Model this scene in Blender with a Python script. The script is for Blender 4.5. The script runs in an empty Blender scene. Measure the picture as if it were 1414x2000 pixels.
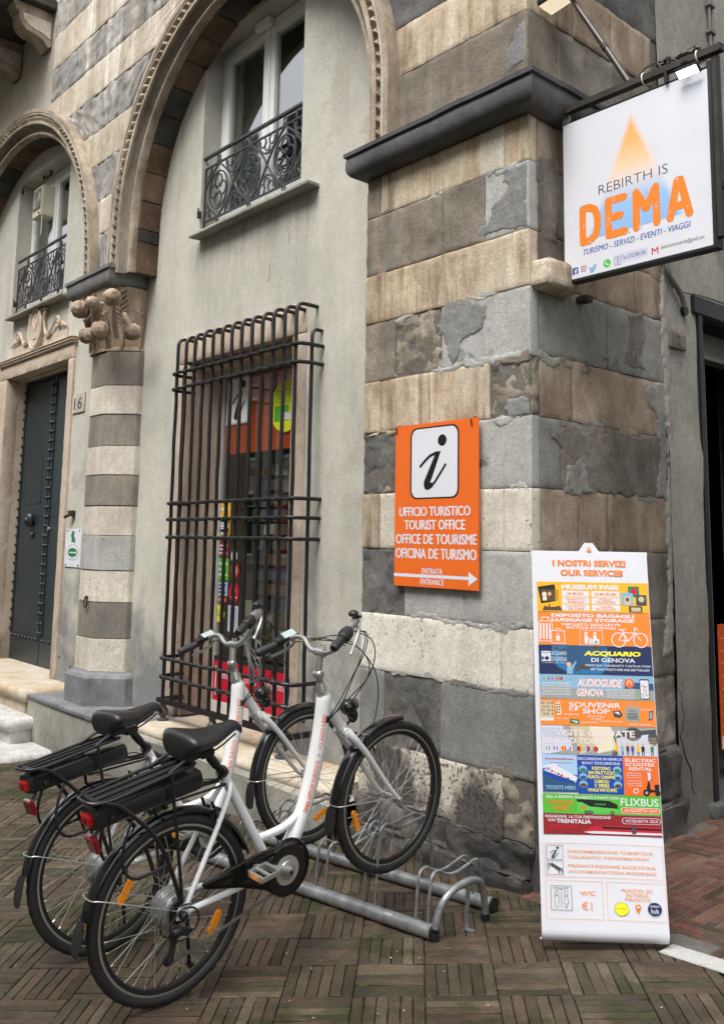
import bpy, bmesh, math, random
import numpy as np
from mathutils import Vector, Matrix, noise, Euler
PI = math.pi
random.seed(7)
C = bpy.context.scene.collection
SC = bpy.context.scene

# ------------------------------------------------------------------ camera
F_PX, CX, CY = 1750.0, 707.0, 823.3764
RC = Matrix(((0.6630161, 0.7484297, 0.0162074), (-0.0890351, 0.1003336, -0.9909621), (-0.7432916, 0.6555808, 0.1331593)))          # world -> camera (x right, y down, z forward)
CAM = Vector((2.79347, -3.59876, 1.62000))
cd = bpy.data.cameras.new('camera'); cam = bpy.data.objects.new('camera', cd); C.objects.link(cam)
cd.sensor_fit = 'HORIZONTAL'; cd.sensor_width = 36.0; cd.lens = F_PX / 1414 * 36
cd.shift_x = 0.0; cd.shift_y = -(1000 - CY) / 1414
cd.clip_start = 0.05; cd.clip_end = 400
rot = (Matrix(((1, 0, 0), (0, -1, 0), (0, 0, -1))) @ RC).transposed()
cam.matrix_world = Matrix.Translation(CAM) @ rot.to_4x4()
SC.camera = cam

# ------------------------------------------------------------------ light (overcast day in a narrow street)
w = bpy.data.worlds.new('World'); SC.world = w; w.use_nodes = True
nt = w.node_tree; bg = nt.nodes['Background']
sky = nt.nodes.new('ShaderNodeTexSky'); sky.sky_type = 'NISHITA'; sky.sun_disc = False
SUN_EL, SUN_AZ = math.radians(58), math.radians(168)      # azimuth measured from +y towards +x
sky.sun_elevation = SUN_EL; sky.sun_rotation = SUN_AZ
sky.air_density = 1.0; sky.dust_density = 4.0; sky.ozone_density = 1.0
hs = nt.nodes.new('ShaderNodeHueSaturation'); hs.inputs['Saturation'].default_value = 0.18
nt.links.new(sky.outputs[0], hs.inputs['Color']); nt.links.new(hs.outputs[0], bg.inputs['Color'])
bg.inputs['Strength'].default_value = 0.15
sd = bpy.data.lights.new('sun', 'SUN'); sd.energy = 0.95; sd.angle = math.radians(35); sd.color = (1.0, 0.965, 0.92)
sun = bpy.data.objects.new('sun', sd); C.objects.link(sun)
sdir = Vector((math.sin(SUN_AZ) * math.cos(SUN_EL), math.cos(SUN_AZ) * math.cos(SUN_EL), math.sin(SUN_EL)))
sun.rotation_euler = sdir.to_track_quat('Z', 'Y').to_euler(); sun.location = (0, -6, 14)
SC.view_settings.view_transform = 'Standard'; SC.view_settings.look = 'None'
SC.view_settings.gamma = 1.0; SC.view_settings.use_curve_mapping = False
SC.view_settings.exposure = 1.28
SC.render.engine = 'CYCLES'
SC.cycles.max_bounces = 8; SC.cycles.transparent_max_bounces = 12
SC.cycles.use_denoising = True

# ------------------------------------------------------------------ helpers
def wp(u, v, ax, val):
    """point of the plane world[ax]=val that is seen at photo pixel (u, v): used to measure real positions off the photo"""
    d = RC.transposed() @ Vector((u - CX, v - CY, F_PX))
    k = (val - CAM[ax]) / d[ax]
    return CAM + d * k
def px(p):
    q = RC @ (Vector(p) - CAM)
    return (q[0] / q[2] * F_PX + CX, q[1] / q[2] * F_PX + CY, q[2])
def gz(x, y): return 0.055 * x + 0.02 * y if x < 1.5 else 0.0825 + 0.02 * y

def empty(name, label, cat, loc=(0, 0, 0), group=None, mat=None):
    o = bpy.data.objects.new(name, None); C.objects.link(o)
    o.empty_display_size = 0.1
    if mat is not None: o.matrix_world = mat
    else: o.location = loc
    o['label'] = label; o['category'] = cat
    if group: o['group'] = group
    return o
def root_loc(p):
    while p.parent is not None: p = p.parent
    return p.get('_loc', None)
BASE = {}
def thing(name, label, cat, loc=(0, 0, 0), group=None):
    o = empty(name, label, cat, loc, group); BASE[o.name] = Vector(loc); return o
def base_of(p):
    while p is not None:
        if p.name in BASE: return BASE[p.name]
        p = p.parent
    return Vector((0, 0, 0))

class MB:
    def __init__(s): s.v = []; s.f = []; s.m = []
    def add(s, vs, fs, mi=0):
        n = len(s.v); s.v += [tuple(v) for v in vs]; s.f += [tuple(i + n for i in f) for f in fs]; s.m += [mi] * len(fs); return s
    def box(s, x0, x1, y0, y1, z0, z1, mi=0):
        return s.add([(x0,y0,z0),(x1,y0,z0),(x1,y1,z0),(x0,y1,z0),(x0,y0,z1),(x1,y0,z1),(x1,y1,z1),(x0,y1,z1)],
                     [(0,3,2,1),(4,5,6,7),(0,1,5,4),(1,2,6,5),(2,3,7,6),(3,0,4,7)], mi)
    def obox(s, o, u, v, n, a, b, c, mi=0):
        """oriented box centred at o, half sizes a b c along u v n"""
        o, u, v, n = map(Vector, (o, u, v, n)); P = []
        for k in (-1, 1):
            for i, j in ((-1,-1),(1,-1),(1,1),(-1,1)): P.append(o + u*a*i + v*b*j + n*c*k)
        return s.add(P, [(0,3,2,1),(4,5,6,7),(0,1,5,4),(1,2,6,5),(2,3,7,6),(3,0,4,7)], mi)
    def tube(s, pts, r, seg=8, closed=False, cap=True, mi=0, flat=None):
        pts = [Vector(p) for p in pts]; n = len(pts)
        rs = r if isinstance(r, (list, tuple)) else [r] * n
        T = []
        for i in range(n):
            a = pts[(i - 1) % n] if (closed or i) else pts[i]; b = pts[(i + 1) % n] if (closed or i < n - 1) else pts[i]
            t = (b - a); T.append(t.normalized() if t.length > 1e-9 else Vector((0,0,1)))
        up = Vector((0,0,1)) if abs(T[0].z) < .9 else Vector((1,0,0))
        if flat is not None: up = Vector(flat)
        U = (up - T[0] * up.dot(T[0])).normalized(); vs = []
        for i in range(n):
            if flat is not None: U = (Vector(flat) - T[i] * Vector(flat).dot(T[i]))
            else: U = (U - T[i] * U.dot(T[i]))
            U = U.normalized() if U.length > 1e-6 else Vector((1,0,0))
            W = T[i].cross(U)
            for k in range(seg):
                a = 2*PI*(k + .5)/seg; vs.append(pts[i] + (U*math.cos(a) + W*math.sin(a)) * rs[i])
        fs = []
        for i in range(n if closed else n - 1):
            j = (i + 1) % n
            for k in range(seg): l = (k + 1) % seg; fs.append((i*seg+k, i*seg+l, j*seg+l, j*seg+k))
        if cap and not closed: fs.append(tuple(range(seg - 1, -1, -1))); fs.append(tuple((n-1)*seg + k for k in range(seg)))
        return s.add(vs, fs, mi)
    def lathe(s, prof, o, ax=(0,0,1), seg=24, mi=0):
        """prof: list of (radius, height) along ax"""
        o, ax = Vector(o), Vector(ax).normalized()
        U = ax.orthogonal().normalized(); W = ax.cross(U); vs = []
        for r, h in prof:
            for k in range(seg): a = 2*PI*k/seg; vs.append(o + ax*h + (U*math.cos(a) + W*math.sin(a))*r)
        fs = [(i*seg+k, i*seg+(k+1)%seg, (i+1)*seg+(k+1)%seg, (i+1)*seg+k) for i in range(len(prof)-1) for k in range(seg)]
        fs.append(tuple(range(seg-1,-1,-1))); fs.append(tuple((len(prof)-1)*seg+k for k in range(seg)))
        return s.add(vs, fs, mi)
    def prism(s, poly, f0, f1, mi=0):
        """poly 2D list, f0/f1 map (a,b)->3D for the two caps"""
        n = len(poly); vs = [f0(*p) for p in poly] + [f1(*p) for p in poly]
        fs = [tuple(range(n)), tuple(range(2*n-1, n-1, -1))] + [(i, i+n, (i+1)%n+n, (i+1)%n) for i in range(n)]
        return s.add(vs, fs, mi)
    def ball(s, o, r, seg=16, rings=10, mi=0, fn=None):
        o = Vector(o); rr = r if isinstance(r, (tuple, list)) else (r, r, r); vs = []
        for i in range(rings + 1):
            ph = PI * i / rings
            for k in range(seg):
                a = 2*PI*k/seg; d = Vector((math.sin(ph)*math.cos(a), math.sin(ph)*math.sin(a), math.cos(ph)))
                q = 1 if fn is None else fn(d, a, ph)
                vs.append(o + Vector((d.x*rr[0], d.y*rr[1], d.z*rr[2])) * q)
        fs = [(i*seg+k, (i+1)*seg+k, (i+1)*seg+(k+1)%seg, i*seg+(k+1)%seg) for i in range(rings) for k in range(seg)]
        return s.add(vs, fs, mi)
    def sweep(s, path, prof, closed=False, mi=0):
        """path: list of (origin, radial unit); prof: list of (radial offset, world offset y)"""
        m = len(prof); vs = []
        for o, rad in path:
            for a, b in prof: vs.append(Vector(o) + Vector(rad)*a + Vector((0, b, 0)))
        fs = [(i*m+k, i*m+k+1, (i+1)*m+k+1, (i+1)*m+k) for i in range(len(path)-1) for k in range(m-1)]
        return s.add(vs, fs, mi)
    def build(s, name, mats, parent=None, smooth=False, label=None, kind=None, bevel=0, local=False, auto=None):
        b = Vector((0,0,0)) if local else base_of(parent)
        me = bpy.data.meshes.new(name); me.from_pydata([Vector(v) - b for v in s.v], [], s.f); me.validate(); me.update()
        if not isinstance(mats, (list, tuple)): mats = [mats]
        for m in mats: me.materials.append(m)
        if len(mats) > 1: me.polygons.foreach_set('material_index', s.m[:len(me.polygons)])
        bmm = bmesh.new(); bmm.from_mesh(me); bmesh.ops.recalc_face_normals(bmm, faces=bmm.faces[:])
        if bevel: bmesh.ops.bevel(bmm, geom=bmm.edges[:], offset=bevel, segments=2, affect='EDGES', clamp_overlap=True)
        bmm.to_mesh(me); bmm.free()
        if smooth or bevel:
            me.polygons.foreach_set('use_smooth', [True]*len(me.polygons))
            try: me.set_sharp_from_angle(angle=math.radians(auto if auto else 38))
            except Exception: pass
        return link(name, me, parent, label, kind)
def link(name, me, parent=None, label=None, kind=None):
    o = bpy.data.objects.new(name, me); C.objects.link(o)
    if parent is not None: o.parent = parent
    if label: o['label'] = label
    if kind: o['kind'] = kind
    return o
def tag(o, label, cat, group=None):
    o['label'] = label; o['category'] = cat
    if group: o['group'] = group
    return o

# ------------------------------------------------------------------ materials
def new_mat(name):
    m = bpy.data.materials.new(name); m.use_nodes = True; nt = m.node_tree
    return m, nt, nt.nodes['Principled BSDF']
def P(name, col, rough=.5, metal=0, coat=0, bump=0, bscale=200, spec=.5, var=0, vscale=8, emit=None, es=0, rand=0, streak=0):
    m, nt, b = new_mat(name); N = nt.nodes; L = nt.links
    b.inputs['Base Color'].default_value = (*col, 1); b.inputs['Roughness'].default_value = rough
    b.inputs['Metallic'].default_value = metal; b.inputs['Specular IOR Level'].default_value = spec
    if coat: b.inputs['Coat Weight'].default_value = coat; b.inputs['Coat Roughness'].default_value = .06
    if emit: b.inputs['Emission Color'].default_value = (*emit, 1); b.inputs['Emission Strength'].default_value = es
    if bump or var or rand:
        tc = N.new('ShaderNodeTexCoord'); 
        src = None
        if var:
            mp = N.new('ShaderNodeMapping'); mp.inputs['Scale'].default_value = (1, 1, .15 if streak else 1); L.new(tc.outputs['Object'], mp.inputs['Vector'])
            n = N.new('ShaderNodeTexNoise'); n.inputs['Scale'].default_value = vscale; n.inputs['Detail'].default_value = 5; L.new(mp.outputs[0], n.inputs['Vector'])
            mr = N.new('ShaderNodeMapRange'); mr.inputs['From Min'].default_value = .3; mr.inputs['From Max'].default_value = .7
            mr.inputs['To Min'].default_value = 1 - var; mr.inputs['To Max'].default_value = 1 + var * .5; L.new(n.outputs['Fac'], mr.inputs['Value'])
            mx = N.new('ShaderNodeMixRGB'); mx.blend_type = 'MULTIPLY'; mx.inputs['Fac'].default_value = 1
            mx.inputs['Color1'].default_value = (*col, 1); L.new(mr.outputs[0], mx.inputs['Color2']); src = mx.outputs[0]
            mr2 = N.new('ShaderNodeMapRange'); mr2.inputs['To Min'].default_value = max(.05, rough - .12); mr2.inputs['To Max'].default_value = min(1, rough + .12)
            L.new(n.outputs['Fac'], mr2.inputs['Value']); L.new(mr2.outputs[0], b.inputs['Roughness'])
        if rand:
            oi = N.new('ShaderNodeObjectInfo'); mr = N.new('ShaderNodeMapRange'); mr.inputs['To Min'].default_value = 1 - rand; mr.inputs['To Max'].default_value = 1 + rand
            L.new(oi.outputs['Random'], mr.inputs['Value']); mx = N.new('ShaderNodeMixRGB'); mx.blend_type = 'MULTIPLY'; mx.inputs['Fac'].default_value = 1
            if src: L.new(src, mx.inputs['Color1'])
            else: mx.inputs['Color1'].default_value = (*col, 1)
            L.new(mr.outputs[0], mx.inputs['Color2']); src = mx.outputs[0]
        if src: L.new(src, b.inputs['Base Color'])
        if bump:
            n2 = N.new('ShaderNodeTexNoise'); n2.inputs['Scale'].default_value = bscale; n2.inputs['Detail'].default_value = 4; L.new(tc.outputs['Object'], n2.inputs['Vector'])
            bp = N.new('ShaderNodeBump'); bp.inputs['Strength'].default_value = bump; bp.inputs['Distance'].default_value = .004
            L.new(n2.outputs['Fac'], bp.inputs['Height']); L.new(bp.outputs[0], b.inputs['Normal'])
    return m
def srgb(r, g, b):
    f = lambda c: (c/255/12.92 if c/255 <= .04045 else ((c/255 + .055)/1.055)**2.4)
    return (f(r), f(g), f(b))
def STONE(name, cols, streak=None, sfac=.5, sscale=7, pits=None, pscale=55, pthr=.36, bump=.5, bscale=45, rough=.92, nscale=3.0, rand=.12, damp=None, grain=.14, contrast=1, blot=None, streak2=None, s2fac=.7, stains=()):
    """weathered stone or render. cols: 2-4 colours over a soft noise; streak: colour of vertical runs; pits: colour of small dark pits;
       damp: (z0, z1, colour) rising stain with a ragged edge; blot: (colour, threshold, scale)"""
    m, nt, b = new_mat(name); N = nt.nodes; L = nt.links
    geo = N.new('ShaderNodeNewGeometry'); oi = N.new('ShaderNodeObjectInfo')
    def noise_(scale, det=6, zs=1, rgh=.6, off=0):
        mp = N.new('ShaderNodeMapping'); mp.inputs['Scale'].default_value = (1, 1, zs); mp.inputs['Location'].default_value = (off, off*.7, off*.3)
        L.new(geo.outputs['Position'], mp.inputs['Vector'])
        n = N.new('ShaderNodeTexNoise'); n.inputs['Scale'].default_value = scale; n.inputs['Detail'].default_value = det; n.inputs['Roughness'].default_value = rgh
        L.new(mp.outputs[0], n.inputs['Vector']); return n.outputs['Fac']
    def mix(f, a, bb, mode='MIX'):
        x = N.new('ShaderNodeMixRGB'); x.blend_type = mode
        for i, s_ in (('Fac', f), ('Color1', a), ('Color2', bb)):
            if isinstance(s_, (float, int)): x.inputs[i].default_value = s_ if i == 'Fac' else (s_, s_, s_, 1)
            elif isinstance(s_, tuple): x.inputs[i].default_value = (*s_, 1)
            else: L.new(s_, x.inputs[i])
        return x.outputs[0]
    def mr(src, a, b_, c=0, d=1, clamp=True):
        x = N.new('ShaderNodeMapRange'); x.clamp = clamp
        for i, v_ in (('From Min', a), ('From Max', b_), ('To Min', c), ('To Max', d)): x.inputs[i].default_value = v_
        L.new(src, x.inputs['Value']); return x.outputs[0]
    def mth(op, a, b_=None):
        x = N.new('ShaderNodeMath'); x.operation = op
        for i, s_ in ((0, a), (1, b_)):
            if s_ is None: continue
            if isinstance(s_, (float, int)): x.inputs[i].default_value = s_
            else: L.new(s_, x.inputs[i])
        return x.outputs[0]
    ramp = N.new('ShaderNodeValToRGB'); cr = ramp.color_ramp
    lo, hi = .5 - .2/contrast, .5 + .2/contrast
    while len(cr.elements) < len(cols): cr.elements.new(.5)
    for i, c_ in enumerate(cols):
        cr.elements[i].position = lo + (hi - lo) * i / (len(cols) - 1); cr.elements[i].color = (*c_, 1)
    big = noise_(nscale, 7, .75, .62)
    L.new(big, ramp.inputs['Fac']); col = ramp.outputs[0]
    if streak is not None:
        sn = noise_(sscale, 5, .09, .65, 3.1); sn2 = noise_(2.2, 3, .5, .5, 8)
        f = mth('MULTIPLY', mr(sn, .45, .66), mr(sn2, .35, .6)); f = mth('MULTIPLY', f, sfac); col = mix(f, col, streak)
    if streak2 is not None:
        sn = noise_(sscale*1.7, 6, .07, .7, 21.1); sn2 = noise_(1.8, 4, .8, .6, 31); f = mth('MULTIPLY', mth('MULTIPLY', mr(sn, .48, .62), mr(sn2, .42, .58)), s2fac); col = mix(f, col, streak2)
    if blot is not None:
        bn = noise_(blot[2], 7, 1, .65, 5.5); col = mix(mr(bn, blot[1], blot[1] + .05), col, blot[0])
    for (sx0, sx1, sz1, sz0, scol, sfa) in stains:
        sp_ = N.new('ShaderNodeSeparateXYZ'); L.new(geo.outputs['Position'], sp_.inputs[0])
        fx = mth('MULTIPLY', mr(sp_.outputs['X'], sx0, sx0 + .12), mr(sp_.outputs['X'], sx1, sx1 - .12)); fz = mth('MULTIPLY', mr(sp_.outputs['Z'], sz0, sz1), mr(sp_.outputs['Z'], sz1 + .03, sz1))
        f = mth('MULTIPLY', mth('MULTIPLY', fx, fz), mth('MULTIPLY', mr(noise_(7, 5, .06, .7, 44), .38, .62), sfa)); col = mix(f, col, scol)
    if damp is not None:
        sx = N.new('ShaderNodeSeparateXYZ'); L.new(geo.outputs['Position'], sx.inputs[0])
        dn = noise_(2.6, 6, .8, .6, 12); z = mth('ADD', sx.outputs['Z'], mr(dn, .2, .8, -.75, .75, False))
        col = mix(mr(z, damp[1], damp[0]), col, damp[2])
    pit_f = None
    if pits is not None:
        pn = noise_(pscale, 3, .8, .5, 1.7); cl = noise_(5, 3, 1, .5, 2.2)
        thr = mth('ADD', pn, mr(cl, .3, .7, -.05, .07, False)); pit_f = mr(thr, pthr, pthr - .04); col = mix(mth('MULTIPLY', pit_f, .8), col, pits)
    g = noise_(95, 4, .8, .75, .4); col = mix(1.0, col, mr(g, .3, .7, 1 - grain*1.5, 1 + grain*1.5, False), 'MULTIPLY'); g2 = noise_(22, 6, .7, .7, 6.4); col = mix(1.0, col, mr(g2, .3, .7, 1 - grain, 1 + grain, False), 'MULTIPLY')
    po = noise_(130, 2, 1, .5, 9.1); col = mix(1.0, col, mr(po, .30, .40, .55, 1.0), 'MULTIPLY')
    if rand: col = mix(1.0, col, mr(oi.outputs['Random'], 0, 1, 1 - rand, 1 + rand, False), 'MULTIPLY')
    L.new(col, b.inputs['Base Color']); b.inputs['Roughness'].default_value = rough; b.inputs['Specular IOR Level'].default_value = .25
    h = noise_(bscale, 9, 1, .75, .9); h2 = noise_(170, 3, 1.6, .7)
    hh = mth('ADD', h, mth('MULTIPLY', h2, .35)); hh = mth('ADD', hh, mth('MULTIPLY', mr(po, .28, .40), .25))
    if pit_f is not None: hh = mth('SUBTRACT', hh, mth('MULTIPLY', pit_f, .5))
    bp = N.new('ShaderNodeBump'); bp.inputs['Strength'].default_value = bump; bp.inputs['Distance'].default_value = .012
    L.new(hh, bp.inputs['Height']); L.new(bp.outputs[0], b.inputs['Normal'])
    return m
def BRICKM(name, cols, moss, mossthr=.55, rough=.7, rand=.3, tones=None):
    m = STONE(name, cols, nscale=4, rand=rand, bump=.55, bscale=70, rough=rough, grain=.26, blot=(moss, mossthr, 2.2))
    # every brick gets a tone of its own, also where many are joined in one mesh
    nt = m.node_tree; N = nt.nodes; L = nt.links; b = N['Principled BSDF']; src = b.inputs['Base Color'].links[0].from_socket
    geo = N.new('ShaderNodeNewGeometry'); oi = N.new('ShaderNodeObjectInfo'); ad = N.new('ShaderNodeMath'); ad.operation = 'ADD'; fr = N.new('ShaderNodeMath'); fr.operation = 'FRACT'
    L.new(geo.outputs['Random Per Island'], ad.inputs[0]); L.new(oi.outputs['Random'], ad.inputs[1]); L.new(ad.outputs[0], fr.inputs[0])
    rp = N.new('ShaderNodeValToRGB'); cr = rp.color_ramp; cr.interpolation = 'LINEAR'
    tones = tones or [(.62,.66,.52),(.92,.86,.80),(1.12,.92,.84),(1.0,1.0,.92),(1.55,1.48,1.25)]
    while len(cr.elements) < len(tones): cr.elements.new(.5)
    for i, c_ in enumerate(tones): cr.elements[i].position = (0, .28, .55, .80, 1.0)[i]; cr.elements[i].color = (c_[0]/2, c_[1]/2, c_[2]/2, 1)
    L.new(fr.outputs[0], rp.inputs['Fac'])
    mx = N.new('ShaderNodeMixRGB'); mx.blend_type = 'MULTIPLY'; mx.inputs['Fac'].default_value = 1; L.new(src, mx.inputs['Color1']); L.new(rp.outputs[0], mx.inputs['Color2'])
    m2 = N.new('ShaderNodeMixRGB'); m2.blend_type = 'ADD'; m2.inputs['Fac'].default_value = 1; L.new(mx.outputs[0], m2.inputs['Color1']); L.new(mx.outputs[0], m2.inputs['Color2']); L.new(m2.outputs[0], b.inputs['Base Color'])
    return m
M = {}
M['cream'] = STONE('cream_stone', [(.50,.45,.36),(.63,.585,.495),(.70,.66,.57)], streak=(.36,.30,.22), sfac=.35, pits=(.10,.08,.06), pthr=.34, bump=.35, rand=.06)
M['cream2'] = STONE('bright_cream_stone', [(.60,.55,.46),(.72,.69,.61),(.78,.755,.68)], streak=(.45,.40,.32), sfac=.3, pits=(.12,.10,.08), pthr=.34, bump=.4, rand=.03)
M['tan'] = STONE('tan_stone', [(.26,.19,.125),(.40,.31,.215),(.55,.45,.33),(.42,.31,.2)], streak=(.70,.64,.53), sfac=.75, sscale=9, streak2=(.16,.105,.065), s2fac=.75, bump=.5, rand=.1, nscale=2.2, contrast=1.4)
M['streaky'] = STONE('streaked_stone', [(.36,.31,.23),(.55,.47,.34),(.66,.59,.46)], streak=(.10,.085,.07), sfac=.9, sscale=12, streak2=(.40,.24,.12), s2fac=.55, bump=.45, rand=.06, nscale=2.5)
M['greybrown'] = STONE('grey_brown_stone', [(.15,.132,.105),(.23,.203,.162),(.32,.28,.225)], streak=(.10,.09,.08), sfac=.5, streak2=(.34,.24,.15), s2fac=.4, bump=.6, rand=.1, contrast=1.3)
M['slate'] = STONE('dark_slate_stone', [(.082,.081,.080),(.135,.132,.128),(.195,.188,.175)], blot=((.19,.185,.17), .62, 6), bump=1.0, bscale=22, rand=.12, contrast=1.2)
M['cement'] = STONE('grey_cement', [(.30,.30,.28),(.39,.39,.365),(.47,.47,.435)], bump=.35, bscale=60, rand=.05, blot=((.16,.16,.155), .62, 2.5))
M['cementdark'] = STONE('dark_cement', [(.155,.155,.153),(.215,.215,.21),(.29,.286,.277)], bump=.4, bscale=50, rand=.05)
M['rubble'] = STONE('broken_rubble', [(.16,.14,.115),(.32,.28,.22),(.52,.46,.37)], blot=((.15,.145,.135), .56, 7), bump=1.2, bscale=18, rand=.1, contrast=1.3)
M['darkrubble'] = STONE('dark_base_rubble', [(.04,.04,.04),(.085,.08,.075),(.19,.17,.15)], blot=((.20,.185,.16), .63, 7), bump=1.1, bscale=18, rand=.15, contrast=1.2)
M['speckled'] = STONE('speckled_base_stone', [(.44,.40,.33),(.58,.54,.45),(.66,.61,.52)], pits=(.05,.045,.04), pthr=.46, pscale=60, bump=.45, damp=(.30, .62, (.10,.09,.08)), rand=.05)
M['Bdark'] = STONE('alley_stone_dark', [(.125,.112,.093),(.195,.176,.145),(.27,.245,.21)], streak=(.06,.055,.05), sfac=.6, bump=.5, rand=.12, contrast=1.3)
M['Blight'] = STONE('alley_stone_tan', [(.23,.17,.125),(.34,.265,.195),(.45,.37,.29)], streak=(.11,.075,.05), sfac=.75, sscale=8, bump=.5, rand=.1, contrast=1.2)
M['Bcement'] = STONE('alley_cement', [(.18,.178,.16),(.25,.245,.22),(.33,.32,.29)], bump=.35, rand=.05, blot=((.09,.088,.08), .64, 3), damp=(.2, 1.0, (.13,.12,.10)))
M['plaster'] = STONE('pale_grey_plaster', [(.42,.415,.36),(.50,.49,.43),(.57,.555,.48)], streak=(.33,.32,.275), sfac=.55, sscale=4, streak2=(.56,.53,.46), s2fac=.5, bump=.28, bscale=50, nscale=1.6, rand=0, grain=.08, blot=((.43,.40,.335), .60, 1.1), damp=(.45, 1.15, (.22,.22,.217)), stains=((-3.95,-2.1,4.15,3.35,(.27,.255,.215),.75), (-2.20,-2.0,3.15,2.6,(.25,.20,.15),.6), (-2.22,-1.98,1.9,1.0,(.25,.21,.17),.6), (-8.3,-6.4,4.2,3.8,(.27,.25,.21),.6), (-4.25,-3.95,3.2,.6,(.36,.34,.29),.5), (-1.55,-1.27,3.9,1.2,(.33,.32,.28),.6)))
M['plasterup'] = STONE('pale_upper_plaster', [(.40,.37,.30),(.47,.44,.37),(.55,.52,.44)], streak=(.55,.42,.25), sfac=.5, sscale=4, bump=.28, rand=0, grain=.1)
M['plasterB'] = STONE('alley_plaster', [(.28,.27,.235),(.35,.335,.295),(.42,.40,.35)], bump=.4, bscale=60, rand=0, grain=.14, damp=(.1, 1.6, (.15,.145,.125)))
M['joint'] = STONE('mortar', [(.12,.11,.095),(.20,.185,.155)], bump=.6, rand=0)
M['cornice'] = STONE('dark_grey_cornice_stone', [(.060,.060,.064),(.088,.088,.092),(.13,.128,.125)], streak=(.05,.05,.052), sfac=.4, bump=.25, bscale=40, rand=0, rough=.7)
M['abacus'] = STONE('grey_abacus_stone', [(.12,.12,.12),(.19,.19,.185),(.28,.27,.26)], bump=.3, rand=0, rough=.75, blot=((.38,.36,.33), .66, 5))
M['carved'] = STONE('carved_brown_stone', [(.20,.15,.11),(.34,.26,.19),(.48,.39,.29)], bump=.6, bscale=40, rand=0, nscale=5, contrast=1.3)
M['mould'] = STONE('arch_moulding_stone', [(.24,.19,.145),(.38,.31,.235),(.52,.44,.34)], streak=(.16,.13,.1), sfac=.6, bump=.6, rand=.05, nscale=4, contrast=1.3)
M['mouldlight'] = STONE('arch_light_fillet', [(.42,.36,.28),(.55,.49,.40),(.66,.61,.52)], bump=.5, rand=0, nscale=6)
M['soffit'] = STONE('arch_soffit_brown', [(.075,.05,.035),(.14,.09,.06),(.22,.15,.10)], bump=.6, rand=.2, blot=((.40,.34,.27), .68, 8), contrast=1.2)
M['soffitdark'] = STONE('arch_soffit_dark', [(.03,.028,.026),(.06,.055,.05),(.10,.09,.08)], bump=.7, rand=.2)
M['coldark'] = STONE('column_dark_band', [(.145,.138,.12),(.20,.188,.163),(.27,.25,.215)], streak=(.36,.28,.18), sfac=.55, sscale=14, bump=.35, rand=.08)
M['collight'] = STONE('column_light_band', [(.42,.36,.29),(.56,.50,.42),(.66,.61,.53)], streak=(.72,.69,.62), sfac=.5, bump=.3, rand=.06)
M['spdark'] = STONE('spandrel_dark_band', [(.18,.177,.168),(.27,.265,.25),(.38,.37,.34)], streak=(.66,.63,.57), sfac=.95, sscale=6, streak2=(.42,.33,.22), s2fac=.5, bump=.8, bscale=25, rand=.06, contrast=1.2)
M['splight'] = STONE('spandrel_light_band', [(.38,.32,.24),(.50,.43,.33),(.62,.55,.44)], streak=(.76,.74,.68), sfac=.95, sscale=6, streak2=(.20,.16,.12), s2fac=.5, bump=.45, rand=.06, contrast=1.2)
M['surround'] = STONE('pinkish_marble_surround', [(.40,.31,.235),(.52,.42,.33),(.60,.51,.42)], pits=(.16,.11,.08), pthr=.31, bump=.3, rand=.05, nscale=2, damp=(.2,.7,(.28,.23,.19)))
M['marble'] = STONE('worn_white_marble', [(.36,.355,.33),(.50,.495,.47),(.60,.595,.57)], streak2=(.28,.27,.25), s2fac=.5, bump=.4, rough=.65, rand=0, nscale=4)
M['marbleY'] = STONE('yellowed_marble', [(.46,.34,.20),(.50,.43,.33),(.55,.50,.43)], bump=.3, rough=.7, rand=0, nscale=5, blot=((.26,.20,.15), .66, 6), contrast=1.3)
M['plinth'] = STONE('plinth_render', [(.22,.215,.185),(.31,.30,.26),(.38,.365,.31)], bump=.3, rand=0, nscale=2, blot=((.40,.39,.37), .66, 3), damp=(-.5,.1,(.19,.185,.165)))
M['bluestone'] = STONE('blue_grey_slab', [(.14,.145,.15),(.20,.205,.215),(.28,.285,.29)], bump=.35, rough=.7, rand=.06, nscale=6)
M['brick'] = BRICKM('brown_paving_brick', [(.044,.036,.026),(.072,.058,.043),(.104,.087,.068)], (.040,.041,.020), .535, .6, .12)
M['brickred'] = BRICKM('red_paving_brick', [(.085,.045,.034),(.13,.065,.05),(.165,.10,.08)], (.07,.06,.045), .58, .6, .12)
M['ground'] = STONE('mossy_joint_soil', [(.016,.014,.010),(.027,.026,.014),(.042,.047,.020)], bump=.8, rand=0, nscale=8)
M['groundred'] = STONE('grey_joint_mortar', [(.10,.09,.08),(.17,.155,.14)], bump=.6, rand=0, nscale=8)
M['strip'] = STONE('white_marble_strip', [(.36,.36,.34),(.47,.47,.45)], bump=.2, rough=.6, rand=0)
M['iron'] = P('black_iron_paint', (.010,.010,.011), .42, 0, bump=.5, bscale=60, spec=.45)
M['railing'] = P('dark_grey_iron', (.040,.043,.048), .5, 0, bump=.3, bscale=120, spec=.5)
M['pvc'] = P('white_window_frame', (.78,.78,.76), .4, var=.04, vscale=3)
M['pvcold'] = P('grey_white_frame', (.62,.61,.56), .5, var=.06, vscale=3)
M['galv'] = P('galvanised_steel', (.34,.355,.36), .36, .6, var=.35, vscale=22)
M['black'] = P('black_plastic', (.012,.012,.013), .38, bump=.15, bscale=300); M['battery'] = P('battery_case', (.014,.015,.017), .22, coat=.3)
M['rubber'] = P('tyre_rubber', (.018,.018,.018), .58, bump=.25, bscale=160, var=.35, vscale=30)
M['gloss'] = P('black_gloss_plastic', (.008,.008,.009), .12, coat=.5)
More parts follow.
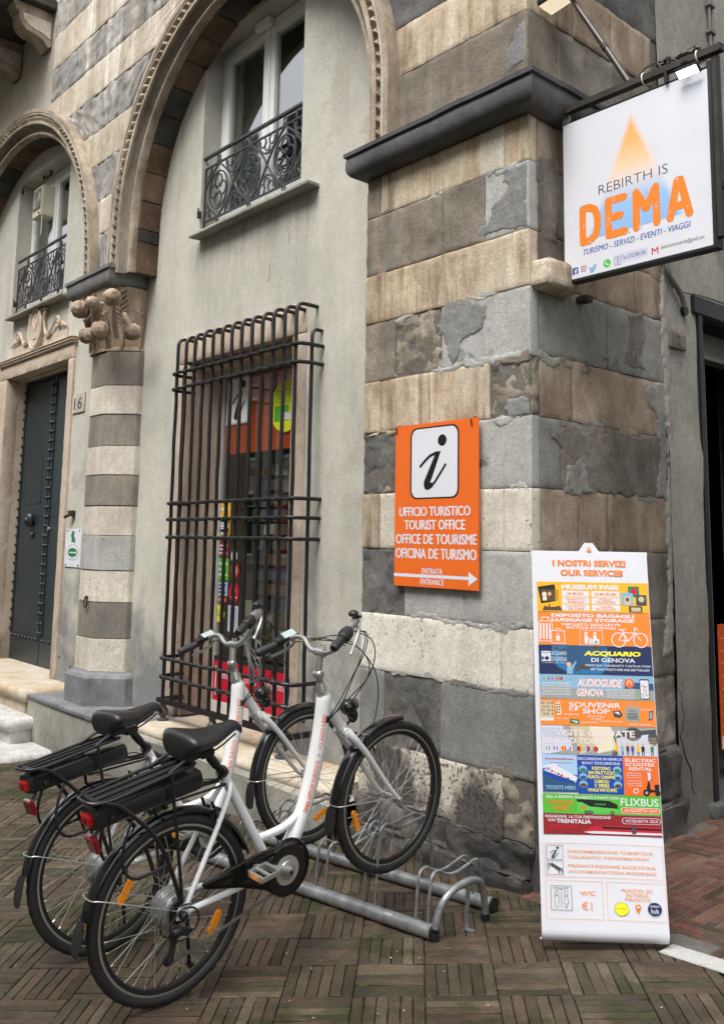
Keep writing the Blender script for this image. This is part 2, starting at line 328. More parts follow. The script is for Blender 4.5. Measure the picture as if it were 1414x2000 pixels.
M['white'] = P('white_bicycle_paint', (.78,.79,.79), .25, coat=.7, var=.04, vscale=12)
M['silver'] = P('brushed_aluminium', (.50,.50,.49), .30, .75)
M['chrome'] = P('steel', (.78,.78,.76), .28, .8)
M['rim'] = P('rim_side', (.34,.32,.28), .4, .5)
M['rimblack'] = P('rim_black', (.02,.02,.02), .4, .3)
M['chain'] = P('chain_steel', (.30,.30,.30), .4, .8)
M['saddle'] = P('saddle_vinyl', (.014,.014,.015), .38, bump=.12, bscale=300)
M['darkmetal'] = P('dark_metal', (.03,.03,.03), .4, .5)
M['cable'] = P('cable_black', (.008,.008,.008), .45)
M['amber'] = P('amber_reflector', (.9,.30,.01), .2, coat=.5, emit=None)
M['redlens'] = P('red_lens', (.20,.006,.010), .12, coat=.8)
M['redbright'] = P('red_lens_bright', (.42,.010,.014), .1, coat=.8)
M['screen'] = P('display_screen', (.36,.43,.41), .15, coat=.5)
M['greybox'] = P('grey_sticker', (.4,.45,.5), .3)
M['beige'] = P('beige_plastic', (.60,.57,.44), .5, var=.06)
M['door'] = P('green_black_door_paint', (.022,.032,.037), .42, bump=.25, bscale=60, var=.25, vscale=2.2, spec=.45)
M['signmetal'] = P('brown_black_box_steel', (.055,.048,.042), .38, .4, var=.3, vscale=9)
M['doorframe'] = P('black_frame_paint', (.010,.011,.014), .45, bump=.3, bscale=50)
M['grey_door'] = P('grey_door_panel', (.20,.195,.185), .45, var=.06)
M['dark'] = P('dark_interior', (.012,.011,.010), .8)
M['interior'] = P('shop_interior', (.10,.09,.08), .8, var=.3)
M['pipe'] = P('grey_conduit', (.16,.16,.155), .5, .2)
M['tie'] = P('white_cable_tie', (.75,.73,.66), .4)
M['led'] = P('led_panel', (.9,.95,1), .4, emit=(.85,.95,1.0), es=5)
M['ledfaint'] = P('floodlight_glass', (.7,.62,.48), .15, coat=.5, emit=(1,.85,.6), es=.35)  # faint warm glow put into the glass of the strut floodlight
M['weed'] = P('weed_leaf', (.07,.13,.02), .6, var=.3, vscale=60)
M['vent'] = P('rusty_vent', (.035,.022,.016), .7, bump=.4, bscale=60)
M['greymetal'] = P('grey_iron_ball', (.07,.075,.075), .5, .2, bump=.3)
def FLAT(name, r, g, b, rough=.45, **k): 
    M[name] = P(name, srgb(r, g, b), rough, **k); return M[name]
FLAT('p_white', 218, 219, 226, .4, var=.035, vscale=3); FLAT('p_card', 246, 246, 246, .5); FLAT('p_orange', 228, 106, 34, .42); FLAT('p_orange2', 238, 132, 40); FLAT('p_black', 18, 17, 17)
FLAT('p_yellow', 240, 178, 20); FLAT('p_navy', 18, 38, 86); FLAT('p_teal', 20, 110, 160); FLAT('p_sky', 130, 175, 205); FLAT('p_green', 84, 178, 50)
FLAT('p_red', 140, 28, 36); FLAT('p_blue', 12, 66, 160); FLAT('p_lime', 215, 222, 40); FLAT('p_acidyellow', 245, 235, 40); FLAT('p_grey', 150, 155, 150)
FLAT('p_crimson', 196, 22, 48); FLAT('p_dkgreen', 24, 120, 80); FLAT('p_beige', 200, 185, 150); FLAT('p_lightblue', 165, 195, 225); FLAT('p_brown', 90, 62, 30)
FLAT('p_sea', 40, 80, 120); FLAT('p_fb', 60, 85, 160); FLAT('p_wa', 90, 190, 80); FLAT('p_lav', 200, 205, 225); FLAT('p_dgrey', 70, 70, 74); FLAT('p_salmon', 240, 165, 115)
FLAT('p_cream', 225, 215, 190); FLAT('p_skin', 214, 175, 140); FLAT('p_darkorange', 215, 90, 25, .5)
def pane_mat(name, tint, base, rough):
    """clear or smoked pane: transparent, with a mirror share that grows towards grazing angles on both faces alike"""
    m = bpy.data.materials.new(name); m.use_nodes = True; nt = m.node_tree; N = nt.nodes; L = nt.links
    N.remove(N['Principled BSDF']); out = N['Material Output']
    tr = N.new('ShaderNodeBsdfTransparent'); tr.inputs[0].default_value = (*tint, 1)
    gl = N.new('ShaderNodeBsdfGlossy'); gl.inputs['Roughness'].default_value = rough
    lw = N.new('ShaderNodeLayerWeight'); pw = N.new('ShaderNodeMath'); pw.operation = 'POWER'; pw.inputs[1].default_value = 4; L.new(lw.outputs['Facing'], pw.inputs[0])
    lw.inputs['Blend'].default_value = .5
    mr = N.new('ShaderNodeMapRange'); mr.inputs['To Min'].default_value = base; mr.inputs['To Max'].default_value = 1; L.new(pw.outputs[0], mr.inputs['Value'])
    mx = N.new('ShaderNodeMixShader'); L.new(mr.outputs[0], mx.inputs[0]); L.new(tr.outputs[0], mx.inputs[1]); L.new(gl.outputs[0], mx.inputs[2]); L.new(mx.outputs[0], out.inputs[0])
    return m
M['glass'] = pane_mat('window_glass', (.90, .92, .91), .11, .015)
M['glasstop'] = pane_mat('old_window_glass', (.80, .83, .82), .24, .02)
M['smoke'] = pane_mat('smoked_plastic', (.26, .26, .27), .05, .08)

# ------------------------------------------------------------------ rough stone blocks
def rough_block(x0, x1, y0, y1, z0, z1, cell=.03, amp=.006, bev=.012, seed=0, warp=None, freq=9, edge=1.0):
    """closed block with rounded, chipped edges and an uneven face; cells refine x and z (and y when it is a visible side)"""
    def ax(a, b, c):
        n = max(1, int(round((b - a) / c))); t = [a + (b - a) * i / n for i in range(n + 1)]
        return [a, a + bev * .5, *t[1:-1], b - bev * .5, b] if n > 1 else [a, a + bev, b - bev, b]
    X, Y, Z = ax(x0, x1, cell), ax(y0, y1, cell), ax(z0, z1, cell)
    nx, ny, nz = len(X) - 1, len(Y) - 1, len(Z) - 1
    idx = {}; vs = []; lo = Vector((x0 + bev, y0 + bev, z0 + bev)); hi = Vector((x1 - bev, y1 - bev, z1 - bev)); off = Vector((seed * 3.7, seed * 1.3, seed * 7.1))
    def vid(i, j, k):
        if (i, j, k) in idx: return idx[(i, j, k)]
        p = Vector((X[i], Y[j], Z[k])); q = Vector((min(max(p.x, lo.x), hi.x), min(max(p.y, lo.y), hi.y), min(max(p.z, lo.z), hi.z)))
        d = p - q; n = d.normalized() if d.length > 1e-9 else Vector((0, -1, 0))
        ne = sum(1 for t in (i in (0, 1, nx-1, nx), j in (0, 1, ny-1, ny), k in (0, 1, nz-1, nz)) if t)
        a = noise.fractal((p + off) * freq, 1.0, 2.0, 3) * amp
        if ne > 1: a -= abs(noise.noise((p + off) * freq * 2.3)) * amp * 2.2 * edge
        p = q + n * (bev + a)
        if warp: p = warp(p)
        idx[(i, j, k)] = len(vs); vs.append(p); return idx[(i, j, k)]
    fs = []
    for i in range(nx):
        for k in range(nz):
            fs.append((vid(i,0,k), vid(i+1,0,k), vid(i+1,0,k+1), vid(i,0,k+1))); fs.append((vid(i,ny,k), vid(i,ny,k+1), vid(i+1,ny,k+1), vid(i+1,ny,k)))
    for j in range(ny):
        for k in range(nz):
            fs.append((vid(0,j,k), vid(0,j,k+1), vid(0,j+1,k+1), vid(0,j+1,k))); fs.append((vid(nx,j,k), vid(nx,j+1,k), vid(nx,j+1,k+1), vid(nx,j,k+1)))
    for i in range(nx):
        for j in range(ny):
            fs.append((vid(i,j,0), vid(i,j+1,0), vid(i+1,j+1,0), vid(i+1,j,0))); fs.append((vid(i,j,nz), vid(i+1,j,nz), vid(i+1,j+1,nz), vid(i,j+1,nz)))
    mb = MB(); mb.add(vs, fs); return mb

# ------------------------------------------------------------------ lettering and flat print
_tc = {}
def text_mesh(s, bold=0.0, shear=0.0, spacing=1.0):
    key = (s, bold, shear, spacing)
    if key in _tc: return _tc[key]
    cu = bpy.data.curves.new('t', 'FONT'); cu.body = s; cu.size = 1; cu.offset = bold; cu.shear = shear; cu.fill_mode = 'FRONT'; cu.space_character = spacing
    cu.resolution_u = 3; cu.align_x = 'LEFT'
    o = bpy.data.objects.new('t', cu); C.objects.link(o)
    bpy.context.view_layer.update()
    dg = bpy.context.evaluated_depsgraph_get(); me = bpy.data.meshes.new_from_object(o.evaluated_get(dg))
    vs = [(v.co.x, v.co.y) for v in me.vertices]; fs = [tuple(p.vertices) for p in me.polygons]
    bpy.data.objects.remove(o); bpy.data.curves.remove(cu); bpy.data.meshes.remove(me)
    x0, x1 = min(v[0] for v in vs), max(v[0] for v in vs); y0, y1 = min(v[1] for v in vs), max(v[1] for v in vs)
    vs = [((x - x0)/(x1 - x0), (y - y0)/(y1 - y0)) for x, y in vs]
    _tc[key] = (vs, fs); return _tc[key]
class Frame:
    """flat print surface: O top-left, U to the right, D downwards (unit vectors), N outwards"""
    def __init__(s, O, U, D, N): s.O, s.U, s.D, s.N = Vector(O), Vector(U).normalized(), Vector(D).normalized(), Vector(N).normalized()
    def p(s, u, v, h=0): return s.O + s.U*u + s.D*v + s.N*h
LAYER = .00022
def text(fr, s, u0, v0, u1, v1, mat, parent, lay=1, bold=.0, shear=0, name='lettering', into=None, spacing=1.0):
    vs, fs = text_mesh(s, bold, shear, spacing)
    mb = into or MB(); h = LAYER * lay
    mb.add([fr.p(u0 + (u1-u0)*x, v1 + (v0-v1)*y, h) for x, y in vs], fs)
    if into is None: return mb.build(name, mat, parent)
def rect(fr, u0, v0, u1, v1, mat, parent, lay=1, name='print', r=0, into=None, t=0):
    mb = into or MB(); h = LAYER * lay
    if r:
        pts = []
        for cx_, cy_, a0 in ((u1-r, v0+r, -90), (u1-r, v1-r, 0), (u0+r, v1-r, 90), (u0+r, v0+r, 180)):
            for k in range(6): a = math.radians(a0 + 18*k); pts.append((cx_ + r*math.cos(a), cy_ + r*math.sin(a)))
    else: pts = [(u0,v0),(u1,v0),(u1,v1),(u0,v1)]
    mb.add([fr.p(*q, h) for q in pts], [tuple(range(len(pts)))])
    if into is None: return mb.build(name, mat, parent)
def poly(fr, pts, mat, parent, lay=1, name='print', into=None):
    mb = into or MB(); mb.add([fr.p(*q, LAYER*lay) for q in pts], [tuple(range(len(pts)))])
    if into is None: return mb.build(name, mat, parent)
def disc(fr, cu_, cv_, ru, rv, mat, parent, lay=1, name='print', n=28, into=None, a0=0, a1=360):
    pts = [(cu_ + ru*math.cos(math.radians(a0+(a1-a0)*k/n)), cv_ + rv*math.sin(math.radians(a0+(a1-a0)*k/n))) for k in range(n)]
    return poly(fr, pts, mat, parent, lay, name, into)
def line(fr, pts, wd, mat, parent, lay=1, name='print', into=None, closed=False):
    mb = into or MB(); n = len(pts)
    for i in range(n if closed else n-1):
        a, b = Vector(pts[i]), Vector(pts[(i+1) % n]); d = (b - a)
        if d.length < 1e-9: continue
        d.normalize(); q = Vector((-d.y, d.x)) * wd / 2; e = d * wd * .35
        mb.add([fr.p(*(a-e+q), LAYER*(lay + .02*(i % 2))), fr.p(*(b+e+q), LAYER*(lay + .02*(i % 2))), fr.p(*(b+e-q), LAYER*(lay + .02*(i % 2))), fr.p(*(a-e-q), LAYER*(lay + .02*(i % 2)))], [(0,1,2,3)])
    if into is None: return mb.build(name, mat, parent)
def arc(cx_, cy_, rx, ry, a0, a1, n=16): return [(cx_ + rx*math.cos(math.radians(a0+(a1-a0)*k/n)), cy_ + ry*math.sin(math.radians(a0+(a1-a0)*k/n))) for k in range(n+1)]
def i_glyph(fr, u0, v0, u1, v1, mat, parent, lay):
    """the slanted handwritten information i"""
    W, H = u1-u0, v1-v0; f = lambda x, y: (u0 + x*W, v0 + y*H)
    disc(fr, u0 + .78*W, v0 + .115*H, .135*W, .105*H, mat, parent, lay, 'letter')
    pts = [(.30,.36),(.66,.30),(.72,.33),(.42,.80),(.44,.87),(.52,.85),(.72,.66),(.86,.54),(.88,.58),(.66,.84),(.48,.97),(.30,1.0),(.20,.95),(.20,.86),(.46,.44),(.42,.40),(.30,.47),(.12,.60),(.10,.55)]
    # outline split in convex-ish quads by hand
    stem = [(.60,.31),(.74,.31),(.46,.80),(.32,.96),(.21,.93),(.22,.84)]
    poly(fr, [f(*p) for p in stem], mat, parent, lay, 'letter')
    poly(fr, [f(*p) for p in [(.21,.92),(.32,.86),(.46,.86),(.50,.95),(.36,1.0),(.26,.99)]], mat, parent, lay + .1, 'letter')
    line(fr, [f(*p) for p in [(.10,.565),(.26,.46),(.40,.385),(.60,.335)]], .055*H, mat, parent, lay + .2, 'letter')
    line(fr, [f(*p) for p in [(.42,.95),(.56,.86),(.70,.73),(.88,.56)]], .05*H, mat, parent, lay + .3, 'letter')

# ================================================================== GROUND
gs = MB(); 
gs.add([(-40, -30, gz(-40, -30) - .010), (1.5, -30, gz(1.5, -30) - .010), (1.5, 20, gz(1.5, 20) - .010), (-40, 20, gz(-40, 20) - .010)], [(0, 1, 2, 3)])
gs.add([(1.5, -30, gz(1.5, -30) - .016), (40, -30, gz(1.5, -30) - .016), (40, 20, gz(1.5, 20) - .016), (1.5, 20, gz(1.5, 20) - .016)], [(0, 1, 2, 3)])
paving = gs.build('street_paving', M['ground'], None, kind='structure')
alley = MB().add([(-.4, -.10, gz(-.4, -.1) - .003), (1.5, -.10, gz(1.5, -.1) - .003), (1.5, 9, gz(1.5, 9) - .003), (-.4, 9, gz(-.4, 9) - .003)], [(0,1,2,3)]).build('alley_paving', M['groundred'], None, kind='structure')

def brick_geo(L, W, H, seed):
    rnd = random.Random(seed); b = .003
    def j(a): return a + rnd.uniform(-.0009, .0009)
    n = 6; xs_ = [-L/2 + L*k/(n-1) for k in range(n)]; lo = [(x, -W/2) for x in xs_] + [(x, W/2) for x in reversed(xs_)]; N_ = 2*n
    mid = [(j(x), j(y) - math.copysign(max(0, rnd.uniform(-.005, .0014)), y), H - b) for x, y in lo]
    top = [(x*(1 - b*1.6/L*2), y - math.copysign(b*.8 + rnd.uniform(0, .0012), y), H + rnd.uniform(-.0016, .0008)) for x, y, z in mid]; bot = [(x, y, 0) for x, y, z in mid]
    vs = top + mid + bot
    fs = [(k, k+1, N_-2-k, N_-1-k) for k in range(n-1)]
    for k in range(N_):
        l = (k + 1) % N_; fs += [(k, k + N_, l + N_, l), (k + N_, k + 2*N_, l + 2*N_, l + N_)]
    return vs, fs
def pave(parent, mat, O, e1, e2, S, NB, L, H, inside, limit=300, gap=.0026, dz=0):
    W = S / NB - gap; variants = []
    for k in range(10):
        vs, fs = brick_geo(L, W, .03, k); me = bpy.data.meshes.new('brick'); me.from_pydata(vs, [], fs); me.materials.append(mat); me.materials.append(M['ground' if mat is M['brick'] else 'groundred'])
        for q, pgn in enumerate(me.polygons): pgn.material_index = 1 if q >= 5 and (q - 5) % 2 == 1 else 0
        me.update(); variants.append((me, vs, fs))
    cand = []
    R_ = random.Random(5)
    for i in range(-50, 50):
        for j in range(-50, 50):
            ctr = O + e1 * (i + .5) * S + e2 * (j + .5) * S
            u, v, d = px((ctr.x, ctr.y, gz(ctr.x, ctr.y)))
            if d < .3 or u < -170 or u > 1600 or v > 2230 or v < 1400: continue
            for k in range(NB):
                o_ = (k + .5 - NB / 2) * S / NB
                if (i + j) % 2: c_, a = ctr + e2 * o_, e1
                else: c_, a = ctr + e1 * o_, e2
                if not inside(c_.x, c_.y): continue
                u, v, d = px((c_.x, c_.y, gz(c_.x, c_.y)))
                vis = -10 < u < 1424 and v < 2010
                cand.append((0 if vis else 1, d, c_, a, R_.random(), R_.randrange(10), R_.uniform(-.016, .016), R_.uniform(-1, 1), R_.uniform(-1, 1)))
    cand.sort(key=lambda t: (t[0], t[1])); far = MB()
    nrm = Vector((-.055, -.02, 1)).normalized()
    for n, (vis, d, c_, a, r1, vi, da, t1, t2) in enumerate(cand):
        a3 = Vector((a.x, a.y, .055*a.x + .02*a.y)).normalized()
        q = Matrix.Rotation(da, 3, 'Z'); a3 = q @ a3
        nn = (nrm + Vector((t1, t2, 0)) * .007).normalized(); a3 = (a3 - nn * a3.dot(nn)).normalized(); b3 = nn.cross(a3)
        zz = gz(c_.x, c_.y) - .031 + r1 * .003 + dz
        mt = Matrix(((a3.x, b3.x, nn.x, c_.x), (a3.y, b3.y, nn.y, c_.y), (a3.z, b3.z, nn.z, zz), (0, 0, 0, 1)))
        me, vs, fs = variants[vi]
        if n < limit:
            o = bpy.data.objects.new('brick', me); C.objects.link(o); o.parent = parent; o.matrix_local = mt
        else: far.add([mt @ Vector(v) for v in vs], fs); far.m[-len(fs):] = [1 if q >= 5 and (q - 5) % 2 == 1 else 0 for q in range(len(fs))]
    if far.v:
        o = far.build('brick', [mat, M['ground' if mat is M['brick'] else 'groundred']], parent, kind='stuff')
s2 = math.sqrt(.5)
O = wp(1095.2, 1874.8, 2, 0.03); 
pave(paving, M['brick'], Vector((O.x, O.y, 0)), Vector((s2, s2, 0)), Vector((s2, -s2, 0)), .262, 6, .2575, .05, lambda x, y: y < (.10 if x < -.05 else (-.23 if x > .80 else -.06)))
pave(alley, M['brickred'], Vector((.1, -.1, 0)), Vector((1, 0, 0)), Vector((0, -1, 0)), .27, 5, .262, .05, lambda x, y: (-.08 if x > .80 else 0) < y < 3.2 and -.02 < x < 1.45, gap=.012, dz=.002)
st = MB(); x = .765
k = 0
while x < 3.2:
    L_ = (.62, .85, .7)[k % 3]; st = MB(); zz = gz(x, -.16)
    st.add([(x, -.212, gz(x, -.2) - .001), (x+L_-.004, -.212, gz(x+L_, -.2) - .001), (x+L_-.004, -.108, gz(x+L_, -.1) - .001), (x, -.108, gz(x, -.1) - .001),
            (x, -.212, gz(x, -.2) + .005), (x+L_-.004, -.212, gz(x+L_, -.2) + .005), (x+L_-.004, -.108, gz(x+L_, -.1) + .005), (x, -.108, gz(x, -.1) + .005)],
           [(0,3,2,1),(4,5,6,7),(0,1,5,4),(1,2,6,5),(2,3,7,6),(3,0,4,7)])
    st.build('marble_strip_slab', M['strip'], alley, bevel=.002); x += L_; k += 1
# iron drain cover under the rack
dr = MB(); dc = Vector((-.352, -.505, 0)); e1 = Vector((s2, s2, 0)); e2 = Vector((s2, -s2, 0))
def gp(v, h): return (v.x, v.y, gz(v.x, v.y) + h)
for a, b_, c_, d_ in ((-.12,.12,-.12,-.10),(-.12,.12,.10,.12),(-.12,-.10,-.10,.10),(.10,.12,-.10,.10)):
    P8 = [dc + e1*x + e2*y for x, y in ((a,c_),(b_,c_),(b_,d_),(a,d_))]; dr.add([gp(p, -.02) for p in P8] + [gp(p, .007) for p in P8], [(4,5,6,7),(0,1,5,4),(1,2,6,5),(2,3,7,6),(3,0,4,7)])
for k in range(9):
    for l in range(2):
        t = -.085 + k*.0212; lo, hi = (-.10, -.005) if l == 0 else (.005, .10)
        P8 = [dc + e1*x + e2*y for x, y in ((t-.006,lo),(t+.006,lo),(t+.006,hi),(t-.006,hi))]; dr.add([gp(p, -.02) for p in P8] + [gp(p, .005) for p in P8], [(4,5,6,7),(0,1,5,4),(1,2,6,5),(2,3,7,6),(3,0,4,7)])
tag(dr.build('drain_cover', M['vent'], None), 'dark square iron drain grate in the bricks beneath the bike rack', 'drain cover')

# weeds between the bricks
wd = MB(); R_ = random.Random(3)
for (x, y), n in (((.09,-.93),14), ((.13,-1.2),18), ((-.05,-1.55),6), ((.38,-1.11),6), ((.63,-.68),6), ((-3.2,-1.1),14), ((-.6,-1.9),6), ((-.35,-2.1),8), ((.5,-1.25),6)):
    for k in range(n):
        cx_, cy_ = x + R_.gauss(0, .011), y + R_.gauss(0, .011); z = gz(cx_, cy_) - .004
        for l in range(3):
            a = R_.uniform(0, 2*PI); ln = R_.uniform(.003, .009); h = R_.uniform(.002, .007); wv = Vector((math.cos(a), math.sin(a), 0)); q = Vector((-wv.y, wv.x, 0)) * ln * .4
            b0 = Vector((cx_, cy_, z + h*.5)); wd.add([b0, b0 + wv*ln*.5 + q + Vector((0,0,h*.7)), b0 + wv*ln + Vector((0,0,h*.6)), b0 + wv*ln*.5 - q + Vector((0,0,h*.7))], [(0,1,2,3)])
for k in range(450):
    a = R_.uniform(-1.2, .9); b_ = R_.uniform(-2.0, -.6); cx_, cy_ = a, b_
    if noise.noise(Vector((cx_*1.7, cy_*1.7, 3))) < .08: continue
    z = gz(cx_, cy_) - .001; s_ = R_.uniform(.0015, .004); an = R_.uniform(0, 6)
    wd.add([(cx_ + s_*math.cos(an + t), cy_ + s_*math.sin(an + t), z + .001) for t in (0, 2.1, 4.2)] + [(cx_, cy_, z + s_*.9)], [(0,1,3),(1,2,3),(2,0,3)])
wo = wd.build('moss_and_weeds', M['weed'], None, kind='stuff'); wo['label'] = 'tiny green weeds and moss in the joints of the brown paving'; wo['category'] = 'weeds'
lt = MB(); R_ = random.Random(11)
for k in range(60):
    x, y = R_.uniform(-1.2, 1.2), R_.uniform(-2.2, -.5); z = gz(x, y) + .003; s_ = R_.uniform(.002, .006); a0 = R_.uniform(0, 6)
    lt.add([(x + s_*math.cos(a0 + t)*R_.uniform(.5,1), y + s_*math.sin(a0 + t), z + R_.uniform(0,.002)) for t in (0, 1.5, 3, 4.6)], [(0,1,2,3)])
lo_ = lt.build('litter_specks', M['p_beige'], None, kind='stuff'); lo_['label'] = 'pale crumbs and dry leaf bits scattered on the brown paving'; lo_['category'] = 'litter'

# ================================================================== CORNER PIER
pier = thing('corner_pier', 'corner pier of banded light and dark stone courses carrying the orange tourist office sign', 'pier', (-.6, .3, -.05))
core = MB().box(-1.268, -.008, .008, 1.326, -.4, 8.1).build('core', M['joint'], pier)
rowsA = [
 (3.63, 3.885, [(-1.27,-1.14,'greybrown'),(-1.14,-.72,'streaky'),(-.72,-.34,'streaky'),(-.34,-.165,'cream'),(-.165,0,'streaky')]),
 (3.255, 3.63, [(-1.27,-.62,'greybrown'),(-.62,-.3,'greybrown'),(-.3,0,'cement')]),
 (2.95, 3.255, [(-1.27,-1.10,'tan'),(-1.10,-.63,'tan'),(-.63,0,'tan')]),
 (2.585, 2.95, [(-1.27,-1.0,'greybrown'),(-1.0,-.62,'rubble'),(-.62,0,'cement')]),
 (2.275, 2.585, [(-1.27,-1.12,'tan'),(-1.12,-.72,'tan'),(-.72,-.27,'tan'),(-.27,0,'rubble')]),
 (1.905, 2.275, [(-1.27,-.98,'slate'),(-.98,-.42,'slate'),(-.42,0,'cement')]),
 (1.585, 1.905, [(-1.27,-1.12,'tan'),(-1.12,-.66,'cream'),(-.66,-.18,'cream'),(-.18,0,'cream')]),
 (1.21, 1.585, [(-1.27,-.9,'slate'),(-.9,0,'cement')]),
 (.89, 1.21, [(-1.27,-1.18,'cream2'),(-1.18,-.20,'cream2'),(-.20,0,'cream2')]),
 (.49, .89, [(-1.27,-1.06,'cementdark'),(-1.06,-.62,'slate'),(-.62,0,'cementdark')]),
 (.17, .49, [(-1.27,-.93,'speckled'),(-.93,-.19,'speckled'),(-.19,-.015,'rubble')]),
]
sd_ = 0
for z0, z1, L_ in rowsA:
    for x0, x1, m in L_:
        sd_ += 1; soft = m in ('slate', 'rubble', 'greybrown')
        j = .0008
        rough_block(x0 + j, x1 - j, (.0 if m not in ('slate','rubble') else .006) + random.uniform(-.002, .003), .075, z0 + j, z1 - j, .016 if m in ('slate','rubble') else .022, {'slate':.013,'rubble':.018,'greybrown':.005,'speckled':.003}.get(m, .0022), .0035 if m not in ('slate','rubble') else .007, sd_, freq=12 if soft else 6, edge=.5).build('stone', M[m], pier, smooth=True)
# rough footing stones
R_ = random.Random(4)
for (x0, x1, z0, z1, pr) in ((-1.30,-.84,-.02,.19,.015),(-.90,-.50,-.01,.20,.025),(-.55,-.15,.0,.19,.035),(-.21,.006,.03,.20,.03),
                             (-1.30,-.98,-.18,.04,.05),(-1.04,-.52,-.18,.06,.055),(-.60,-.22,-.15,.045,.08),(-.30,.0,-.12,.06,.09)):
    sd_ += 1; rough_block(x0, x1, -pr, .08, z0, z1, .014, .034, .035, sd_, freq=6, edge=.5).build('footing_stone', M['darkrubble'], pier, smooth=True)
# patches of newer mortar that overlap the old stone
def point_in(poly_, x, y):
    c_ = False; n = len(poly_); j = n - 1
    for i in range(n):
        a, b_ = poly_[i], poly_[j]
        if (a[1] > y) != (b_[1] > y) and x < (b_[0]-a[0])*(y-a[1])/(b_[1]-a[1]) + a[0]: c_ = not c_
        j = i
    return c_
def patch2(P2, mat, th=.005, ax=1, parent=pier, name='mortar_patch', step=.008, rag=1.0, base=0.0, sd=0.0, un=.0035):
    """thin ragged skin of mortar laid over the stones: a fine grid kept inside a noisy outline, its rim sunk into the wall"""
    x0, x1 = min(p[0] for p in P2) - .03, max(p[0] for p in P2) + .03; z0, z1 = min(p[1] for p in P2) - .03, max(p[1] for p in P2) + .03
    nx, nz = int((x1-x0)/step)+1, int((z1-z0)/step)+1; cells = set()
    for i in range(nx):
        for j in range(nz):
            x, z = x0 + (i+.5)*step, z0 + (j+.5)*step
            if parent is pier and ((ax == 1 and x > -.012) or (ax == 0 and x < .008)): continue
            dx = (noise.noise(Vector((x*9, z*9, 1.5+sd)))*.030 + noise.noise(Vector((x*28, z*28, 4+sd)))*.016 + noise.noise(Vector((x*80, z*80, 9)))*.007)*rag
            dz = (noise.noise(Vector((x*9, z*9, 7.5+sd)))*.030 + noise.noise(Vector((x*28, z*28, 14+sd)))*.016 + noise.noise(Vector((x*80, z*80, 19)))*.007)*rag
            if point_in(P2, x+dx, z+dz): cells.add((i, j))
    if not cells: return
    cnt = {}
    for i, j in cells:
        for a, b_ in ((0,0),(1,0),(1,1),(0,1)): cnt[(i+a, j+b_)] = cnt.get((i+a, j+b_), 0) + 1
    rim = {k for k, c_ in cnt.items() if c_ < 4}; idx = {}; vs = []
    for (i, j) in cnt:
        x, z = x0 + i*step, z0 + j*step
        if (i, j) in rim: d = -.003
        elif any((i+a, j+b_) in rim for a in (-1,0,1) for b_ in (-1,0,1)): d = th*.75
        else: d = th
        if d > 0: d += noise.fractal(Vector((x*16, z*16, 7+sd)), 1, 2, 4)*un
        jx, jz = noise.noise(Vector((x*90, z*90, 2)))*step*.5, noise.noise(Vector((x*90, z*90, 5)))*step*.5
        d += base; idx[(i, j)] = len(vs); vs.append((x+jx, -d, z+jz) if ax == 1 else (d, x+jx, z+jz))
    fs = [(idx[(i,j)], idx[(i+1,j)], idx[(i+1,j+1)], idx[(i,j+1)]) for i, j in cells]
    mb = MB(); mb.add(vs, fs); return mb.build(name, M[mat], parent, smooth=True, auto=70)
def patch(pts, mat, th=.003, ax=1, parent=pier, **k):
    k.setdefault('un', .0025); th = min(th, .0035)
    P3 = [wp(u, v, ax, 0) for u, v in pts]; return patch2([((p.x if ax == 1 else p.y), p.z) for p in P3], mat, th, ax, parent, **k)
patch([(985,322),(1043,312),(1046,380),(1052,425),(1046,440),(985,448),(940,465),(930,452),(955,430),(962,395),(985,370)], 'cementdark')
patch([(870,585),(905,582),(945,588),(948,630),(930,650),(905,665),(900,700),(885,718),(880,690),(868,665),(850,640),(862,610)], 'cementdark')
patch([(995,780),(1012,770),(1028,775),(1032,808),(1000,812),(985,806)], 'cementdark', .006)
patch([(995,90),(1000,70),(1012,40),(1043,20),(1044,118),(1010,132),(985,150)], 'cementdark', .004)
patch([(1046,300),(1075,300),(1092,330),(1090,470),(1060,470),(1052,420),(1049,360)], 'Bdark', .006, 0)
patch([(1225,610),(1255,608),(1262,650),(1250,700),(1270,725),(1235,720),(1215,715),(1180,705),(1175,690),(1215,700),(1228,660)], 'Bdark', .005, 0)
patch([(1270,750),(1302,745),(1303,860),(1306,980),(1280,975),(1288,900),(1285,820),(1262,785)], 'Bcement', .005, 0)
patch([(1070,850),(1120,830),(1165,840),(1180,900),(1178,965),(1150,950),(1130,900),(1100,880)], 'Bdark', .004, 0)
patch([(1105,905),(1145,890),(1150,950),(1170,970),(1100,965)], 'Bcement', .005, 0)
patch([(1150,870),(1168,845),(1270,855),(1285,970),(1200,972),(1172,940)], 'Bdark', .005, 0)
R_ = random.Random(31)
for k in range(26):
    z = R_.choice([3.63,3.255,2.95,2.585,2.275,1.905,1.585,1.21,.89,.49]) ; x = R_.uniform(-1.2,-.06); l_ = R_.uniform(.06,.28); h_ = R_.uniform(.010,.030); zo = R_.uniform(-.012,.012)
    patch2([(x-l_/2,z+zo),(x-l_*.2,z+zo+h_),(x+l_*.3,z+zo+h_*.7),(x+l_/2,z+zo),(x+l_*.2,z+zo-h_),(x-l_*.3,z+zo-h_*.8)], R_.choice(['cement','greybrown','tan','cement']), .0012, 1, step=.006, rag=.9, sd=k, un=.0012)
